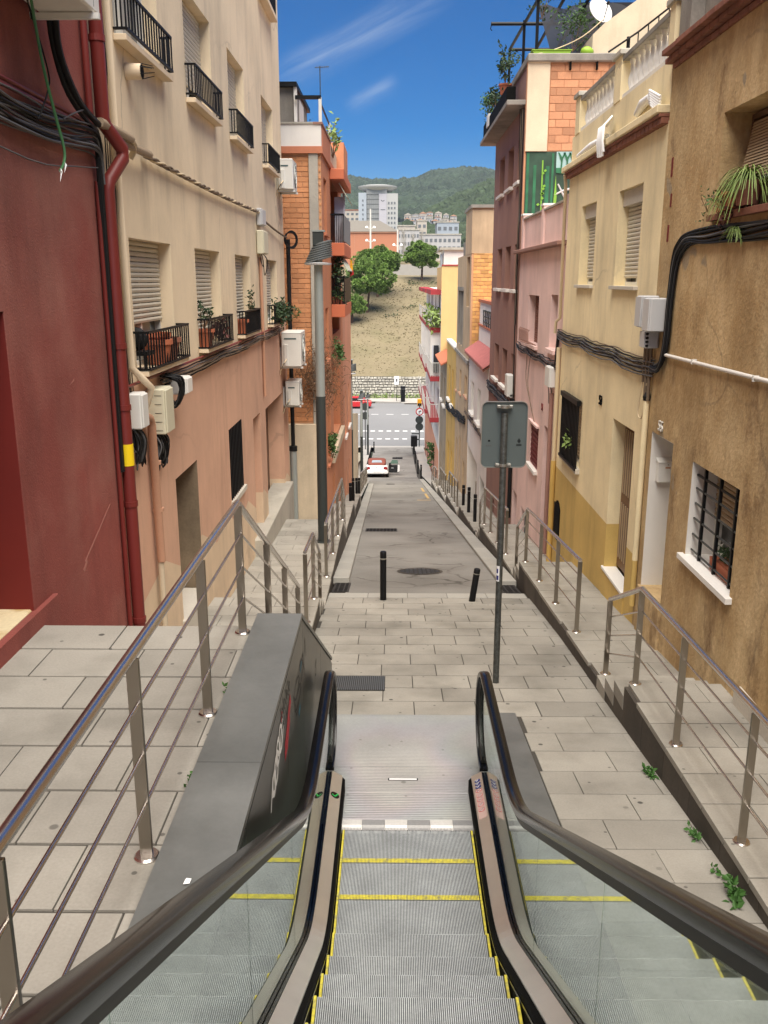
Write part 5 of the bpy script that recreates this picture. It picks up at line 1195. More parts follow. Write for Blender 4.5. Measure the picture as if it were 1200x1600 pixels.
# ---------------------------------------------------------------- right: apartment block with red balconies
ao = [(60.5 + 6 * i, 62.5 + 6 * i, zz, zz + 2.0, .25) for i in range(4) for zz in (1.3, -1.9, -5.1)]
ab = house('balcony_apartment_block', 'distant apartment block with red balcony slabs and yellow side wall', 'apartment block', XR, -1, 59.3, 86, -14, 3.4, 'white_stucco', ao, near=False)
nw = MB(); nw.quad((XR, 59.3, -14), (XR, 59.3, 4.95), (12, 59.3, 4.95), (12, 59.3, -14)); build(nw, 'side_wall', 'sunny_stucco', ab)
build(MB().box(XR + .0, 12, 59.25, 59.6, 4.95, 5.03), 'wall_coping', 'balcony_red', ab); build(MB().box(XR + .02, 9, 59.62, 66, 3.4, 4.9), 'upper_wall', 'sunny_stucco', ab)
for o in ao: build(MB().box(XR + .18, XR + .24, o[0], o[1], o[2], o[3]), 'balcony_door', 'glass_dark', ab)
build(MB().box(XR - .02, XR + .01, 60, 86, -14, -7.2), 'ground_floor', 'salmon_stucco', ab)
for i in range(6): build(MB().box(XR - .04, XR - .02, 62 + i * 4, 63.2 + i * 4, -12, -9 - i * .3), 'ground_window', 'door_red', ab)
for k, (ya, yb, pj) in enumerate(((60.0, 68, .62), (69, 77, .66), (78, 85, .7))):
    for zz in ((1.0, -2.4, -5.6) if k else (1.05, -2.15, -4.9)):
        sl_b = build(MB().box(XR - pj, XR, ya, yb, zz - .32, zz, .01), 'balcony_slab', 'balcony_red', ab)
        build(MB().box(XR - pj, XR - pj + .03, ya, yb, zz + .88, zz + .93), 'balcony_rail', 'frame_white', sl_b); build(MB().box(XR - pj, XR, ya, ya + .03, zz + .88, zz + .93), 'balcony_rail', 'frame_white', sl_b)
        for i in range(6): build(MB().box(XR - pj + .02 + i * .11, XR - pj + .04 + i * .11, ya, ya + .02, zz, zz + .9), 'balcony_bar', 'frame_white', sl_b)
        bm = MB()
        for i in range(int((yb - ya) / .35)): bm.box(XR - pj + .005, XR - pj + .025, ya + i * .35, ya + i * .35 + .03, zz, zz + .88)
        build(bm, 'balcony_bars', 'frame_white', sl_b)
    build(MB().box(XR - pj, XR, ya + .2, ya + .35, -2.1, 1.0), 'balcony_screen', 'white_stucco', ab)
    build(MB().box(XR - pj - .05, XR, ya - .2, yb + .2, 3.15, 3.45), 'roof_eave', 'balcony_red', ab)
t = thing('roof_hut', 'small white roof hut on top of the yellow sided block', 'rooftop room', (3.7, 62, 4.95))
build(MB().box(3.1, 4.6, 60, 64, 4.95, 5.95), 'wall', 'white_stucco', t); build(MB().box(2.85, 4.8, 59.8, 64.2, 5.95, 6.1), 'roof', 'concrete', t); build(MB().box(2.95, 3.0, 60.2, 61.2, 4.95, 5.7), 'door', 'tower_shade_and_blue', t)

# ================================================================== STREET FURNITURE
def rings(mb, cx, cy, z0, r0, r1, h, n=14): return mb.lathe((cx, cy, z0), [(r0, 0), (r1, h)], n)
# sign seen from behind
sg = thing('street_sign', 'blank grey back of a large rounded street sign on a mottled galvanised pole', 'street sign', (1.005, 9.0, P(9.0)))
build(MB().lathe((1.005, 9.0, P(9.0) - .05), [(.034, 0), (.034, 2.99), (.030, 3.0), (.0, 3.002)], 20), 'pole', 'galvanised', sg, smooth=40)
def rrect(x0, x1, z0, z1, r, n=7):
    pts = []
    for cx, cz, a in ((x1 - r, z1 - r, 0), (x0 + r, z1 - r, 90), (x0 + r, z0 + r, 180), (x1 - r, z0 + r, 270)):
        for i in range(n + 1): t_ = rad(a + 90 * i / n); pts.append((cx + r * math.cos(t_), cz + r * math.sin(t_)))
    return pts
build(MB().prism(rrect(.783, 1.238, 2.235, 2.905, .055), 'y', 9.052, 9.056), 'panel', 'sign_grey', sg)
rim = MB(); po = rrect(.778, 1.243, 2.230, 2.910, .06); pi_ = rrect(.784, 1.237, 2.236, 2.904, .055); n = len(po)
for y in (9.030, 9.060): pass
rim.v = [(x, 9.032, z) for x, z in po] + [(x, 9.064, z) for x, z in po] + [(x, 9.032, z) for x, z in pi_] + [(x, 9.051, z) for x, z in pi_]
for i in range(n):
    j = (i + 1) % n; rim.f += [(i, j, n + j, n + i), (i, 2 * n + i, 2 * n + j, j), (2 * n + i, 3 * n + i, 3 * n + j, 2 * n + j)]
build(rim, 'rim', 'clamp_metal', sg)
for z in (2.86, 2.262):
    c = build(MB().lathe((1.005, 9.0, z - .012), [(.044, 0), (.044, .028)], 20), 'clamp', 'clamp_metal', sg)
    for sx in (-1, 1):
        build(MB().box(1.005 + sx * .043, 1.005 + sx * .078, 8.985, 9.05, z - .012, z + .018, .003), 'clamp_lug', 'clamp_metal', c); build(MB().cyl((1.005 + sx * .062, 8.975, z + .003), (1.005 + sx * .062, 8.986, z + .003), .009, n=6), 'bolt', 'clamp_metal', c)
e = build(MB().prism([(1.165 + .016 * math.cos(t_ * .5236), 2.505 + .018 * math.sin(t_ * .5236)) for t_ in range(12)], 'y', 9.0495, 9.0515), 'printed_emblem', 'black_metal', sg)
for z in (2.468, 2.456): build(MB().box(1.138, 1.192, 9.0495, 9.0515, z, z + .005), 'printed_line', 'black_metal', e)
build(MB().prism([(1.158, 2.53), (1.172, 2.53), (1.165, 2.522)], 'y', 9.0495, 9.0515), 'printed_mark', 'black_metal', e)
for dx in (-.006, .004): build(MB().box(1.165 + dx, 1.167 + dx, 9.0488, 9.0494, 2.492, 2.518), 'printed_mark', 'sign_grey', e)
build(MB().prism([(.848, 2.512), (.86, 2.518), (.872, 2.512), (.872, 2.498), (.848, 2.498)], 'y', 9.0495, 9.0515), 'printed_emblem', 'black_metal', sg)
for j in range(3): build(MB().box(.826 + j * .02, .842 + j * .02, 9.0495, 9.0515, 2.45, 2.466), 'printed_mark', 'tower_line', sg)
t_ = thing('pole_sticker', 'small white and purple sticker wrapped on the sign pole near its foot', 'sticker', (1.0, 8.965, 1.0))
def curved(z0, z1, r, a0, a1, m_, nm, par):
    g = MB(); n_ = 6
    for i in range(n_ + 1): a = rad(a0 + (a1 - a0) * i / n_); g.v += [(1.005 + r * math.cos(a), 9 + r * math.sin(a), z0), (1.005 + r * math.cos(a), 9 + r * math.sin(a), z1)]
    for i in range(n_): g.f.append((2 * i, 2 * i + 2, 2 * i + 3, 2 * i + 1))
    return build(g, nm, m_, par)
curved(1.02, 1.19, .0352, 195, 262, 'white_paint', 'sticker_paper', t_); curved(1.035, 1.085, .0357, 205, 250, 'blue_disc', 'sticker_print', t_); curved(1.11, 1.16, .0357, 205, 240, 'blue_disc', 'sticker_print', t_)

# bollards
def bollard(label, loc, h=.80, r=.05, tilt=0, group='black street bollards'):
    t = thing('bollard', label, 'bollard', loc, group)
    build(MB().lathe(loc, [(r, -.1), (r, h - .14), (r * .98, h - .135)], 20), 'shaft', 'black_metal', t, smooth=40)
    build(MB().lathe((loc[0], loc[1], loc[2] + h - .135), [(r * .9, 0), (r * .9, .012)], 20), 'groove', 'black', t)
    build(MB().lathe((loc[0], loc[1], loc[2] + h - .125), [(r * 1.015, 0), (r * 1.015, .022)], 20), 'reflective_band', 'clamp_metal', t, smooth=40)
    build(MB().lathe((loc[0], loc[1], loc[2] + h - .103), [(r, 0), (r, .088), (r * .85, .1), (0, .103)], 20), 'cap', 'black_metal', t, smooth=40)
    t.rotation_euler = (0, tilt, 0); return t
b1 = bollard('upright black bollard at the end of the paving before the asphalt', (-.27, 13.33, P(13.33)))
b2 = dup(b1, (1.12, 13.25, P(13.25)), 'leaning black bollard near the sign pole, tilted to one side', rotz=0); b2.rotation_euler = (.03, rad(7.5), 0); b2.scale = (1, 1, .68)
for (x, y, l_) in ((2.22, 24.8, 'first and nearest of three black bollards in front of the white house'), (2.22, 26.9, 'middle of three black bollards in front of the white house'), (2.22, 29.0, 'farthest of three black bollards in front of the white house')):
    dup(b1, (x, y, ZR(y)), l_)
for (x, y, l_) in ((-1.47, 27.6, 'nearest black bollard of the left kerb row past the railing'), (-1.49, 30.0, 'second black bollard of the left kerb row past the railing'), (-1.53, 33.6, 'third black bollard of the left kerb row past the railing'), (-1.55, 36.6, 'last black bollard of the left kerb row before the far railing')):
    dup(b1, (x, y, ZL(y)), l_)
for (x, y, l_) in ((1.85, 70, 'small dark bollard on the right kerb below the black bin'), (1.8, 77, 'dark bollard on the right kerb just before the black bin'), (1.85, 62, 'lone dark bollard on the right kerb far down the street'), (-2.0, 86, 'thin dark bollard at the left street corner beyond the white car')):
    q = dup(b1, (x, y, P(y) + .1), l_); q.scale = (1.2, 1.2, 1.25)

# lamp posts
def lamp():
    t = thing('street_lamp', 'tall grey street lamp with louvred tilted head in front of the brick block', 'street lamp', (0, 0, 0), 'street lamps along the left pavement')
    build(MB().lathe((0, 0, 0), [(.150, 0), (.150, .02), (.115, .03)], 20), 'base_plate', 'lamp_pole_dark', t, smooth=40)
    build(MB().lathe((0, 0, .03), [(.098, 0), (.093, 2.85)], 20), 'lower_pole', 'lamp_pole_dark', t, smooth=40)
    build(MB().lathe((0, 0, 2.88), [(.088, 0), (.078, 2.6)], 20), 'upper_pole', 'lamp_pole', t, smooth=40)
    hd = MB()
    # stacked louvres, tilted towards the street
    def tl(x, y, z): a = rad(-14); return (x * math.cos(a) - z * math.sin(a), y, 5.36 + x * math.sin(a) * -1 + z * math.cos(a))
    nl = 8
    for i in range(nl):
        z0 = i * .042; r0 = .27 - .012 * i; k = len(hd.v); n = 20
        for (rr_, zz) in ((r0 - .03, z0), (r0, z0 + .004), (r0 - .004, z0 + .024), (r0 - .035, z0 + .040)):
            for j in range(n): a = 2 * math.pi * j / n; hd.v.append(tl(rr_ * math.cos(a), rr_ * .62 * math.sin(a), z0 * 0 + zz))
        for q in range(3):
            for j in range(n): j2 = (j + 1) % n; hd.f.append((k + q * n + j, k + q * n + j2, k + (q + 1) * n + j2, k + (q + 1) * n + j))
        hd.f.append(tuple(k + j for j in range(n))[::-1]); hd.f.append(tuple(k + 3 * n + j for j in range(n)))
    build(hd, 'lamp_head', 'lamp_head', t, smooth=30)
    build(MB().lathe((0, 0, 5.28), [(.24, 0), (.25, .03), (.1, .05)], 20), 'diffuser', 'plastic_grey', t, smooth=40)
    build(MB().box(-.09, .10, -.09, .09, 5.62, 5.86, .01), 'head_bracket', 'lamp_pole_dark', t); build(MB().box(-.10, .13, -.10, .10, 5.86, 5.89), 'bracket_cap', 'lamp_pole', t)
    return t
lp = lamp()
for i, (x, y, l_) in enumerate(((-1.50, 17.0, None), (-1.96, 38.5, 'second grey street lamp, at the corner of the salmon house'), (-2.18, 57.6, 'third grey street lamp, beside the garden wall behind the second'), (-2.5, 82.9, 'farthest thin grey street lamp, just before the junction'))):
    loc_ = (x, y, ZL(y))
    if i == 0: lp.location = loc_; LOC[lp.name] = loc_
    else: dup(lp, loc_, l_)

# litter bin, far traffic signs, column
t = thing('litter_bin', 'black box shaped litter bin on a post at the right kerb corner', 'litter bin', (1.85, 84, P(84) + .1)); z = P(84) + .1
build(MB().box(1.55, 2.15, 83.7, 84.3, z + .75, z + 1.75, .03), 'bin_body', 'black_metal', t); build(MB().cyl((1.85, 84, z), (1.85, 84, z + .8), .09), 'post', 'black_metal', t)
t = thing('traffic_sign', 'sign post at the junction with red ringed no turn sign and dark round backs', 'traffic sign', (2.55, 91, P(91))); z = P(91)
build(MB().cyl((2.55, 91, z), (2.55, 91, z + 4.6), .06, n=10), 'pole', 'galvanised', t)
def dsc(x, y, z, r, m_, nm, par, th=.04, n=24): return build(MB().prism([(x + r * math.cos(2 * math.pi * i / n), z + r * math.sin(2 * math.pi * i / n)) for i in range(n)], 'y', y - th, y), nm, m_, par)
d = dsc(2.55, 90.9, -8.92, .40, 'red_ring', 'round_sign', t); dsc(2.55, 90.85, -8.92, .29, 'white_paint', 'sign_face', d, .012)
build(MB().box(2.47, 2.53, 90.82, 90.835, -9.1, -8.88), 'arrow_mark', 'black_metal', d); build(MB().box(2.47, 2.66, 90.82, 90.835, -8.88, -8.82), 'arrow_mark', 'black_metal', d); build(MB().prism([(2.64, -8.76), (2.74, -8.85), (2.64, -8.94)], 'y', 90.82, 90.835), 'arrow_mark', 'black_metal', d)
dsc(2.53, 90.9, -9.75, .40, 'lamp_pole_dark', 'round_sign_back', t); dsc(2.54, 90.9, -10.45, .40, 'lamp_pole_dark', 'round_sign_back', t)
build(MB().box(1.75, 2.5, 90.9, 90.95, -11.25, -11.12), 'direction_arm', 'lamp_pole_dark', t); build(MB().box(2.0, 2.5, 90.9, 90.95, -11.85, -11.72), 'direction_arm', 'lamp_pole_dark', t)
t = thing('traffic_light', 'yellow backed traffic light above the no turn sign at the junction', 'traffic light', (2.6, 93, -9)); build(MB().box(2.38, 2.82, 93, 93.3, -8.65, -7.9, .04), 'housing', 'amber', t); build(MB().box(2.42, 2.78, 92.95, 93.0, -8.6, -8.35), 'lens', 'black', t); build(MB().cyl((2.62, 93.2, -12.7), (2.62, 93.2, -8.6), .06), 'pole', 'black_metal', t)
t = thing('advertising_column', 'tall black cylindrical column standing on the far pavement', 'column', (1.18, 121.8, -11.98)); build(MB().lathe((1.18, 121.8, -11.98), [(.30, 0), (.30, 1.75), (.33, 1.78), (.33, 2.05), (.28, 2.1), (0, 2.12)], 20), 'shaft', 'black_metal', t, smooth=40); build(MB().lathe((1.18, 121.8, -10.25), [(.335, 0), (.335, .04)], 20), 'band', 'clamp_metal', t)
t = thing('information_sign', 'small white rectangular sign on a thin pole before the stone wall', 'sign', (.32, 122.6, -11.98)); build(MB().cyl((.32, 122.6, -11.98), (.32, 122.6, -8.6), .04, n=8), 'pole', 'galvanised', t); build(MB().box(.0, .62, 122.5, 122.55, -9.75, -8.6), 'panel', 'white_paint', t); build(MB().box(.2, .42, 122.485, 122.5, -9.35, -8.95), 'printed_mark', 'tower_line', t)
t = thing('sign_backs', 'dark round sign backs on a post by the left street corner', 'traffic sign', (-2.9, 88, P(88))); build(MB().cyl((-2.9, 88, P(88)), (-2.9, 88, -7.4), .05), 'pole', 'galvanised', t); dsc(-2.9, 87.9, -8.0, .38, 'lamp_pole_dark', 'round_sign_back', t); dsc(-2.9, 87.9, -8.9, .38, 'lamp_pole_dark', 'round_sign_back', t)

# ================================================================== CARS
def carbody(mb, st, n=14):
    # st: list of (y, halfwidth, zbottom, ztop, power)
    k = len(mb.v)
    for (y, w_, z0, z1, p) in st:
        for i in range(n):
            a = 2 * math.pi * (i + .5) / n; c, s_ = math.cos(a), math.sin(a)
            mb.v.append((w_ * math.copysign(abs(c) ** p, c), y, (z0 + z1) / 2 + (z1 - z0) / 2 * math.copysign(abs(s_) ** p, s_)))
    for i in range(len(st) - 1):
        for j in range(n): j2 = (j + 1) % n; mb.f.append((k + i * n + j, k + i * n + j2, k + (i + 1) * n + j2, k + (i + 1) * n + j))
    mb.f.append(tuple(k + j for j in range(n))); mb.f.append(tuple(k + (len(st) - 1) * n + j for j in range(n))[::-1]); return mb
def wheel(t, x, y, w_=.20):
    d = build(MB().tube([(x - w_ / 2, y, .31), (x + w_ / 2, y, .31)], .31, 20), 'wheel', 'car_black', t, smooth=40)
    build(MB().tube([(x - w_ / 2 - .008, y, .31), (x + w_ / 2 + .008, y, .31)], .19, 14), 'rim', 'clamp_metal', d)
def beetle():
    t = thing('parked_car', 'white convertible with brown soft top and its door open, seen from behind', 'car', (0, 0, 0))
    build(carbody(MB(), [(.0, .55, .38, .62, .6), (.06, .80, .30, .72, .5), (.35, .86, .26, .90, .5), (.9, .90, .22, .99, .45), (1.7, .90, .20, 1.0, .4), (2.6, .90, .20, 1.0, .4), (3.2, .88, .22, .96, .45), (3.8, .84, .26, .84, .5), (4.15, .70, .32, .68, .6), (4.24, .5, .38, .6, .6)], 24), 'body', 'car_white', t, smooth=60)
    build(carbody(MB(), [(.55, .55, .86, .98, .6), (.75, .66, .84, 1.18, .5), (1.1, .70, .84, 1.38, .45), (1.6, .70, .84, 1.47, .42), (2.1, .68, .84, 1.46, .42), (2.45, .64, .86, 1.34, .5), (2.75, .60, .86, 1.05, .6)], 20), 'soft_top', 'car_roof', t, smooth=60)
    build(MB().add([(-.40, .70, 1.14), (.40, .70, 1.14), (.34, .93, 1.31), (-.34, .93, 1.31), (-.40, .75, 1.13), (.40, .75, 1.13), (.34, .97, 1.30), (-.34, .97, 1.30)], [(0, 1, 2, 3), (4, 7, 6, 5), (0, 4, 5, 1), (3, 2, 6, 7), (0, 3, 7, 4), (1, 5, 6, 2)]), 'rear_window', 'car_glass', t)
    bp = build(carbody(MB(), [(-.07, .62, .32, .52, .5), (-.03, .84, .27, .58, .45), (.12, .88, .27, .58, .45)], 18), 'rear_bumper', 'car_white', t, smooth=60)
    build(MB().box(-.55, .55, -.075, -.03, .24, .33), 'diffuser', 'car_black', bp)
    build(MB().box(-.26, .26, -.085, -.068, .42, .54), 'number_plate', 'plastic_white', bp)
    for sx in (-1, 1):
        build(MB().prism([(sx * .50, .66), (sx * .50, .78), (sx * .62, .84), (sx * .80, .80), (sx * .82, .66), (sx * .70, .62)], 'y', .02, .3), 'tail_light', 'tail_light', t)
        for y in (.82, 3.35): wheel(t, sx * .80, y)
    build(MB().lathe((0, .0, 0), [(.045, 0), (.045, .02)], 14), 'boot_badge', 'clamp_metal', t) if False else None
    build(MB().prism([(.05 * math.cos(i * .52), .80 + .05 * math.sin(i * .52)) for i in range(12)], 'y', .07, .22), 'boot_badge', 'clamp_metal', t)
    # open door on the right, swung out, dark inner trim and green tinted glass
    d = build(MB().box(.92, 1.72, 2.30, 2.40, .30, .92, .03), 'open_door', 'car_black', t)
    build(MB().prism([(1.60, .34), (1.76, .40), (1.78, .85), (1.68, .93), (1.62, .9)], 'y', 2.28, 2.43), 'door_edge', 'car_white', d)
    build(MB().box(.98, 1.64, 2.34, 2.36, .92, 1.02, .008), 'door_sill', 'clamp_metal', d)
    build(MB().prism([(.98, 1.0), (1.66, 1.0), (1.60, 1.28), (1.18, 1.30)], 'y', 2.34, 2.36), 'door_glass', 'door_glass', d)
    build(MB().box(1.1, 1.3, 2.26, 2.31, .62, .7), 'armrest', 'shutter_grey', d); build(MB().box(.92, 1.08, 2.15, 2.35, .92, 1.06, .02), 'wing_mirror', 'car_black', t)
    return t
bc = beetle(); bc.location = (-1.36, 66.5, P(66.5) - .02); bc.rotation_euler = (math.atan(-.17), 0, .01)
t = thing('parked_car', 'bright red hatchback parked beyond the junction, half hidden by the left houses', 'car', (0, 0, 0))
build(carbody(MB(), [(-.86, 2.0, .3, .9, .3), (-.8, 2.1, .22, .98, .3), (0, 2.15, .2, 1.0, .3), (.8, 2.1, .22, .98, .3), (.86, 2.0, .3, .9, .3)], 22), 'body', 'car_red', t, smooth=50)
build(carbody(MB(), [(-.72, 1.2, .9, 1.42, .45), (-.6, 1.3, .88, 1.50, .4), (.6, 1.3, .88, 1.50, .4), (.72, 1.2, .9, 1.42, .45)], 22), 'cabin', 'car_red', t, smooth=50)
build(MB().prism([(-.95, 1.0), (1.0, 1.0), (.6, 1.36), (-.8, 1.36)], 'y', -.76, -.70), 'side_window', 'glass_dark', t)
for x in (-1.35, 1.35):
    d = build(MB().tube([(x, -.90, .33), (x, -.66, .33)], .33, 20), 'wheel', 'car_black', t); build(MB().tube([(x, -.915, .33), (x, -.66, .33)], .2, 14), 'rim', 'clamp_metal', d)
build(MB().box(2.0, 2.17, -.7, -.3, .62, .8), 'tail_light', 'tail_light', t)
t.location = (-5.1, 117.2, P(117) + .01)

# ================================================================== WALL FITTINGS
def smooth_pts(pts, k=4):
    P_ = [Vector(p) for p in pts]
    if len(P_) < 3 or len(P_) > 30: return pts
    out_ = []
    for i in range(len(P_) - 1):
        p0, p1, p2, p3 = P_[max(i - 1, 0)], P_[i], P_[i + 1], P_[min(i + 2, len(P_) - 1)]
        for j in range(k):
            t_ = j / k; out_.append(tuple(.5 * ((2 * p1) + (p2 - p0) * t_ + (2 * p0 - 5 * p1 + 4 * p2 - p3) * t_ * t_ + (3 * p1 - p0 - 3 * p2 + p3) * t_ ** 3)))
    return out_ + [tuple(P_[-1])]
def ac_unit(name, label, x0, x1, y0, y1, z0, z1, fan='x', face=None):
    t = thing(name, label, 'air conditioner', ((x0 + x1) / 2, (y0 + y1) / 2, z0), 'air conditioning units on the left wall')
    build(MB().box(x0, x1, y0, y1, z0, z1, .015), 'casing', 'ac_white', t)
    cz, cy, r = (z0 + z1) / 2, y0 + (y1 - y0) * .55, min(z1 - z0, y1 - y0) * .40
    g = build(MB().tube([(x1 + .002, cy, cz), (x1 + .008, cy, cz)], r, 24), 'fan_grille', 'grille_dark', t)
    for i in range(3):
        q = r * (.3 + .3 * i); m_ = MB().tube([(x1 + .012, cy + q * math.cos(a * .2618), cz + q * math.sin(a * .2618)) for a in range(25)], .006, 5); build(m_, 'grille_ring', 'ac_white', g)
    for z in (z0 + .03,):
        pass
    build(MB().box(x0 + .06, x1 - .1, y0 - .004, y0 - .0005, z1 - .16, z1 - .13), 'vent_slot', 'grille_dark', t); build(MB().box(x0 + .06, x0 + .14, y0 - .035, y0 - .001, z0 + .02, z1 - (z1 - z0) * .35, .006), 'valve_cover', 'ac_white', t)
    for q in (0, 1): build(MB().tube(smooth_pts([(x0 + .08 + .03 * q, y0 - .03, z0 + .12 + .05 * q), (x0 + .07, y0 - .12, z0 + .10), (x0 - .0, y0 - .13, z0 - .02), (XL + .02, y0 - .1, z0 - .12 - .04 * q)]), .012, 6), 'refrigerant_pipe', 'cable_cream' if q else 'cable_black', t, smooth=60)
    for i in range(9): build(MB().box(x1 - .015, x1 + .001, y0 + .03 + i * (y1 - y0 - .06) / 9, y0 + .036 + i * (y1 - y0 - .06) / 9, z0 + .03, z1 - .05), 'louvre', 'grille_dark', t) if i in (0, 8) else None
    build(MB().box(x0 - .003, x1 + .003, y0 - .003, y1 + .003, z1 - .03, z1 - .024), 'lid_seam', 'plastic_grey', t)
    for y in (y0 + .12, y1 - .12):
        b = build(MB().box(XL + .0, x1 + .03, y - .018, y + .018, z0 - .045, z0 - .005), 'wall_bracket', 'plastic_white', t); build(MB().box(XL + .002, XL + .035, y - .018, y + .018, z0 - .045, z0 + .42), 'bracket_upright', 'plastic_white', b)
    return t
ac_unit('air_conditioner', 'white air conditioner on brackets by the top barred window of the cream house', -2.60, -2.28, 20.35, 21.15, 5.98, 6.60)
ac_unit('air_conditioner', 'largest white air conditioner on brackets at the cream house corner above the smallest', -2.60, -2.17, 20.1, 21.1, 2.22, 2.98)
ac_unit('air_conditioner', 'smallest white air conditioner, lowest of those at the cream house corner', -2.58, -2.27, 20.45, 21.15, 1.30, 1.86)
ac_unit('air_conditioner', 'grey white air conditioner high on the red house wall, seen from below', -2.60, -2.20, 5.95, 7.0, 5.90, 6.55)
def cable(pts, r, m_, name, parent): return build(MB().tube(smooth_pts(pts), r, 6), name, m_, parent, smooth=60)
def sag(y0, y1, z0, z1, x, n, s_, j=.0):
    return [(x + R.uniform(-j, j), y0 + (y1 - y0) * i / n, z0 + (z1 - z0) * i / n - s_ * math.sin(math.pi * ((i / n * 3.0) % 1)) + R.uniform(-j, j)) for i in range(n + 1)]
# pipes on the left wall
t = thing('drain_pipe', 'thick dark red drain pipe with a yellow band at the red house corner', 'pipe', (-2.57, 8.1, -.5))
pts = [(-2.57, 8.1, 12), (-2.57, 8.1, 5.42), (-2.56, 8.12, 5.36), (-2.48, 8.3, 5.20), (-2.48, 8.3, 5.12), (-2.56, 8.12, 4.92), (-2.57, 8.1, 4.84), (-2.57, 8.1, -.5)]
build(MB().tube(pts, .058, 14), 'pipe', 'red_pipe', t, smooth=60); build(MB().lathe((-2.57, 8.1, 2.44), [(.0605, 0), (.0605, .20)], 16), 'yellow_band', 'yellow_tape', t, smooth=40)
for z in (6.0, 3.5, 2.95, 2.05, .9): build(MB().lathe((-2.57, 8.1, z), [(.067, 0), (.067, .05)], 16), 'pipe_clamp', 'red_pipe', t)
t = thing('drain_pipe', 'thin dark red pipe beside the thick red drain pipe', 'pipe', (-2.6, 7.86, -.5)); build(MB().tube([(-2.61, 7.9, 12), (-2.61, 7.9, 5.4)], .028, 10), 'pipe', 'red_pipe', t, smooth=60); build(MB().tube([(-2.62, 7.98, 4.9), (-2.62, 7.98, -.4)], .022, 10), 'pipe', 'red_pipe', t, smooth=60)
t = thing('drain_pipe', 'cream and salmon drain pipe with S bend on the cream house', 'pipe', (-2.58, 9.0, .3))
build(MB().tube([(-2.60, 8.52, 12), (-2.60, 8.52, 3.30), (-2.54, 8.60, 3.20), (-2.48, 8.74, 3.08), (-2.53, 8.76, 2.94), (-2.58, 8.78, 2.84), (-2.58, 8.80, 2.78)], .036, 12), 'upper_pipe', 'cream_trim', t, smooth=60)
build(MB().tube([(-2.58, 8.80, 2.79), (-2.58, 8.98, 2.74), (-2.58, 9.03, 2.66), (-2.58, 9.08, 1.2)], .045, 12), 'middle_pipe', 'salmon_paint', t, smooth=60); build(MB().tube([(-2.59, 9.08, 1.2), (-2.59, 9.08, -.4)], .032, 10), 'lower_pipe', 'beige_stucco', t, smooth=60)
for z in (2.25, 1.75): build(MB().lathe((-2.58, 9.08, z), [(.06, 0), (.06, .035)], 14), 'pipe_clamp', 'salmon_paint', t)
t = thing('drain_pipe', 'dark grey drain pipe running down the far corner of the cream house', 'pipe', (-2.56, 21.5, -1.7)); build(MB().tube([(-2.56, 21.55, 5.0), (-2.56, 21.55, -.1)], .05, 10), 'upper_pipe', 'cable_black', t, smooth=60); build(MB().tube([(-2.56, 21.55, .1), (-2.56, 21.55, -2.0)], .085, 12), 'lower_pipe', 'lamp_pole', t, smooth=60)
build(MB().lathe((-2.56, 21.55, .05), [(.1, 0), (.1, .12)], 12), 'pipe_clamp', 'cable_black', t)
t = thing('drain_pipe', 'thin pipe falling from the boxed cables on the cream house', 'pipe', (-2.6, 17.5, 1.9)); build(MB().tube([(-2.61, 17.35, 4.5), (-2.61, 17.4, 3.3), (-2.61, 17.4, 1.9)], .03, 8), 'pipe', 'salmon_paint', t, smooth=60)
# cable bundles left
t = thing('cable_bundle', 'thick tangle of grey and black cables along the red wall', 'cables', (-2.55, 5, 5.0))
for i in range(16):
    zz = 5.02 + (i % 8) * .028; xx = -2.62 + .025 * (i // 8) + R.uniform(0, .03)
    pts = [(xx + R.uniform(-.012, .012), 3.0 + 4.95 * q / 9, zz + .012 * q - (.05 * math.sin(math.pi * q / 4.5) ** 2 if i % 3 else .02) + R.uniform(-.02, .02)) for q in range(10)] + [(xx, 8.02, zz - .06 - .01 * i)]
    cable(pts, R.choice((.007, .009, .011)), ('cable_grey', 'cable_black', 'cable_grey')[i % 3], 'cable', t)
for zz in (5.30, 5.34): cable([(-2.60, 3, zz - .04), (-2.60, 6, zz), (-2.59, 7.95, zz - .02)], .015, 'red_pipe', 'conduit', t)
cable([(-2.55, 4.5, 5.0), (-2.5, 6.2, 4.86), (-2.52, 7.2, 4.93), (-2.58, 7.9, 5.0)], .005, 'cable_grey', 'cable', t)
t = thing('cable_bundle', 'dark cables dropping beside the red drain pipe', 'cables', (-2.6, 8.0, 3.0))
for i in range(9): cable([(-2.60 + .012 * (i % 3), 7.96 + .012 * (i // 3), 5.12 - .02 * i), (-2.61 + .012 * (i % 3), 7.99 + .015 * (i // 3) - .01, 4.3), (-2.61 + .012 * (i % 3), 8.0 + .016 * (i // 3) - .02, 2.4)], .012, 'cable_black', 'cable', t)
t = thing('cable_bundle', 'black service cables hanging below the high air conditioner on the red wall', 'cables', (-2.5, 7, 5.3))
cable([(-2.5, 6.95, 6.0), (-2.52, 7.0, 5.75), (-2.53, 7.15, 5.58), (-2.55, 7.5, 5.42), (-2.56, 7.95, 5.34)], .026, 'cable_black', 'cable', t); cable([(-2.55, 6.95, 6.0), (-2.56, 7.02, 5.72), (-2.57, 7.3, 5.45), (-2.58, 7.9, 5.28)], .02, 'cable_black', 'cable', t)
cable([(-2.55, 7.6, 5.40), (-2.54, 7.3, 5.32), (-2.54, 7.05, 5.24)], .006, 'cable_grey', 'cable', t); cable([(-2.5, 6.4, 5.9), (-2.5, 6.7, 5.5), (-2.5, 6.66, 5.35), (-2.52, 6.5, 5.15)], .006, 'cable_black', 'cable', t)
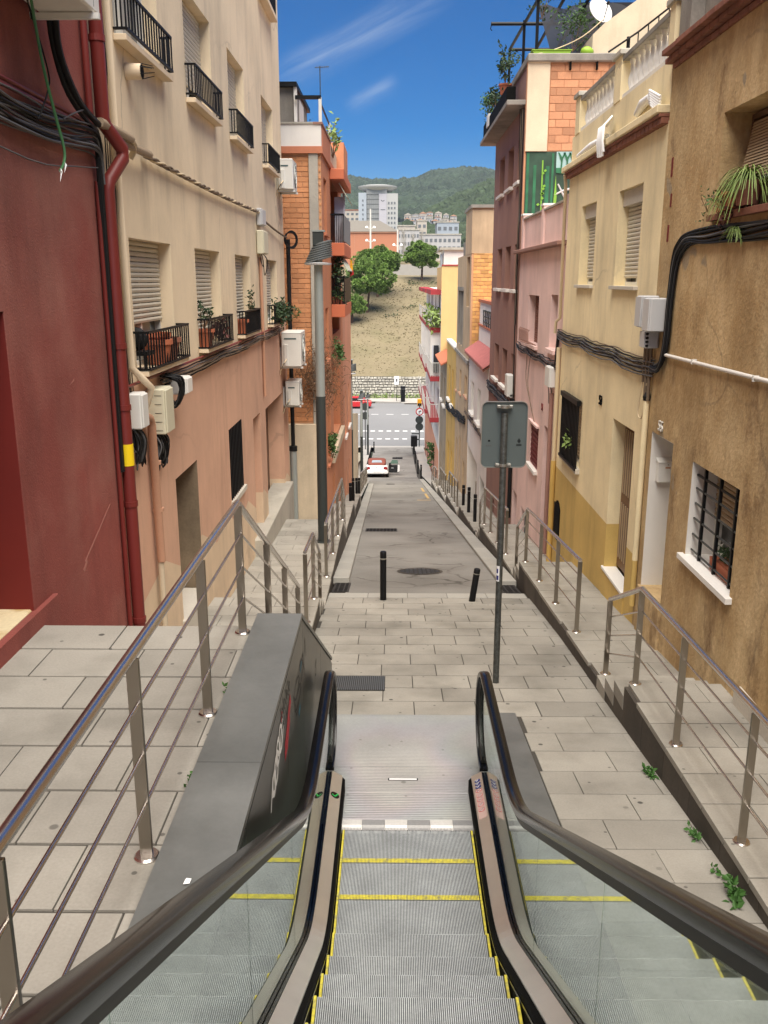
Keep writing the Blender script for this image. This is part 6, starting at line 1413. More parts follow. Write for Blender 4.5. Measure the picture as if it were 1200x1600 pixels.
t = thing('hanging_cable', 'dangling green cable with frayed white ends in front of the red wall', 'cable', (-2.4, 6.5, 4.7)); cable([(-2.45, 6.35, 5.9), (-2.46, 6.5, 5.5), (-2.46, 6.66, 5.2), (-2.44, 6.72, 5.0), (-2.44, 6.70, 4.9), (-2.44, 6.60, 4.83)], .010, 'cable_green', 'cable', t)
for i in range(7): y, z = (6.58, 4.815) if i < 5 else (6.68, 4.87); build(MB().add([(-2.43, y, z), (-2.43, y + R.uniform(-.05, .05), z + R.uniform(-.07, .05)), (-2.42, y + .015, z + .012)], [(0, 1, 2)]), 'frayed_end', 'white_paint', t)
t = thing('conduit', 'two grey brown foam sleeved pipes crossing from the red to the cream wall', 'conduit', (-2.55, 8.3, 5.3)); cable([(-2.55, 7.95, 5.36), (-2.52, 8.75, 5.34)], .04, 'foam', 'sleeve', t); cable([(-2.52, 8.75, 5.34), (-2.55, 8.95, 5.29), (-2.6, 8.97, 5.2)], .03, 'cable_cream', 'pipe_elbow', t); cable([(-2.56, 8.45, 5.29), (-2.55, 9.5, 5.30)], .038, 'foam', 'sleeve', t)
t = thing('cable_bundle', 'twisted brown cable strung across the cream house between window rows', 'cables', (-2.6, 13, 5.25))
for i in range(3): cable([(-2.60 + .018 * math.cos(q * .9 + i * 2.1), 9.5 + 7.75 * q / 60, 5.30 - .03 * math.sin(math.pi * q / 60) + .018 * math.sin(q * .9 + i * 2.1)) for q in range(61)], .013, ('cable_brown', 'cable_cream', 'cable_brown')[i], 'cable', t)
cable([(-2.6, 17.8, 5.2), (-2.59, 19.5, 5.1), (-2.55, 21.2, 5.02)], .02, 'cable_brown', 'cable', t)
t = thing('cable_bundle', 'thin black wires running down the edge of the cream house', 'cables', (-2.6, 8.5, 3))
for i in range(6): cable([(-2.62, 8.28 + i * .07 + R.uniform(-.04, .04), 12 - q * 1.1) for q in range(9)] + [(-2.62, 8.4 + i * .05, 3.02)], .006, 'cable_brown' if i % 3 else 'cable_black', 'cable', t)
t = thing('cable_bundle', 'sagging black cables along the cream and salmon paint line', 'cables', (-2.58, 14, 3.0))
for i in range(7): cable(sag(9.6, 20.3, 3.10 - i * .016, 3.09 - i * .014, -2.60 + .012 * (i % 3), 24, .012 + .012 * (i % 4), .008), .009, ('cable_black', 'cable_grey', 'cable_brown')[i % 3], 'cable', t)
cable([(-2.6, 8.35, 3.13), (-2.6, 20.4, 3.13)], .014, 'red_pipe', 'conduit', t)
t = thing('coiled_cable', 'coil of spare black cable at the far top corner of the cream house', 'cables', (-2.5, 21.3, 5)); 
for i in range(4): cable([(-2.48 + .01 * i + .13 * math.cos(a * .35), 21.3 + .05 * math.cos(a * .35), 4.98 + (.16 + .01 * i) * math.sin(a * .35)) for a in range(19)], .014, 'cable_black', 'cable', t)
# meter boxes left
def box_thing(name, label, x0, x1, y0, y1, z0, z1, m_, cables=0, front='lid', grp='meter boxes on the house walls', cat='meter box', slits=False):
    t = thing(name, label, cat, ((x0 + x1) / 2, (y0 + y1) / 2, z0), grp); s_ = 1 if x0 < 0 else -1
    xf = x1 if s_ > 0 else x0
    build(MB().box(x0, x1, y0, y1, z0, z1, .012), 'case', m_, t)
    build(MB().box(xf - .002, xf + s_ * .018, y0 + .012, y1 - .012, z0 + .012, z1 - .012, .008), front, m_, t)
    if slits:
        for i in range(5): build(MB().box(xf - .10, xf - .03, y0 - .003, y0 - .0004, z0 + .04 + i * .09, z0 + .045 + i * .09), 'slit', 'cable_black', t)
    for i in range(cables):
        a = R.uniform(0, 1); yy = y0 + (y1 - y0) * a
        cable([(x0 + .05, yy, z0 + .01), (x0 + .08 + R.uniform(0, .05), yy + R.uniform(-.03, .05), z0 - .12), (x0 + .07, yy + R.uniform(-.05, .08), z0 - .20 - R.uniform(0, .2)), (x0 + .05, yy + R.uniform(-.06, .06), z0 - .14), (x0 + .02, yy, z0 + .03)], .008, ('cable_black', 'cable_black', 'cable_grey')[i % 3], 'loose_cable', t)
    return t
box_thing('meter_box', 'tall cream meter box with loose cables under the near balcony window', -2.64, -2.46, 9.12, 9.46, 2.55, 3.02, 'plastic_cream', 34, slits=True)
box_thing('meter_box', 'narrow pale meter box tucked behind the salmon drain pipe', -2.64, -2.50, 8.40, 8.62, 2.72, 3.06, 'plastic_white', 26)
t = box_thing('junction_box', 'white rounded junction box wrapped in black cables beside the cream meter box', -2.62, -2.42, 9.95, 10.22, 2.86, 3.05, 'white_pipe', 0, cat='junction box')
for i in range(9): cable([(-2.62, 9.62 + i * .035, 3.10), (-2.45 + R.uniform(-.03, .03), 9.66 + i * .035, 3.04 + R.uniform(-.03, .03)), (-2.44, 9.70 + i * .03, 2.9), (-2.5, 9.64 + i * .03, 2.78 + R.uniform(-.04, .04)), (-2.6, 9.66 + i * .03, 2.84)], .011, 'cable_black', 'loose_cable', t)
box_thing('junction_box', 'small grey junction box where the twisted cable ends on the cream wall', -2.64, -2.55, 17.25, 17.75, 5.07, 5.37, 'plastic_grey', 0, cat='junction box')
box_thing('meter_box', 'white upright box below the small grey junction box', -2.64, -2.52, 17.15, 17.75, 4.56, 4.98, 'plastic_cream', 2)
t = thing('exhaust_vent', 'round cream exhaust vent with bent wire cage on the cream wall', 'vent', (-2.6, 9.2, 5.95)); build(MB().cyl((-2.645, 9.2, 6.0), (-2.50, 9.2, 6.0), .075, .07, 16), 'vent_pipe', 'cream_trim', t, smooth=40); build(MB().cyl((-2.498, 9.2, 6.0), (-2.494, 9.2, 6.0), .062, n=16), 'opening', 'black', t)
for i in range(7): cable([(-2.50, 9.2 + .07 * math.cos(a), 6.0 + .07 * math.sin(a)) if q == 0 else (-2.50 + .11 * q / 2, 9.2 + (.07 - .012 * q) * math.cos(a), 6.0 + (.07 - .012 * q) * math.sin(a)) for q in range(3) for a in [i * .9]], .004, 'cable_black', 'cage_wire', t)

# pipes, cables, boxes on the right
t = thing('cable_bundle', 'thick black cables bending down the brown house wall below the pots', 'cables', (2.9, 9.5, 3.2))
for i in range(11):
    o = .022 * (i % 6); xx = XR - .02 - .025 * (i // 6)
    cable([(xx, 5.5 + .6 * q, 4.58 - o - .03 * math.sin(q * .8 + i) - .004 * q) for q in range(7)] + [(xx, 9.7 - o, 4.56 - o), (xx, 9.95 - o, 4.50 - o), (xx, 10.12 - o, 4.35 - o), (xx - .01, 10.16 - o * .8, 3.9), (xx - .01, 10.2 - o * .8, 3.4), (xx - .02, 10.32 - o * .5, 3.2 - .01 * i), (xx - .02, 10.6, 3.12 - o * .4)], .013, 'cable_black' if i % 4 else 'cable_grey', 'cable', t)
t = thing('cable_bundle', 'wavy band of brown black cables across the yellow house front', 'cables', (2.9, 13.7, 3.1))
for i in range(12): cable(sag(10.55, 16.85, 3.20 - i * .017, 3.22 - i * .014, XR - .03 - .012 * (i % 3), 22, .015 + .02 * (i % 3), .010), .009, ('cable_brown', 'cable_black', 'cable_grey')[i % 3], 'cable', t)
t = thing('cable_bundle', 'drooping cables under the narrow windows of the pink house', 'cables', (2.9, 19.5, 2.5))
for i in range(8): cable(sag(16.9, 22.4, 2.62 - i * .02, 2.62 - i * .018, XR - .03 - .012 * (i % 3), 20, .02 + .03 * (i % 3), .012), .010, ('cable_black', 'cable_grey')[i % 2], 'cable', t)
cable([(XR - .03, 16.86, 3.1), (XR - .04, 16.88, 2.8), (XR - .04, 16.95, 2.55)], .03, 'cable_black', 'cable', t)
for i in range(2): cable([(XR - .02, 20.2 + i * .5, 2.5), (XR - .03, 20.4 + i * .3, 1.9), (XR - .03, 20.0, 1.5), (XR - .02, 19.3, 1.12)], .007, 'cable_brown', 'cable', t)
t = thing('cable_bundle', 'black cables running down the edge between mauve and pink houses', 'cables', (2.9, 22.7, 3))
for i in range(5): cable([(XR - .03 - .015 * i, 22.72 + .05 * i, 8.0), (XR - .03, 22.75 + .05 * i, 5.9), (XR - .05, 22.68 + .05 * i + .08 * math.sin(i), 5.4), (XR - .04, 22.8 + .05 * i, 4.5), (XR - .04, 22.75 + .05 * i, 3.2), (XR - .05, 22.8, 2.8), (XR - .03, 22.7 + .03 * i, 1.2)], .014, ('cable_black', 'cable_brown')[i % 2], 'cable', t)
t = thing('cable_bundle', 'heavy dark cable band below the lowest mauve house windows', 'cables', (2.9, 26, .9))
for i in range(9): cable(sag(22.7, 29.0, 1.05 - i * .03, 1.0 - i * .028, XR - .04 - .012 * (i % 3), 16, .03, .015), .016, ('cable_black', 'cable_grey')[i % 2], 'cable', t)
t = thing('cable_bundle', 'dark cable strip below the white house windows', 'cables', (2.9, 33, -1.1))
for i in range(6): cable(sag(29.1, 37.8, -1.0 - i * .035, -1.15 - i * .03, XR - .05, 14, .04, .02), .018, ('cable_brown', 'cable_black')[i % 2], 'cable', t)
t = thing('cable_bundle', 'bundled black cables on the tan house above its ground floor', 'cables', (2.9, 42, -2))
for i in range(6): cable(sag(37.8, 51, -1.5 - i * .07, -2.6 - i * .07, XR - .06, 14, .06, .03), .03, 'cable_black', 'cable', t)
t = thing('drain_pipe', 'thin cream pipe down the joint of the yellow and pink houses', 'pipe', (2.9, 16.6, -1)); build(MB().tube([(XR - .10, 16.55, 5.86), (XR - .06, 16.66, 5.70), (XR - .05, 16.66, 3.42), (XR - .10, 16.75, 3.36), (XR - .10, 16.8, 3.15)], .028, 10), 'upper_pipe', 'cable_cream', t, smooth=60)
build(MB().tube([(XR - .05, 16.62, 2.9), (XR - .05, 16.62, .72)], .04, 10), 'middle_pipe', 'cable_cream', t, smooth=60); build(MB().tube([(XR - .05, 16.62, .8), (XR - .05, 16.62, -1.2)], .05, 10), 'lower_pipe', 'ochre_stucco', t, smooth=60)
t = thing('drain_pipe', 'dusty pink pipe beside the red door of the pink house', 'pipe', (2.9, 17.1, -.8)); build(MB().tube([(XR - .05, 17.15, 2.0), (XR - .05, 17.15, -1.2)], .04, 10), 'pipe', 'mauve_stucco', t, smooth=60)
t = thing('drain_pipe', 'pale yellow pipe at the corner of the yellow and brown houses', 'pipe', (2.9, 10.75, .3)); build(MB().tube([(XR - .04, 10.74, 2.72), (XR - .04, 10.74, .1)], .036, 12), 'pipe', 'yellow_stucco', t, smooth=60); build(MB().lathe((XR - .04, 10.74, 2.7), [(.042, 0), (.05, .05), (.02, .10)], 10), 'pipe_cap', 'cable_black', t)
for (dy, z0, z1, r) in ((10.95, 2.9, 3.42, .02), (10.82, 2.75, 3.4, .025), (10.7, 2.7, 3.4, .02)): build(MB().tube([(XR - .04, dy, z1), (XR - .04, dy, z0)], r, 8), 'conduit', 'cable_brown', t, smooth=60)
cable([(XR - .04, 10.95, 2.95), (XR - .06, 11.0, 2.6), (XR - .06, 10.98, 2.48), (XR - .05, 10.85, 2.5), (XR - .04, 10.8, 2.9)], .008, 'cable_cream', 'conduit', t)
t = thing('white_pipe', 'straight white pipe fixed across the brown house wall', 'pipe', (2.9, 8, 3.29)); build(MB().tube([(XR - .03, 4.5, 3.32), (XR - .03, 10.18, 3.285)], .019, 10), 'pipe', 'white_pipe', t, smooth=60)
for y in (6.4, 7.6, 9.2): build(MB().box(XR - .052, XR, y - .012, y + .012, 3.27, 3.32), 'pipe_clip', 'plastic_white', t)
t = thing('drain_pipe', 'black downpipe between the mauve and pink houses by the sign', 'pipe', (2.9, 22.6, -1.5)); build(MB().tube([(XR - .06, 22.62, 1.2), (XR - .06, 22.62, -1.9)], .05, 10), 'pipe', 'cable_black', t, smooth=60)
for i, (y0, z0, z1, l_) in enumerate(((10.62, 3.56, 3.92, 'left one of two pale grey electricity boxes side by side on the yellow corner'), (10.28, 3.53, 3.90, 'right one of two pale grey electricity boxes, nearer the black cables'))):
    box_thing('meter_box', l_, XR - .2, XR - .01, y0, y0 + .26, z0, z1, 'plastic_grey', 0)
t = box_thing('meter_box', 'small grey box hanging below the pair of electricity boxes', XR - .16, XR - .01, 10.52, 10.74, 3.33, 3.53, 'plastic_grey', 0)
for i in range(4): build(MB().cyl((XR - .16, 10.50, 3.36 + .045 * i), (XR - .14, 10.525, 3.36 + .045 * i), .014, n=8), 'cable_gland', 'cable_black', t)
box_thing('meter_box', 'white box on the pink house beside the cream pipe', XR - .12, XR - .01, 17.0, 17.5, 2.12, 2.5, 'plastic_white', 1)
box_thing('meter_box', 'white box beside the lowest mauve house window', XR - .16, XR - .01, 22.9, 23.4, 1.2, 1.75, 'plastic_white', 3)
t = thing('mailbox', 'white metal letterbox on the white door jamb of the brown house', 'letterbox', (3.14, 10.5, 1.75)); build(MB().box(3.03, 3.245, 10.45, 10.553, 1.76, 2.01, .006), 'box_body', 'plastic_white', t); build(MB().prism([(10.44, 2.005), (10.553, 2.005), (10.553, 2.045)], 'x', 3.02, 3.255), 'lid', 'plastic_white', t)
build(MB().box(3.11, 3.17, 10.447, 10.4495, 1.93, 1.95), 'name_label', 'salmon_paint', t); build(MB().cyl((3.14, 10.445, 1.975), (3.14, 10.45, 1.975), .006, n=8), 'lock', 'cable_black', t)
t = thing('vent_grille', 'small black arched vent grille low on the ochre base of the yellow house', 'vent', (2.93, 16.2, -.5)); build(MB().prism([(15.95, -.6), (16.45, -.6), (16.45, .0), (16.33, .1), (16.2, .13), (16.07, .1), (15.95, .0)], 'x', XR - .012, XR + .02), 'frame', 'black', t)
for i in range(6): build(MB().box(XR - .03, XR - .012, 15.98 + i * .085, 16.0 + i * .085, -.6, .06), 'bar', 'black_metal', t)
def number(txt, label, loc, size, m_, s_=-1):
    c = bpy.data.curves.new('house_number', 'FONT'); c.body = txt; c.size = size; c.extrude = .008; c.materials.append(M[m_]); c.align_x = 'CENTER'
    o = bpy.data.objects.new('house_number', c); COL.objects.link(o); o.location = loc; o.rotation_euler = (rad(90), 0, rad(-90)); dg_ = bpy.context.evaluated_depsgraph_get(); me = bpy.data.meshes.new_from_object(o.evaluated_get(dg_)); o2 = bpy.data.objects.new('house_number', me); COL.objects.link(o2); o2.location = loc; o2.rotation_euler = o.rotation_euler; bpy.data.objects.remove(o); o2.name = 'house_number'; props(o2, label, 'house number', 'house numbers')
number('55', 'pale number 55 fixed on the brown wall above the white door', (XR - .012, 10.2, 2.42), .17, 'frame_white')
number('53', 'black number 53 on the yellow wall between barred window and door', (XR - .012, 13.25, 2.31), .20, 'black'); number('51', 'dark red number 51 on the pink wall near its red door', (XR - .012, 18.4, 1.5), .2, 'dark_red')
t = thing('water_outlet', 'round black pipe end in the reveal of the taller yellow house window', 'vent', (3.15, 12.9, 4.3)); build(MB().cyl((3.15, 12.84, 4.3), (3.15, 12.92, 4.3), .03, n=12), 'pipe_end', 'cable_black', t)

# ================================================================== ROOF GARDEN, DISH, PERGOLA
t = thing('satellite_dish', 'white satellite dish above the brick side wall on the mauve roof', 'satellite dish', (4.7, 23.4, 9.15))
dm = MB(); k = 0; ax = Vector((.35, -.75, .35)).normalized(); u = ax.cross(Vector((0, 0, 1))).normalized(); v_ = u.cross(ax)
c0 = Vector((4.72, 23.4, 10.22)); n = 28
for (r_, d_) in ((0.0001, -.07), (.12, -.055), (.22, -.02), (.30, .03), (.31, .03), (.31, .015), (.22, -.04), (.0001, -.09)):
    for j in range(n): a = 2 * math.pi * j / n; dm.v.append(tuple(c0 + u * r_ * math.cos(a) + v_ * r_ * math.sin(a) + ax * d_))
for i in range(7):
    for j in range(n): j2 = (j + 1) % n; dm.f.append((i * n + j, i * n + j2, (i + 1) * n + j2, (i + 1) * n + j))
build(dm, 'reflector', 'dish_white', t, smooth=50); tip = c0 + ax * .33 - v_ * .02
build(MB().cyl(tuple(c0 - v_ * .30), tuple(tip), .012, n=6), 'feed_arm', 'cable_black', t); build(MB().cyl(tuple(tip), tuple(tip - ax * .07), .03, n=8), 'receiver', 'cable_black', t)
build(MB().tube([tuple(c0 - ax * .07), (4.75, 23.6, 10.1), (4.75, 23.6, 9.12)], .022), 'mast', 'galvanised', t)
t = thing('pergola', 'dark iron pergola frame over the roof terrace of the mauve house', 'pergola', (4, 25.5, 9.15))
for (a, b) in (((3.2, 22.9, 10.36), (3.2, 28.3, 10.5)), ((4.1, 23.2, 10.9), (3.95, 28.3, 10.5)), ((2.35, 25.3, 10.42), (5.2, 25.3, 10.42)), ((3.2, 28.3, 10.5), (4.9, 28.3, 10.5)), ((3.2, 23.0, 10.72), (6.5, 23.0, 10.72)), ((4.6, 23.0, 10.72), (4.6, 28.3, 10.6))):
    build(MB().tube([a, b], .045, 6), 'beam', 'black_metal', t)
for (x, y, z0) in ((3.2, 28.3, 8.2), (3.2, 25.3, 8.9), (3.2, 23.0, 9.1), (4.9, 28.3, 9.1)): build(MB().tube([(x, y, z0), (x, y, 10.5)], .04, 6), 'post', 'black_metal', t)
build(MB().tube([(2.36, 25.3, 10.40), (2.34, 25.3, 10.3), (2.38, 25.3, 10.26)], .012, 5), 'hook', 'black_metal', t)
t = thing('shade_net', 'dark sagging shade net hung under the roof pergola', 'net', (4.8, 25, 9.6))
nm = MB(); NX, NY = 14, 8
for i in range(NX + 1):
    for j in range(NY + 1):
        a, b = i / NX, j / NY; nm.v.append((3.45 + 3.2 * a + .25 * (1 - b), 24.0 + .8 * b + .1 * math.sin(a * 9), 9.45 + 1.25 * b - .25 * math.sin(math.pi * a) * (1 - b) + .05 * math.sin(i * 1.7)))
for i in range(NX):
    for j in range(NY): k = i * (NY + 1) + j; nm.f.append((k, k + NY + 1, k + NY + 2, k + 1))
build(nm, 'net_cloth', 'shade_net', t); build(MB().box(4.5, 6.8, 24.9, 25.0, 9.2, 10.8), 'back_cloth', 'net_black', t)
def plant(name, label, centre, rxyz, nleaf, size, m_='leaf', stems=5, stem_m='dry_twig', cat='plant', pot=None, base=None, group=None, rng=None):
    rng = rng or R; base = base or (centre[0], centre[1], centre[2] - rxyz[2])
    t = thing(name, label, cat, base, group)
    pts = []
    cl = [(centre[0] + rng.gauss(0, .42) * rxyz[0], centre[1] + rng.gauss(0, .42) * rxyz[1], centre[2] + rng.gauss(0, .42) * rxyz[2]) for _ in range(max(5, nleaf // 12))]
    for i in range(nleaf):
        c = rng.choice(cl); pts.append((c[0] + rng.gauss(0, .16) * rxyz[0], c[1] + rng.gauss(0, .16) * rxyz[1], c[2] + rng.gauss(0, .16) * rxyz[2]))
    o = build(MB().leaves(pts, size, rng), 'leaves', m_, t); o['kind'] = 'stuff'
    sm = MB()
    for c in cl[:stems]: sm.tube([base, ((base[0] + c[0]) / 2 + rng.uniform(-.03, .03), (base[1] + c[1]) / 2, (base[2] + c[2]) / 2 + .03), c], [size * .09, size * .07, size * .04], 5)
    if stems: build(sm, 'stems', stem_m, t)
    if pot:
        (pr, ph, pm) = pot; pt_ = build(MB().lathe((base[0], base[1], base[2] - ph), [(pr * .72, 0), (pr * .95, ph * .82), (pr * 1.06, ph * .83), (pr * 1.06, ph), (pr * .9, ph), (pr * .88, ph * .9)], 16), 'pot', pm, t, smooth=40)
        build(MB().lathe((base[0], base[1], base[2] - ph * .12), [(pr * .88, 0), (.001, .005)], 12), 'soil', 'frame_brown', pt_)
    return t
t = thing('planter_box', 'row of black planter boxes along the mauve roof ledge', 'planter', (2.65, 25.5, 8.16)); build(MB().box(2.56, 2.78, 23.2, 28.9, 8.165, 8.55, .01), 'trough', 'black', t); build(MB().box(2.53, 2.6, 27.2, 27.7, 8.3, 8.62), 'panel', 'plastic_white', t)
for (y, z, r_, l_) in ((28.2, 8.95, .42, 'bushy green plant at the far end of the mauve roof ledge'), (26.4, 8.9, .40, 'dark bushy plant in the middle of the mauve roof ledge'), (24.4, 9.25, .42, 'brownish green plant in a clay pot on the mauve roof ledge')):
    plant('roof_plant', l_, (2.66, y, z), (.26, .6, r_), 320, .10, 'leaf_dark' if y < 28 else 'leaf', pot=(.16, .25, 'terracotta') if y < 25 else None, group='plants on the mauve roof ledge')
plant('climbing_plant', 'climbing plant hanging in the dark net under the pergola', (4.2, 23.9, 10.0), (.55, .2, .55), 420, .09, 'leaf', cat='climber')
plant('climbing_plant', 'thin vine trailing on the front beam of the pergola', (3.35, 23.4, 10.35), (.22, .3, .3), 120, .08, 'leaf_dark', cat='climber')
t = thing('planter_box', 'lime green plastic planter on the edge of the brick side wall', 'planter', (3.5, 22.8, 9.12)); build(MB().prism([(3.1, 9.12), (3.92, 9.12), (3.95, 9.20), (3.06, 9.20)], 'y', 22.62, 22.9), 'trough', 'lime_plastic', t); build(MB().box(3.04, 3.97, 22.6, 22.92, 9.20, 9.215), 'rim', 'lime_plastic', t)
t = build(blob(MB(), (4.35, 22.85, 9.22), (.16, .12, .11), jit=.05), 'watering_can', 'lime_plastic', None, 'small lime green plastic container lying beside the green planter', 'container', smooth=60)
cable([(4.8, 22.9, 10.0), (4.2, 22.7, 9.5), (3.5, 22.65, 9.2), (3.0, 22.6, 9.1)], .012, 'cable_cream', 'cable', thing('roof_cable', 'pale cable running from the dish down the roof edge', 'cable', (3.9, 22.7, 9.3)))

# ================================================================== WINDOW POTS AND PLANTS
def clay_pot(label, loc, r, h, m_='terracotta'):
    t = thing('clay_pot', label, 'flower pot', loc, 'clay pots on the cream house balconies')
    build(MB().lathe(loc, [(r * .68, 0), (r * .95, h * .8), (r * 1.08, h * .8), (r * 1.08, h), (r * .92, h), (r * .9, h * .85)], 18), 'pot_body', m_, t, smooth=40); build(MB().lathe((loc[0], loc[1], loc[2] + h * .83), [(r * .9, 0), (.001, .004)], 12), 'soil', 'frame_brown', t); return t
clay_pot('wide clay pot highest in the first lower balcony of the cream house', (-2.72, 9.75, 3.35), .20, .20)
clay_pot('tall clay pot at the middle of the first lower balcony', (-2.62, 9.62, 3.23), .15, .26); clay_pot('brown clay pot at the right part of the first lower balcony', (-2.64, 10.1, 3.23), .15, .25, 'terracotta_old')
t = thing('folding_chair', 'dark round backed chair in the first lower balcony', 'chair', (-2.75, 9.15, 3.23)); build(blob(MB(), (-2.72, 9.15, 3.52), (.13, .04, .12), jit=.02), 'chair_back', 'cable_black', t, smooth=60); build(MB().box(-2.85, -2.58, 9.05, 9.3, 3.36, 3.4), 'seat', 'cable_black', t)
for (x, y) in ((-2.83, 9.07), (-2.6, 9.07), (-2.83, 9.28), (-2.6, 9.28)): build(MB().cyl((x, y, 3.23), (x, y, 3.37), .01, n=6), 'leg', 'cable_black', t)
plant('potted_plant', 'leggy plant in a clay pot in the second lower balcony', (-2.62, 12.15, 3.66), (.12, .30, .13), 110, .06, 'leaf_dark', stems=8, pot=(.13, .24, 'terracotta'), base=(-2.62, 12.05, 3.47)); plant('potted_plant', 'reddish dry plant filling the second lower balcony', (-2.60, 12.95, 3.42), (.12, .42, .17), 240, .06, 'leaf_red', stems=8)
plant('potted_plant', 'thin upright plant rising from the third lower balcony', (-2.6, 15.9, 3.72), (.08, .28, .20), 90, .06, 'leaf_dark', stems=8, base=(-2.6, 15.8, 3.4)); clay_pot('small red pot at the near end of the third lower balcony', (-2.62, 15.0, 3.23), .12, .24)
t = thing('planter_box', 'long black trough in the third lower balcony of the cream house', 'planter', (-2.6, 15.8, 3.23)); build(MB().box(-2.68, -2.54, 15.2, 16.3, 3.23, 3.48, .01), 'trough', 'black', t)
plant('potted_plant', 'dense dark green bush overflowing the fourth lower balcony', (-2.46, 19.2, 3.44), (.20, .75, .26), 520, .085, 'leaf_dark', stems=6)
def grassy(label, c, n, ln, m_, spread=.12, pot=None):
    t = thing('spider_plant', label, 'plant', (c[0], c[1], c[2])); g = MB()
    for i in range(n):
        a = R.uniform(0, 6.28); l = ln * R.uniform(.5, 1.15); dx, dy = math.cos(a), math.sin(a); wv = .009; up = R.uniform(.35, .8); pv = None
        for q in range(6):
            s_ = q / 5; p = (c[0] + dx * l * s_ * .75 + R.uniform(-.002, .002), c[1] + dy * l * s_ * .9, c[2] + l * (up * s_ * 1.5 - 1.35 * s_ * s_))
            w2 = wv * (1 - s_ * .85); e = ((p[0] - dy * w2, p[1] + dx * w2, p[2]), (p[0] + dy * w2, p[1] - dx * w2, p[2]))
            if pv: g.quad(pv[0], pv[1], e[1], e[0])
            pv = e
    o = build(g, 'leaves', m_, t); o['kind'] = 'stuff'
    if pot: build(MB().lathe((c[0], c[1], c[2] - pot[1]), [(pot[0] * .75, 0), (pot[0], pot[1]), (pot[0] * .9, pot[1])], 16), 'pot', pot[2], t, smooth=40)
    return t
grassy('large spider plant with arching pale leaves in the brown house window', (XR - .02, 8.18, 4.92), 190, .46, 'leaf_light', pot=(.12, .2, 'terracotta_old'))
grassy('small hanging spider plantlet dangling over the black cables', (XR - .06, 8.28, 4.52), 60, .17, 'leaf_light'); grassy('smaller grassy plant beside the dry red plant on the brown window sill', (XR - .02, 8.72, 4.84), 70, .24, 'leaf_light', pot=(.10, .14, 'terracotta'))
plant('potted_plant', 'dry reddish trailing plant in a clay pot on the brown window sill', (XR - .05, 8.55, 4.76), (.12, .20, .18), 260, .055, 'leaf_red', stems=7, pot=(.11, .15, 'terracotta'), base=(XR - .02, 8.52, 4.86))
plant('potted_plant', 'wiry twigs sticking out of the far corner of the brown window sill', (XR - .10, 8.95, 4.86), (.14, .22, .14), 40, .04, 'leaf', stems=5)
t = thing('planter_box', 'terracotta trough behind the barred brown house window', 'planter', (3.08, 8.05, 1.31)); build(MB().prism([(XR + .09, 1.31), (XR + .21, 1.31), (XR + .24, 1.44), (XR + .08, 1.44)], 'y', 7.78, 8.55), 'trough', 'terracotta', t)
plant('potted_plant', 'dark leafed plant with pale flowers behind the barred brown house window', (XR + .15, 8.2, 1.52), (.06, .34, .08), 170, .055, 'leaf_dark', stems=4); plant('potted_plant', 'pale flowering tuft at the end of the barred window trough', (XR + .15, 8.5, 1.54), (.05, .10, .06), 50, .035, 'frame_white', stems=0)
plant('potted_plant', 'spiky pale green plant behind the yellow house window bars', (XR - .04, 15.3, 1.40), (.05, .42, .16), 90, .10, 'leaf_light', stems=4)
# weeds along the foot of the right retaining wall
for i, (y, n_l, s_, l_) in enumerate(((6.62, 60, .05, 'green weed tuft at the wall foot below the second railing post'), (5.55, 40, .045, 'tiny weed at the retaining wall foot between two weed tufts'), (4.72, 80, .055, 'leafy weed at the retaining wall foot nearest the escalator handrail'), (5.0, 34, .04, 'small weed just behind the leafy weed at the wall foot'))):
    plant('weed', l_, (1.985, y, P(y) + .03), (.035, .13, .04), n_l, s_, 'leaf_weed', stems=0, group='weeds along the retaining wall')
plant('weed', 'small weed at the kerb near the left railing flange', (-1.118, 3.9, 1.72), (.012, .05, .03), 16, .035, 'leaf_weed', stems=0, group='weeds along the retaining wall'); plant('weed', 'little weed in the joint beside the grey parapet', (-1.118, 4.9, 1.72), (.012, .05, .03), 14, .03, 'leaf_weed', stems=0, group='weeds along the retaining wall')
# dry creeper on the brick block
t = thing('dry_creeper', 'tangle of dry brown creeper twigs on the brick block behind the lamp post', 'climber', (-1.9, 22, 1.2)); g = MB(); RR = random.Random(3)
for i in range(260):
    x, y, z = RR.gauss(-1.92, .22), RR.uniform(22.0, 24.2) if RR.random() < .5 else 22.0, RR.gauss(1.75, .38)
    if x < -1.8 or y < 22.1: y = min(y, 22.02)
    else: x = max(x, -1.77)
    p = (x, y - .03, z); pts = [p]
    for q in range(4): p = (p[0] + RR.uniform(-.10, .10), p[1] - RR.uniform(0, .03), p[2] + RR.uniform(-.13, .08)); pts.append(p)
    g.tube(pts, .006, 4, cap=False)
o = build(g, 'twigs', 'dry_twig', t); o['kind'] = 'stuff'
g = MB()
for i in range(16):
    p = (-2.55 + RR.uniform(0, .9), 22.0, 1.6 + RR.uniform(-.5, .3)); pts = [p]
    for q in range(7): p = (p[0] + RR.uniform(-.12, .12), 22.0 - RR.uniform(0, .05), p[2] + RR.uniform(.02, .28)); pts.append(p)
    g.tube(pts, .008, 4, cap=False)
build(g, 'long_twigs', 'dry_twig', t)
pts = [(RR.gauss(-1.92, .2), RR.uniform(21.9, 22.05) if RR.random() < .55 else RR.uniform(22.1, 24.0), RR.gauss(1.72, .33)) for _ in range(900)]
o = build(MB().leaves([(p[0] if p[1] < 22.06 else max(p[0], -1.77), p[1], p[2]) for p in pts], .055, RR), 'dry_leaves', 'dry_twig', t); o['kind'] = 'stuff'
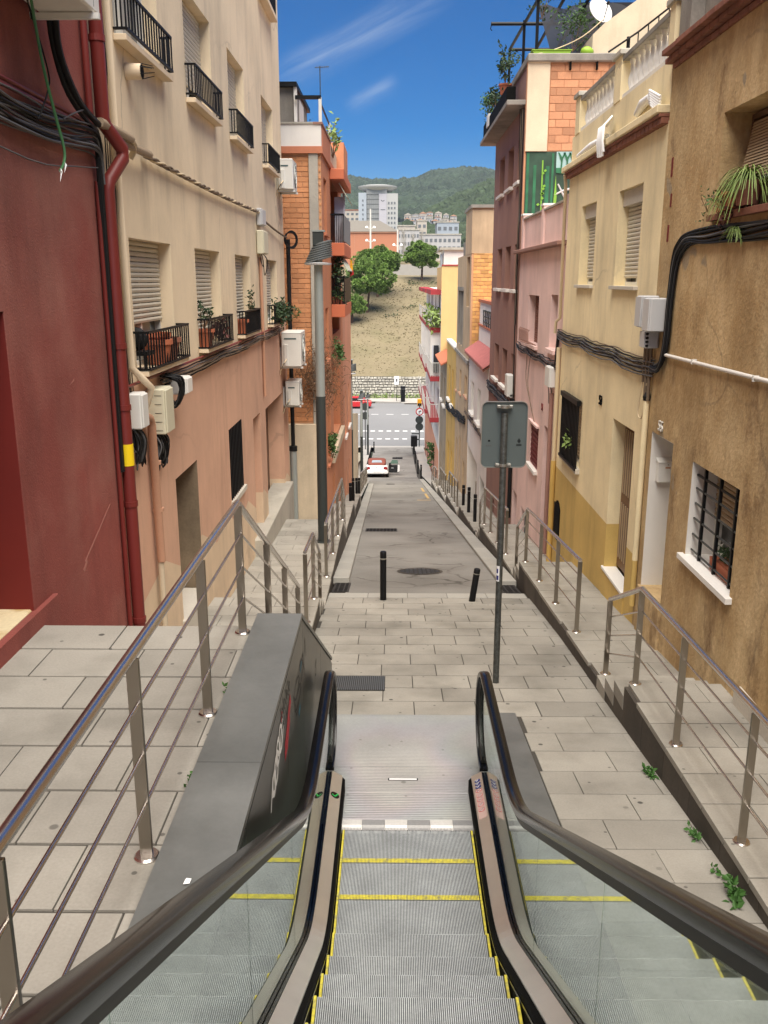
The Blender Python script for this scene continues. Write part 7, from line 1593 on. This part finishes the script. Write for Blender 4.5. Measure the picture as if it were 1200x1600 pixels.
plant('potted_plant', 'green shrub sprouting through the dry creeper at the brick corner', (-2.45, 21.95, 3.35), (.16, .1, .16), 60, .07, 'leaf', stems=3); plant('potted_plant', 'green plant on the low ledge of the brick block below the creeper', (-1.74, 23.4, -.1), (.12, .5, .4), 260, .11, 'leaf', stems=3)
plant('climbing_plant', 'dark climbing plant hanging on the middle balcony of the brick block', (-1.62, 25.5, 4.25), (.15, .4, .6), 320, .12, 'leaf_dark', cat='climber'); plant('potted_plant', 'bright green potted plants on the lower balcony of the brick block', (-1.64, 25.4, 3.66), (.15, .25, .18), 260, .10, 'leaf', stems=5); plant('potted_plant', 'flowering green plant below the lower balcony of the brick block', (-1.64, 25.2, 2.2), (.15, .5, .28), 220, .11, 'leaf', stems=4)
for i, x in enumerate((-1.76, -1.66, -1.56)):
    t = thing('clay_pot', '%s clay pot in the line of three on the lower brick balcony' % ('leftmost', 'middle', 'rightmost')[i], 'flower pot', (x, 25.25, 3.45), 'pots on the lower brick balcony'); build(MB().lathe((x, 25.25, 3.45), [(.035, 0), (.05, .16), (.055, .16), (.055, .2)], 10), 'pot_body', 'terracotta', t)
plant('roof_plant', 'yellow green shrub growing above the parapet of the brick block', (-1.75, 25.6, 7.75), (.2, .6, .5), 150, .13, 'leaf_light', stems=10); plant('roof_plant', 'thin leafless looking shrub behind the roof parapet of the brick block', (-2.1, 23.5, 7.75), (.2, .3, .2), 70, .06, 'leaf_dark', stems=8)
t = thing('flag', 'small yellow and red flag on the balcony rail of the brick block', 'flag', (-1.42, 28.3, 4.3)); build(MB().prism([(-1.46, 4.25), (-1.36, 4.4), (-1.39, 4.65), (-1.44, 4.7)], 'y', 28.3, 28.31), 'yellow_cloth', 'amber', t); build(MB().prism([(-1.44, 4.18), (-1.33, 4.26), (-1.36, 4.4), (-1.46, 4.25)], 'y', 28.29, 28.3), 'red_cloth', 'red_ring', t)
plant('potted_plant', 'big palm like plant on the red balcony of the far apartment block', (XR - .45, 60.6, 1.75), (.45, 1.6, .8), 300, .35, 'leaf_light', stems=8); plant('potted_plant', 'green shrub on the low ledge of the far red apartment block', (XR - .25, 66, -8.2), (.25, 2.5, .9), 160, .3, 'leaf', stems=3)
t = thing('laundry', 'dark clothes hung below the red balcony of the far apartment block', 'laundry', (XR - .3, 60.1, -1.3)); build(MB().box(XR - .42, XR - .08, 60.05, 60.1, -1.9, -.1), 'dark_cloth', 'cloth_black', t); build(MB().box(XR - .5, XR - .44, 60.05, 60.1, -1.4, -.1), 'grey_cloth', 'grey_cloth', t)

# ================================================================== HILL, TREES, FAR CITY
def hill_z(x, y):
    if y < 126.2: return -9.0
    d = y - 126.2
    return -9.05 + .262 * d + .25 * math.sin(x * .12 + y * .05) * min(1, d / 10) if y < 178 else 4.5 + .04 * (y - 178)
hm = MB(); XS_ = frange(-60, 70, 2.6); YS_ = [126.2] + frange(128, 178, 2) + frange(182, 330, 12)
for y in YS_:
    for x in XS_: hm.v.append((x, y, hill_z(x, y) + R.uniform(-.06, .06)))
nx = len(XS_)
for i in range(len(YS_) - 1):
    for j in range(nx - 1): k = i * nx + j; hm.f.append((k, k + 1, k + nx + 1, k + nx))
hs_o = build(hm, 'grassy_hill', 'dry_grass', None, kind='structure', smooth=80)
# dry tussocks on the slope
tu = MB(); RT = random.Random(5)
for i in range(3200):
    x, y = RT.uniform(-12, 14), RT.uniform(127, 176); z = hill_z(x, y); s_ = RT.uniform(.05, .17)
    for q in range(4):
        a = RT.uniform(0, 6.28); tu.add([(x + .12 * math.cos(a), y + .12 * math.sin(a), z - .05), (x - .1 * math.sin(a), y + .1 * math.cos(a), z - .05), (x + RT.uniform(-.2, .2), y + RT.uniform(-.2, .2), z + s_)], [(0, 1, 2)])
build(tu, 'dry_grass_tussocks', mat('tussock', (.18, .148, .082), .95, var=.25, vscale=.6), None, label='dry grass tussocks scattered over the slope', cat='grass', kind='stuff')
bu = MB()
for i in range(26):
    x, y = RT.uniform(-12, 13), RT.uniform(150, 174); z = hill_z(x, y)
    pts = [(x + RT.gauss(0, .5), y + RT.gauss(0, .5), z + abs(RT.gauss(0, .3))) for _ in range(26)]; bu.leaves(pts, .35, RT)
build(bu, 'low_scrub', 'forest_near', None, label='low dark scrub patches on the upper dry slope', cat='scrub', kind='stuff')
vg = MB().leaves([(RT.uniform(-14, 16), RT.uniform(125.3, 126.0), -11.95 + abs(RT.gauss(0, .25))) for _ in range(1400)], .3, RT)
build(vg, 'verge_grass', 'leaf_light', None, label='green grass strip at the foot of the stone wall', cat='grass', kind='stuff')
# stone retaining wall made of gabion-like blocks
sw = thing('stone_wall', 'rough pale stone retaining wall at the foot of the dry grass hill', 'wall', (0, 126.1, -12))
build(MB().box(-40, 40, 126.05, 126.6, -12.2, -9.05), 'wall_core', 'stone_joint', sw)
stn = MB(); RS_ = random.Random(9); meS = []
for k in range(10):
    b_ = MB(); w_, h_ = RS_.uniform(.3, .62), RS_.uniform(.24, .42); pts = [(-w_ / 2 + RS_.uniform(0, .08), -h_ / 2 + RS_.uniform(0, .05)), (w_ / 2 - RS_.uniform(0, .08), -h_ / 2 + RS_.uniform(0, .06)), (w_ / 2, RS_.uniform(-.05, .08)), (w_ / 2 - RS_.uniform(0, .1), h_ / 2), (-w_ / 2 + RS_.uniform(0, .1), h_ / 2 - RS_.uniform(0, .05))]
    b_.prism(pts, 'y', -.09, .05); meS.append((b_, w_, h_))
cnt = 0; z = -12.0; rock = {}
while z < -9.25:
    x = -14 + RS_.uniform(0, .3); rh = RS_.uniform(.30, .40)
    while x < 16:
        b_, w_, h_ = RS_.choice(meS); X_, Z_ = x + w_ / 2, z + rh / 2 + RS_.uniform(-.03, .03)
        if -4.5 < X_ < 3.4 and cnt < 300 and False: pass
        k = len(stn.v); stn.v += [(p[0] + X_, p[1] + 126.04 + RS_.uniform(-.05, .02), p[2] + Z_) for p in b_.v]; stn.f += [tuple(i + k for i in f) for f in b_.f]
        x += w_ + .035
    z += rh + .025
build(stn, 'stones', 'stone', sw, kind='stuff')

# stone pines: umbrella crowns of needle puffs
def pine(label, base, h, rx, rz, seed, lean=0., m_='pine_needles'):
    rg = np.random.RandomState(seed); t = thing('pine_tree', label, 'pine tree', base, 'stone pines on the dry slope'); bx, by, bz = base
    th = h - rz * 1.5; tr_ = MB().tube([(bx, by, bz - .3), (bx + lean * .4, by, bz + th * .5), (bx + lean, by, bz + th), (bx + lean * 1.2, by, bz + h - rz * .6)], [.24, .20, .17, .08], 10)
    for i in range(9):
        a = i * .7 + seed; l = rx * .72; tr_.tube([(bx + lean, by, bz + th - .2 + .12 * i), (bx + lean + l * .5 * math.cos(a), by + l * .5 * math.sin(a), bz + th + rz * .35), (bx + lean + l * math.cos(a), by + l * math.sin(a), bz + th + rz * .75)], [.10, .07, .03], 6)
    build(tr_, 'trunk', 'bark', t, smooth=60)
    V = []; F = []; cz = bz + h - rz
    for i in range(210):
        while True:
            d = rg.normal(size=3); d /= np.linalg.norm(d)
            if d[2] > -.8: break
        s_ = (.72 + .28 * rg.rand()) if rg.rand() < .9 else rg.rand() * .6
        lob = 1 + .16 * math.sin(3 * math.atan2(d[1], d[0]) + seed * 2) + .12 * math.sin(5 * math.atan2(d[0], d[2]) + seed); s_ *= min(1.12, lob)
        c = np.array([bx + lean * 1.1 + d[0] * rx * s_, by + d[1] * rx * s_, cz + d[2] * rz * s_ * (1 if d[2] > 0 else .75)])
        pr = (.10 + .13 * rg.rand() ** 1.5) * rx
        m = 120; dd = rg.normal(size=(m, 3)); dd[:, 2] += .25; dd /= np.linalg.norm(dd, axis=1)[:, None]
        P0 = c + dd * pr * (.55 + .3 * rg.rand(m, 1)) * np.array([1, 1, .8]); tip = c + dd * pr * (1.0 + .25 * rg.rand(m, 1)) * np.array([1, 1, .8])
        sd_ = np.cross(dd, rg.normal(size=(m, 3))); sd_ /= np.linalg.norm(sd_, axis=1)[:, None] + 1e-9
        w_ = .11 * (rx / 3.5)
        k = len(V); arr = np.stack([P0 - sd_ * w_, P0 + sd_ * w_, tip], 1).reshape(-1, 3); V.extend(arr.tolist()); F.extend([(k + 3 * q, k + 3 * q + 1, k + 3 * q + 2) for q in range(m)])
    mb = MB(); mb.v = V; mb.f = F; o = build(mb, 'crown', m_, t); return t
pine('large stone pine nearest the street on the dry grass slope', (-4.6, 155, hill_z(-4.6, 155)), 8.7, 3.9, 3.4, 1, .4); pine('round stone pine behind and above the large one', (-3.0, 164, hill_z(-3.0, 164)), 8.5, 4.0, 2.6, 2, .3)
pine('separate stone pine on the crest above the balconies', (5.2, 176, hill_z(5.2, 176)), 7.2, 3.2, 2.9, 3, .1); pine('small low stone pine half hidden by the flag balcony', (-6.9, 150, hill_z(-6.9, 150)), 4.6, 2.2, 2.0, 4, 0)
# concrete wall along the crest
t = build(MB().box(-2.4, 30, 189.6, 190, 3.0, 7.1), 'crest_wall', 'paving_pale', None, 'pale concrete wall along the crest behind the pines', 'wall')
# sports hall
t = thing('sports_hall', 'large orange sports hall with pale flat roof behind the pines', 'hall', (-14, 262, 4)); build(MB().box(-60, 1.25, 260, 300, 2, 16.95), 'wall', 'hall_orange', t); build(MB().prism([(-60, 17.0), (1.3, 17.0), (-4.0, 19.85), (-60, 19.85)], 'y', 259.6, 301), 'roof', 'hall_roof', t); build(MB().box(-60, 1.4, 259.7, 259.98, 16.7, 17.0), 'roof_edge', 'salmon_paint', t)
for x in (-11.0, -5.2): build(MB().box(x - .05, x + .05, 259.94, 260.0, 3, 16.6), 'wall_joint', 'salmon_paint', t)
def mast(label, x, y, z0, z1, arms):
    t = thing('floodlight_mast', label, 'floodlight mast', (x, y, z0), 'floodlight masts'); build(MB().tube([(x, y, z0), (x, y, z1)], [.32, .2], 10), 'mast', 'frame_white', t)
    for z in arms:
        a = build(MB().box(x - 1.1, x + 1.1, y - .1, y + .1, z - .08, z + .08), 'cross_arm', 'frame_white', t)
        for sx in (-.95, .95): build(MB().lathe((x + sx, y - .2, z + .05), [(.1, .5), (.34, .35), (.40, 0), (.1, -.1)], 12), 'floodlight', 'white_paint', a, smooth=50)
mast('tall white floodlight mast with two lamp pairs before the orange hall', -6.1, 240, 3, 21.5, (16.8, 13.6)); mast('slimmer white floodlight mast at the end of the orange hall', .85, 240, 2, 16.5, (12.5,))
# round-topped tower
t = thing('tower_block', 'white tower block with flat disc crown, grid facade and hanging banner', 'tower', (-10, 605, 30))
build(MB().box(-22.6, -17.6, 600, 618, 25, 57.4), 'left_wing', 'tower_shade_and_blue', t); build(MB().box(-4.6, 2.4, 600.5, 618, 20, 57.0), 'right_wing', 'tower_white', t)  # left wing's bluish shade and right wing's lit white are put into their colours
gd = build(MB().box(-17.6, -4.6, 601, 616, 30, 59.6), 'glass_core', 'tower_grid', t); build(MB().box(-17.9, -4.2, 603, 618, 59.6, 61.5), 'top_drum', 'tower_white', t)
for i in range(9): build(MB().box(-17.55, -9.6, 600.85, 601.0, 33 + i * 2.9, 33.35 + i * 2.9), 'floor_line', 'tower_line', gd)
for i in range(7): build(MB().box(-17.2 + i * 1.25, -17.05 + i * 1.25, 600.8, 601.0, 32, 57), 'mullion', 'tower_line', gd)
bn = build(MB().box(-9.6, -4.7, 600.2, 600.6, 38.0, 56.8), 'banner', 'banner', t)
for i in range(6): a, b = rad(200 + i * 22), rad(222 + i * 22); build(MB().add([(-7.2 + 1.3 * math.cos(a), 600.15, 53.4 + 1.3 * math.sin(a)), (-7.2 + 1.3 * math.cos(b), 600.15, 53.4 + 1.3 * math.sin(b)), (-7.2 + 1.0 * math.cos(b), 600.15, 53.6 + 1.0 * math.sin(b)), (-7.2 + 1.0 * math.cos(a), 600.15, 53.6 + 1.0 * math.sin(a))], [(0, 1, 2, 3)]), 'curved_mark', 'tower_line', bn)
build(MB().box(-8.6, -5.6, 600.1, 600.2, 47.0, 47.4), 'printed_line', 'tower_line', bn)
build(MB().lathe((-10.6, 610, 61.2), [(9, -2.2), (12.2, -.6), (12.6, .0), (12.6, .7), (9, 1.3), (0, 1.4)], 48), 'disc_crown', 'tower_white', t, smooth=40)
for r_ in range(9):
    for c_ in range(3): build(MB().box(-3.9 + c_ * 1.9, -2.9 + c_ * 1.9, 600.35, 600.5, 26.5 + r_ * 3.0, 27.9 + r_ * 3.0), 'window', 'town_window', t)
    if r_ < 8: build(MB().box(-20.3, -19.4, 599.9, 600.0, 32.5 + r_ * 2.8, 33.7 + r_ * 2.8), 'window', 'town_window', t)
# far houses and blocks
def block(label, x0, x1, y, z0, z1, m_, rows, cols, d=18, roof=None):
    t = thing('far_building', label, 'building', ((x0 + x1) / 2, y, z0)); build(MB().box(x0, x1, y, y + d, z0, z1), 'wall', m_, t)
    build(MB().box(x0 - .3, x1 + .3, y - .3, y + d + .3, z1, z1 + .5), 'roof', roof or 'concrete', t)
    for i in range(rows):
        for j in range(cols):
            w_ = (x1 - x0) / cols; h_ = (z1 - z0) / (rows + .3); build(MB().box(x0 + j * w_ + w_ * .2, x0 + j * w_ + w_ * .78, y - .12, y, z0 + i * h_ + h_ * .38, z0 + i * h_ + h_ * .8), 'window', 'town_window', t)
    return t
block('white apartment block with window rows just past the orange hall', 1.6, 10.8, 400, 4, 24.5, 'town_white', 6, 7); block('cream upper block stepped behind the white block past the hall', 1.8, 9.6, 425, 20, 27.5, 'town_cream', 2, 4)
block('long white block with window bands right of the crest pine', 11.5, 30, 420, 6, 23.5, 'town_white', 5, 9); block('white block with blue glazed top floor under the green hill', 20.5, 31, 450, 18, 30.5, 'tower_shade_and_blue', 3, 4); block('small cream house in front of the white blocks', 14.5, 19.5, 395, 6, 15.5, 'town_cream', 3, 3)
block('small pale house between the blocks below the hillside village', 11.0, 15.5, 445, 20, 31.0, 'town_cream', 3, 2); block('cream building left of the tower with dark balconies', -37, -24.5, 660, 40, 51.0, 'town_cream', 3, 4, roof='terracotta')
RH = random.Random(11); names = ['pale', 'white', 'cream', 'pinkish', 'light']; k = 0
for r_ in range(3):
    for c_ in range(7):
        x = 6 + c_ * 5.6 + r_ * 1.4 + RH.uniform(-1, 1); y = 690 + r_ * 14; z = 41.5 + r_ * 3.4 + (3 - abs(c_ - 3)) * .9 + RH.uniform(-.6, .6); w_ = RH.uniform(4, 5.6)
        t = thing('village_house', '%s house from the left in the %s row of the hillside village' % (('first', 'second', 'third', 'fourth', 'fifth', 'sixth', 'seventh')[c_], ('front', 'middle', 'rear')[r_]), 'house', (x, y, z - 4), 'small houses of the hillside village'); build(MB().box(x, x + w_, y, y + 7, z - 6, z + 3.0), 'wall', RH.choice(('town_white', 'town_cream')), t)
        build(MB().prism([(x - .3, z + 3.0), (x + w_ + .3, z + 3.0), (x + w_ * .5, z + RH.uniform(3.6, 4.5))], 'y', y - .3, y + 7.3), 'roof', RH.choice(('town_cream', 'salmon_paint', 'concrete')), t)
        for q in range(2): build(MB().box(x + .6 + q * 2, x + 1.6 + q * 2, y - .15, y, z + .5, z + 1.9), 'window', 'town_window', t)
# terrain behind and wooded hills
def lerp_pts(pts, x):
    if x <= pts[0][0]: return pts[0][1]
    for (a, b), (c, d) in zip(pts, pts[1:]):
        if x <= c: s_ = (x - a) / (c - a); s_ = s_ * s_ * (3 - 2 * s_); return b + (d - b) * s_
    return pts[-1][1]
ridge = [(-900, 150), (-300, 178), (-86, 183), (-19, 177), (30, 180), (90, 196), (150, 201), (190, 195), (320, 215), (520, 180), (1200, 120)]
ridge2 = [(-400, 10), (0, 34), (21, 56), (39, 67), (63, 79), (95, 92), (150, 108), (260, 118), (600, 90)]
def hz1(x, y): s_ = max(0, min(1, (y - 950) / 850)); return 32 + (lerp_pts(ridge, x) - 32) * (s_ ** .9) + 5 * math.sin(x * .021 + y * .011) * (1 - s_) * s_ * 3
def hz2(x, y): s_ = max(0, min(1, (y - 640) / 260)); return 24 + (lerp_pts(ridge2, x) - 24) * s_ ** 1.05 if lerp_pts(ridge2, x) > 24 else 24
def terrain(name, zf, xs, ys, m_):
    b = MB()
    for y in ys:
        for x in xs: b.v.append((x, y, zf(x, y)))
    n = len(xs)
    for i in range(len(ys) - 1):
        for j in range(n - 1): k = i * n + j; b.f.append((k, k + 1, k + n + 1, k + n))
    return build(b, name, m_, None, kind='structure', smooth=80)
terrain('valley_ground', lambda x, y: -2 + 26 * max(0, (y - 330) / 620) if y > 330 else -2, frange(-700, 800, 60), frange(300, 960, 30), 'scrub')
terrain('wooded_hill', hz1, frange(-900, 1200, 30), frange(940, 1800, 30) + [1950, 2300], 'forest'); terrain('wooded_hill', hz2, frange(-100, 600, 14), frange(630, 900, 12) + [960, 1100], 'forest_near')
def canopy(name, zf, x0, x1, y0, y1, n, r0, r1, m_, label, seed, keep=lambda x, y: True):
    rg = np.random.RandomState(seed); ph = (1 + 5 ** .5) / 2
    ico = np.array([(-1, ph, 0), (1, ph, 0), (-1, -ph, 0), (1, -ph, 0), (0, -1, ph), (0, 1, ph), (0, -1, -ph), (0, 1, -ph), (ph, 0, -1), (ph, 0, 1), (-ph, 0, -1), (-ph, 0, 1)]) / math.sqrt(1 + ph * ph)
    tri = np.array([(0, 11, 5), (0, 5, 1), (0, 1, 7), (0, 7, 10), (0, 10, 11), (1, 5, 9), (5, 11, 4), (11, 10, 2), (10, 7, 6), (7, 1, 8), (3, 9, 4), (3, 4, 2), (3, 2, 6), (3, 6, 8), (3, 8, 9), (4, 9, 5), (2, 4, 11), (6, 2, 10), (8, 6, 7), (9, 8, 1)])
    V = []; F = []; k = 0
    for i in range(n):
        x, y = rg.uniform(x0, x1), rg.uniform(y0, y1)
        if not keep(x, y): continue
        r_ = rg.uniform(r0, r1); q = ico * (r_ * (1 + rg.uniform(-.25, .25, (12, 1)))) * np.array([1, 1, rg.uniform(.8, 1.3)]) + np.array([x, y, zf(x, y) + r_ * .55]); V.append(q); F.append(tri + k); k += 12
    V = np.concatenate(V); F = np.concatenate(F); b = MB(); b.v = V.tolist(); b.f = [tuple(f) for f in F.tolist()]
    return build(b, name, m_, None, label=label, cat='forest', kind='stuff', smooth=0)
canopy('forest', hz1, -260, 330, 1150, 1815, 9500, 4.0, 8.5, 'forest', 'dark pine forest covering the far mountain ridge', 1); canopy('forest', hz2, 8, 240, 690, 905, 4200, 2.2, 4.6, 'forest_near', 'lighter green woods on the nearer hillside', 2)
canopy('valley_trees', lambda x, y: 24 + (y - 560) * .12, -60, 60, 560, 700, 160, 2.5, 4.5, 'forest_near', 'trees between the tower and the hillside village', 3, keep=lambda x, y: not (-24 < x < 4)); canopy('valley_trees', lambda x, y: 14.0, 9, 32, 470, 520, 40, 2, 4, 'forest_near', 'trees behind the white blocks', 4)
# bare poplars past the hall
for i, (x, y, h, l_) in enumerate(((3.2, 330, 22, 'tall bare poplar beside the end of the orange hall'), (6.5, 330, 20, 'second bare poplar between hall and crest pine'), (9.8, 335, 21, 'third bare poplar behind the crest pine'), (12.5, 335, 17, 'shorter bare poplar right of the crest pine'))):
    t = thing('bare_tree', l_, 'tree', (x, y, 0), 'bare poplars past the hall'); rg = random.Random(i); b = MB(); build(MB().tube([(x, y, 0), (x + .2, y, h * .9)], [.22, .05], 7), 'trunk', 'concrete', t)
    for q in range(120):
        z = h * rg.uniform(.25, .95); a = rg.uniform(0, 6.28); l = h * .12 * (1.1 - z / h) + .5; b.tube([(x, y, z), (x + l * .4 * math.cos(a), y + l * .4 * math.sin(a), z + l * .8), (x + l * .7 * math.cos(a) + rg.uniform(-.2, .2), y + l * .7 * math.sin(a), z + l * 2)], [.05, .035, .015], 4, cap=False)
    build(b, 'branches', 'concrete', t)
for o in bpy.data.objects:
    if o.type == 'MESH' and o.parent is None and 'kind' not in o and 'label' not in o: print('UNLABELLED', o.name)

# thin daylight haze that lets the far hills fade slightly
hz_b = MB().box(-950, 1250, -62, 2350, -16, 235)
m_h = bpy.data.materials.new('haze_air'); m_h.use_nodes = True; nn = m_h.node_tree; nn.nodes.clear()
oo_ = nn.nodes.new('ShaderNodeOutputMaterial'); pv_ = nn.nodes.new('ShaderNodeVolumePrincipled'); pv_.inputs['Color'].default_value = (.75, .86, 1, 1); pv_.inputs['Density'].default_value = .00011; pv_.inputs['Anisotropy'].default_value = .2
nn.links.new(pv_.outputs[0], oo_.inputs['Volume']); MATS['haze_air'] = m_h
hzo = build(hz_b, 'haze', 'haze_air', None, label='thin bluish daylight haze over the valley', cat='haze', kind='stuff')
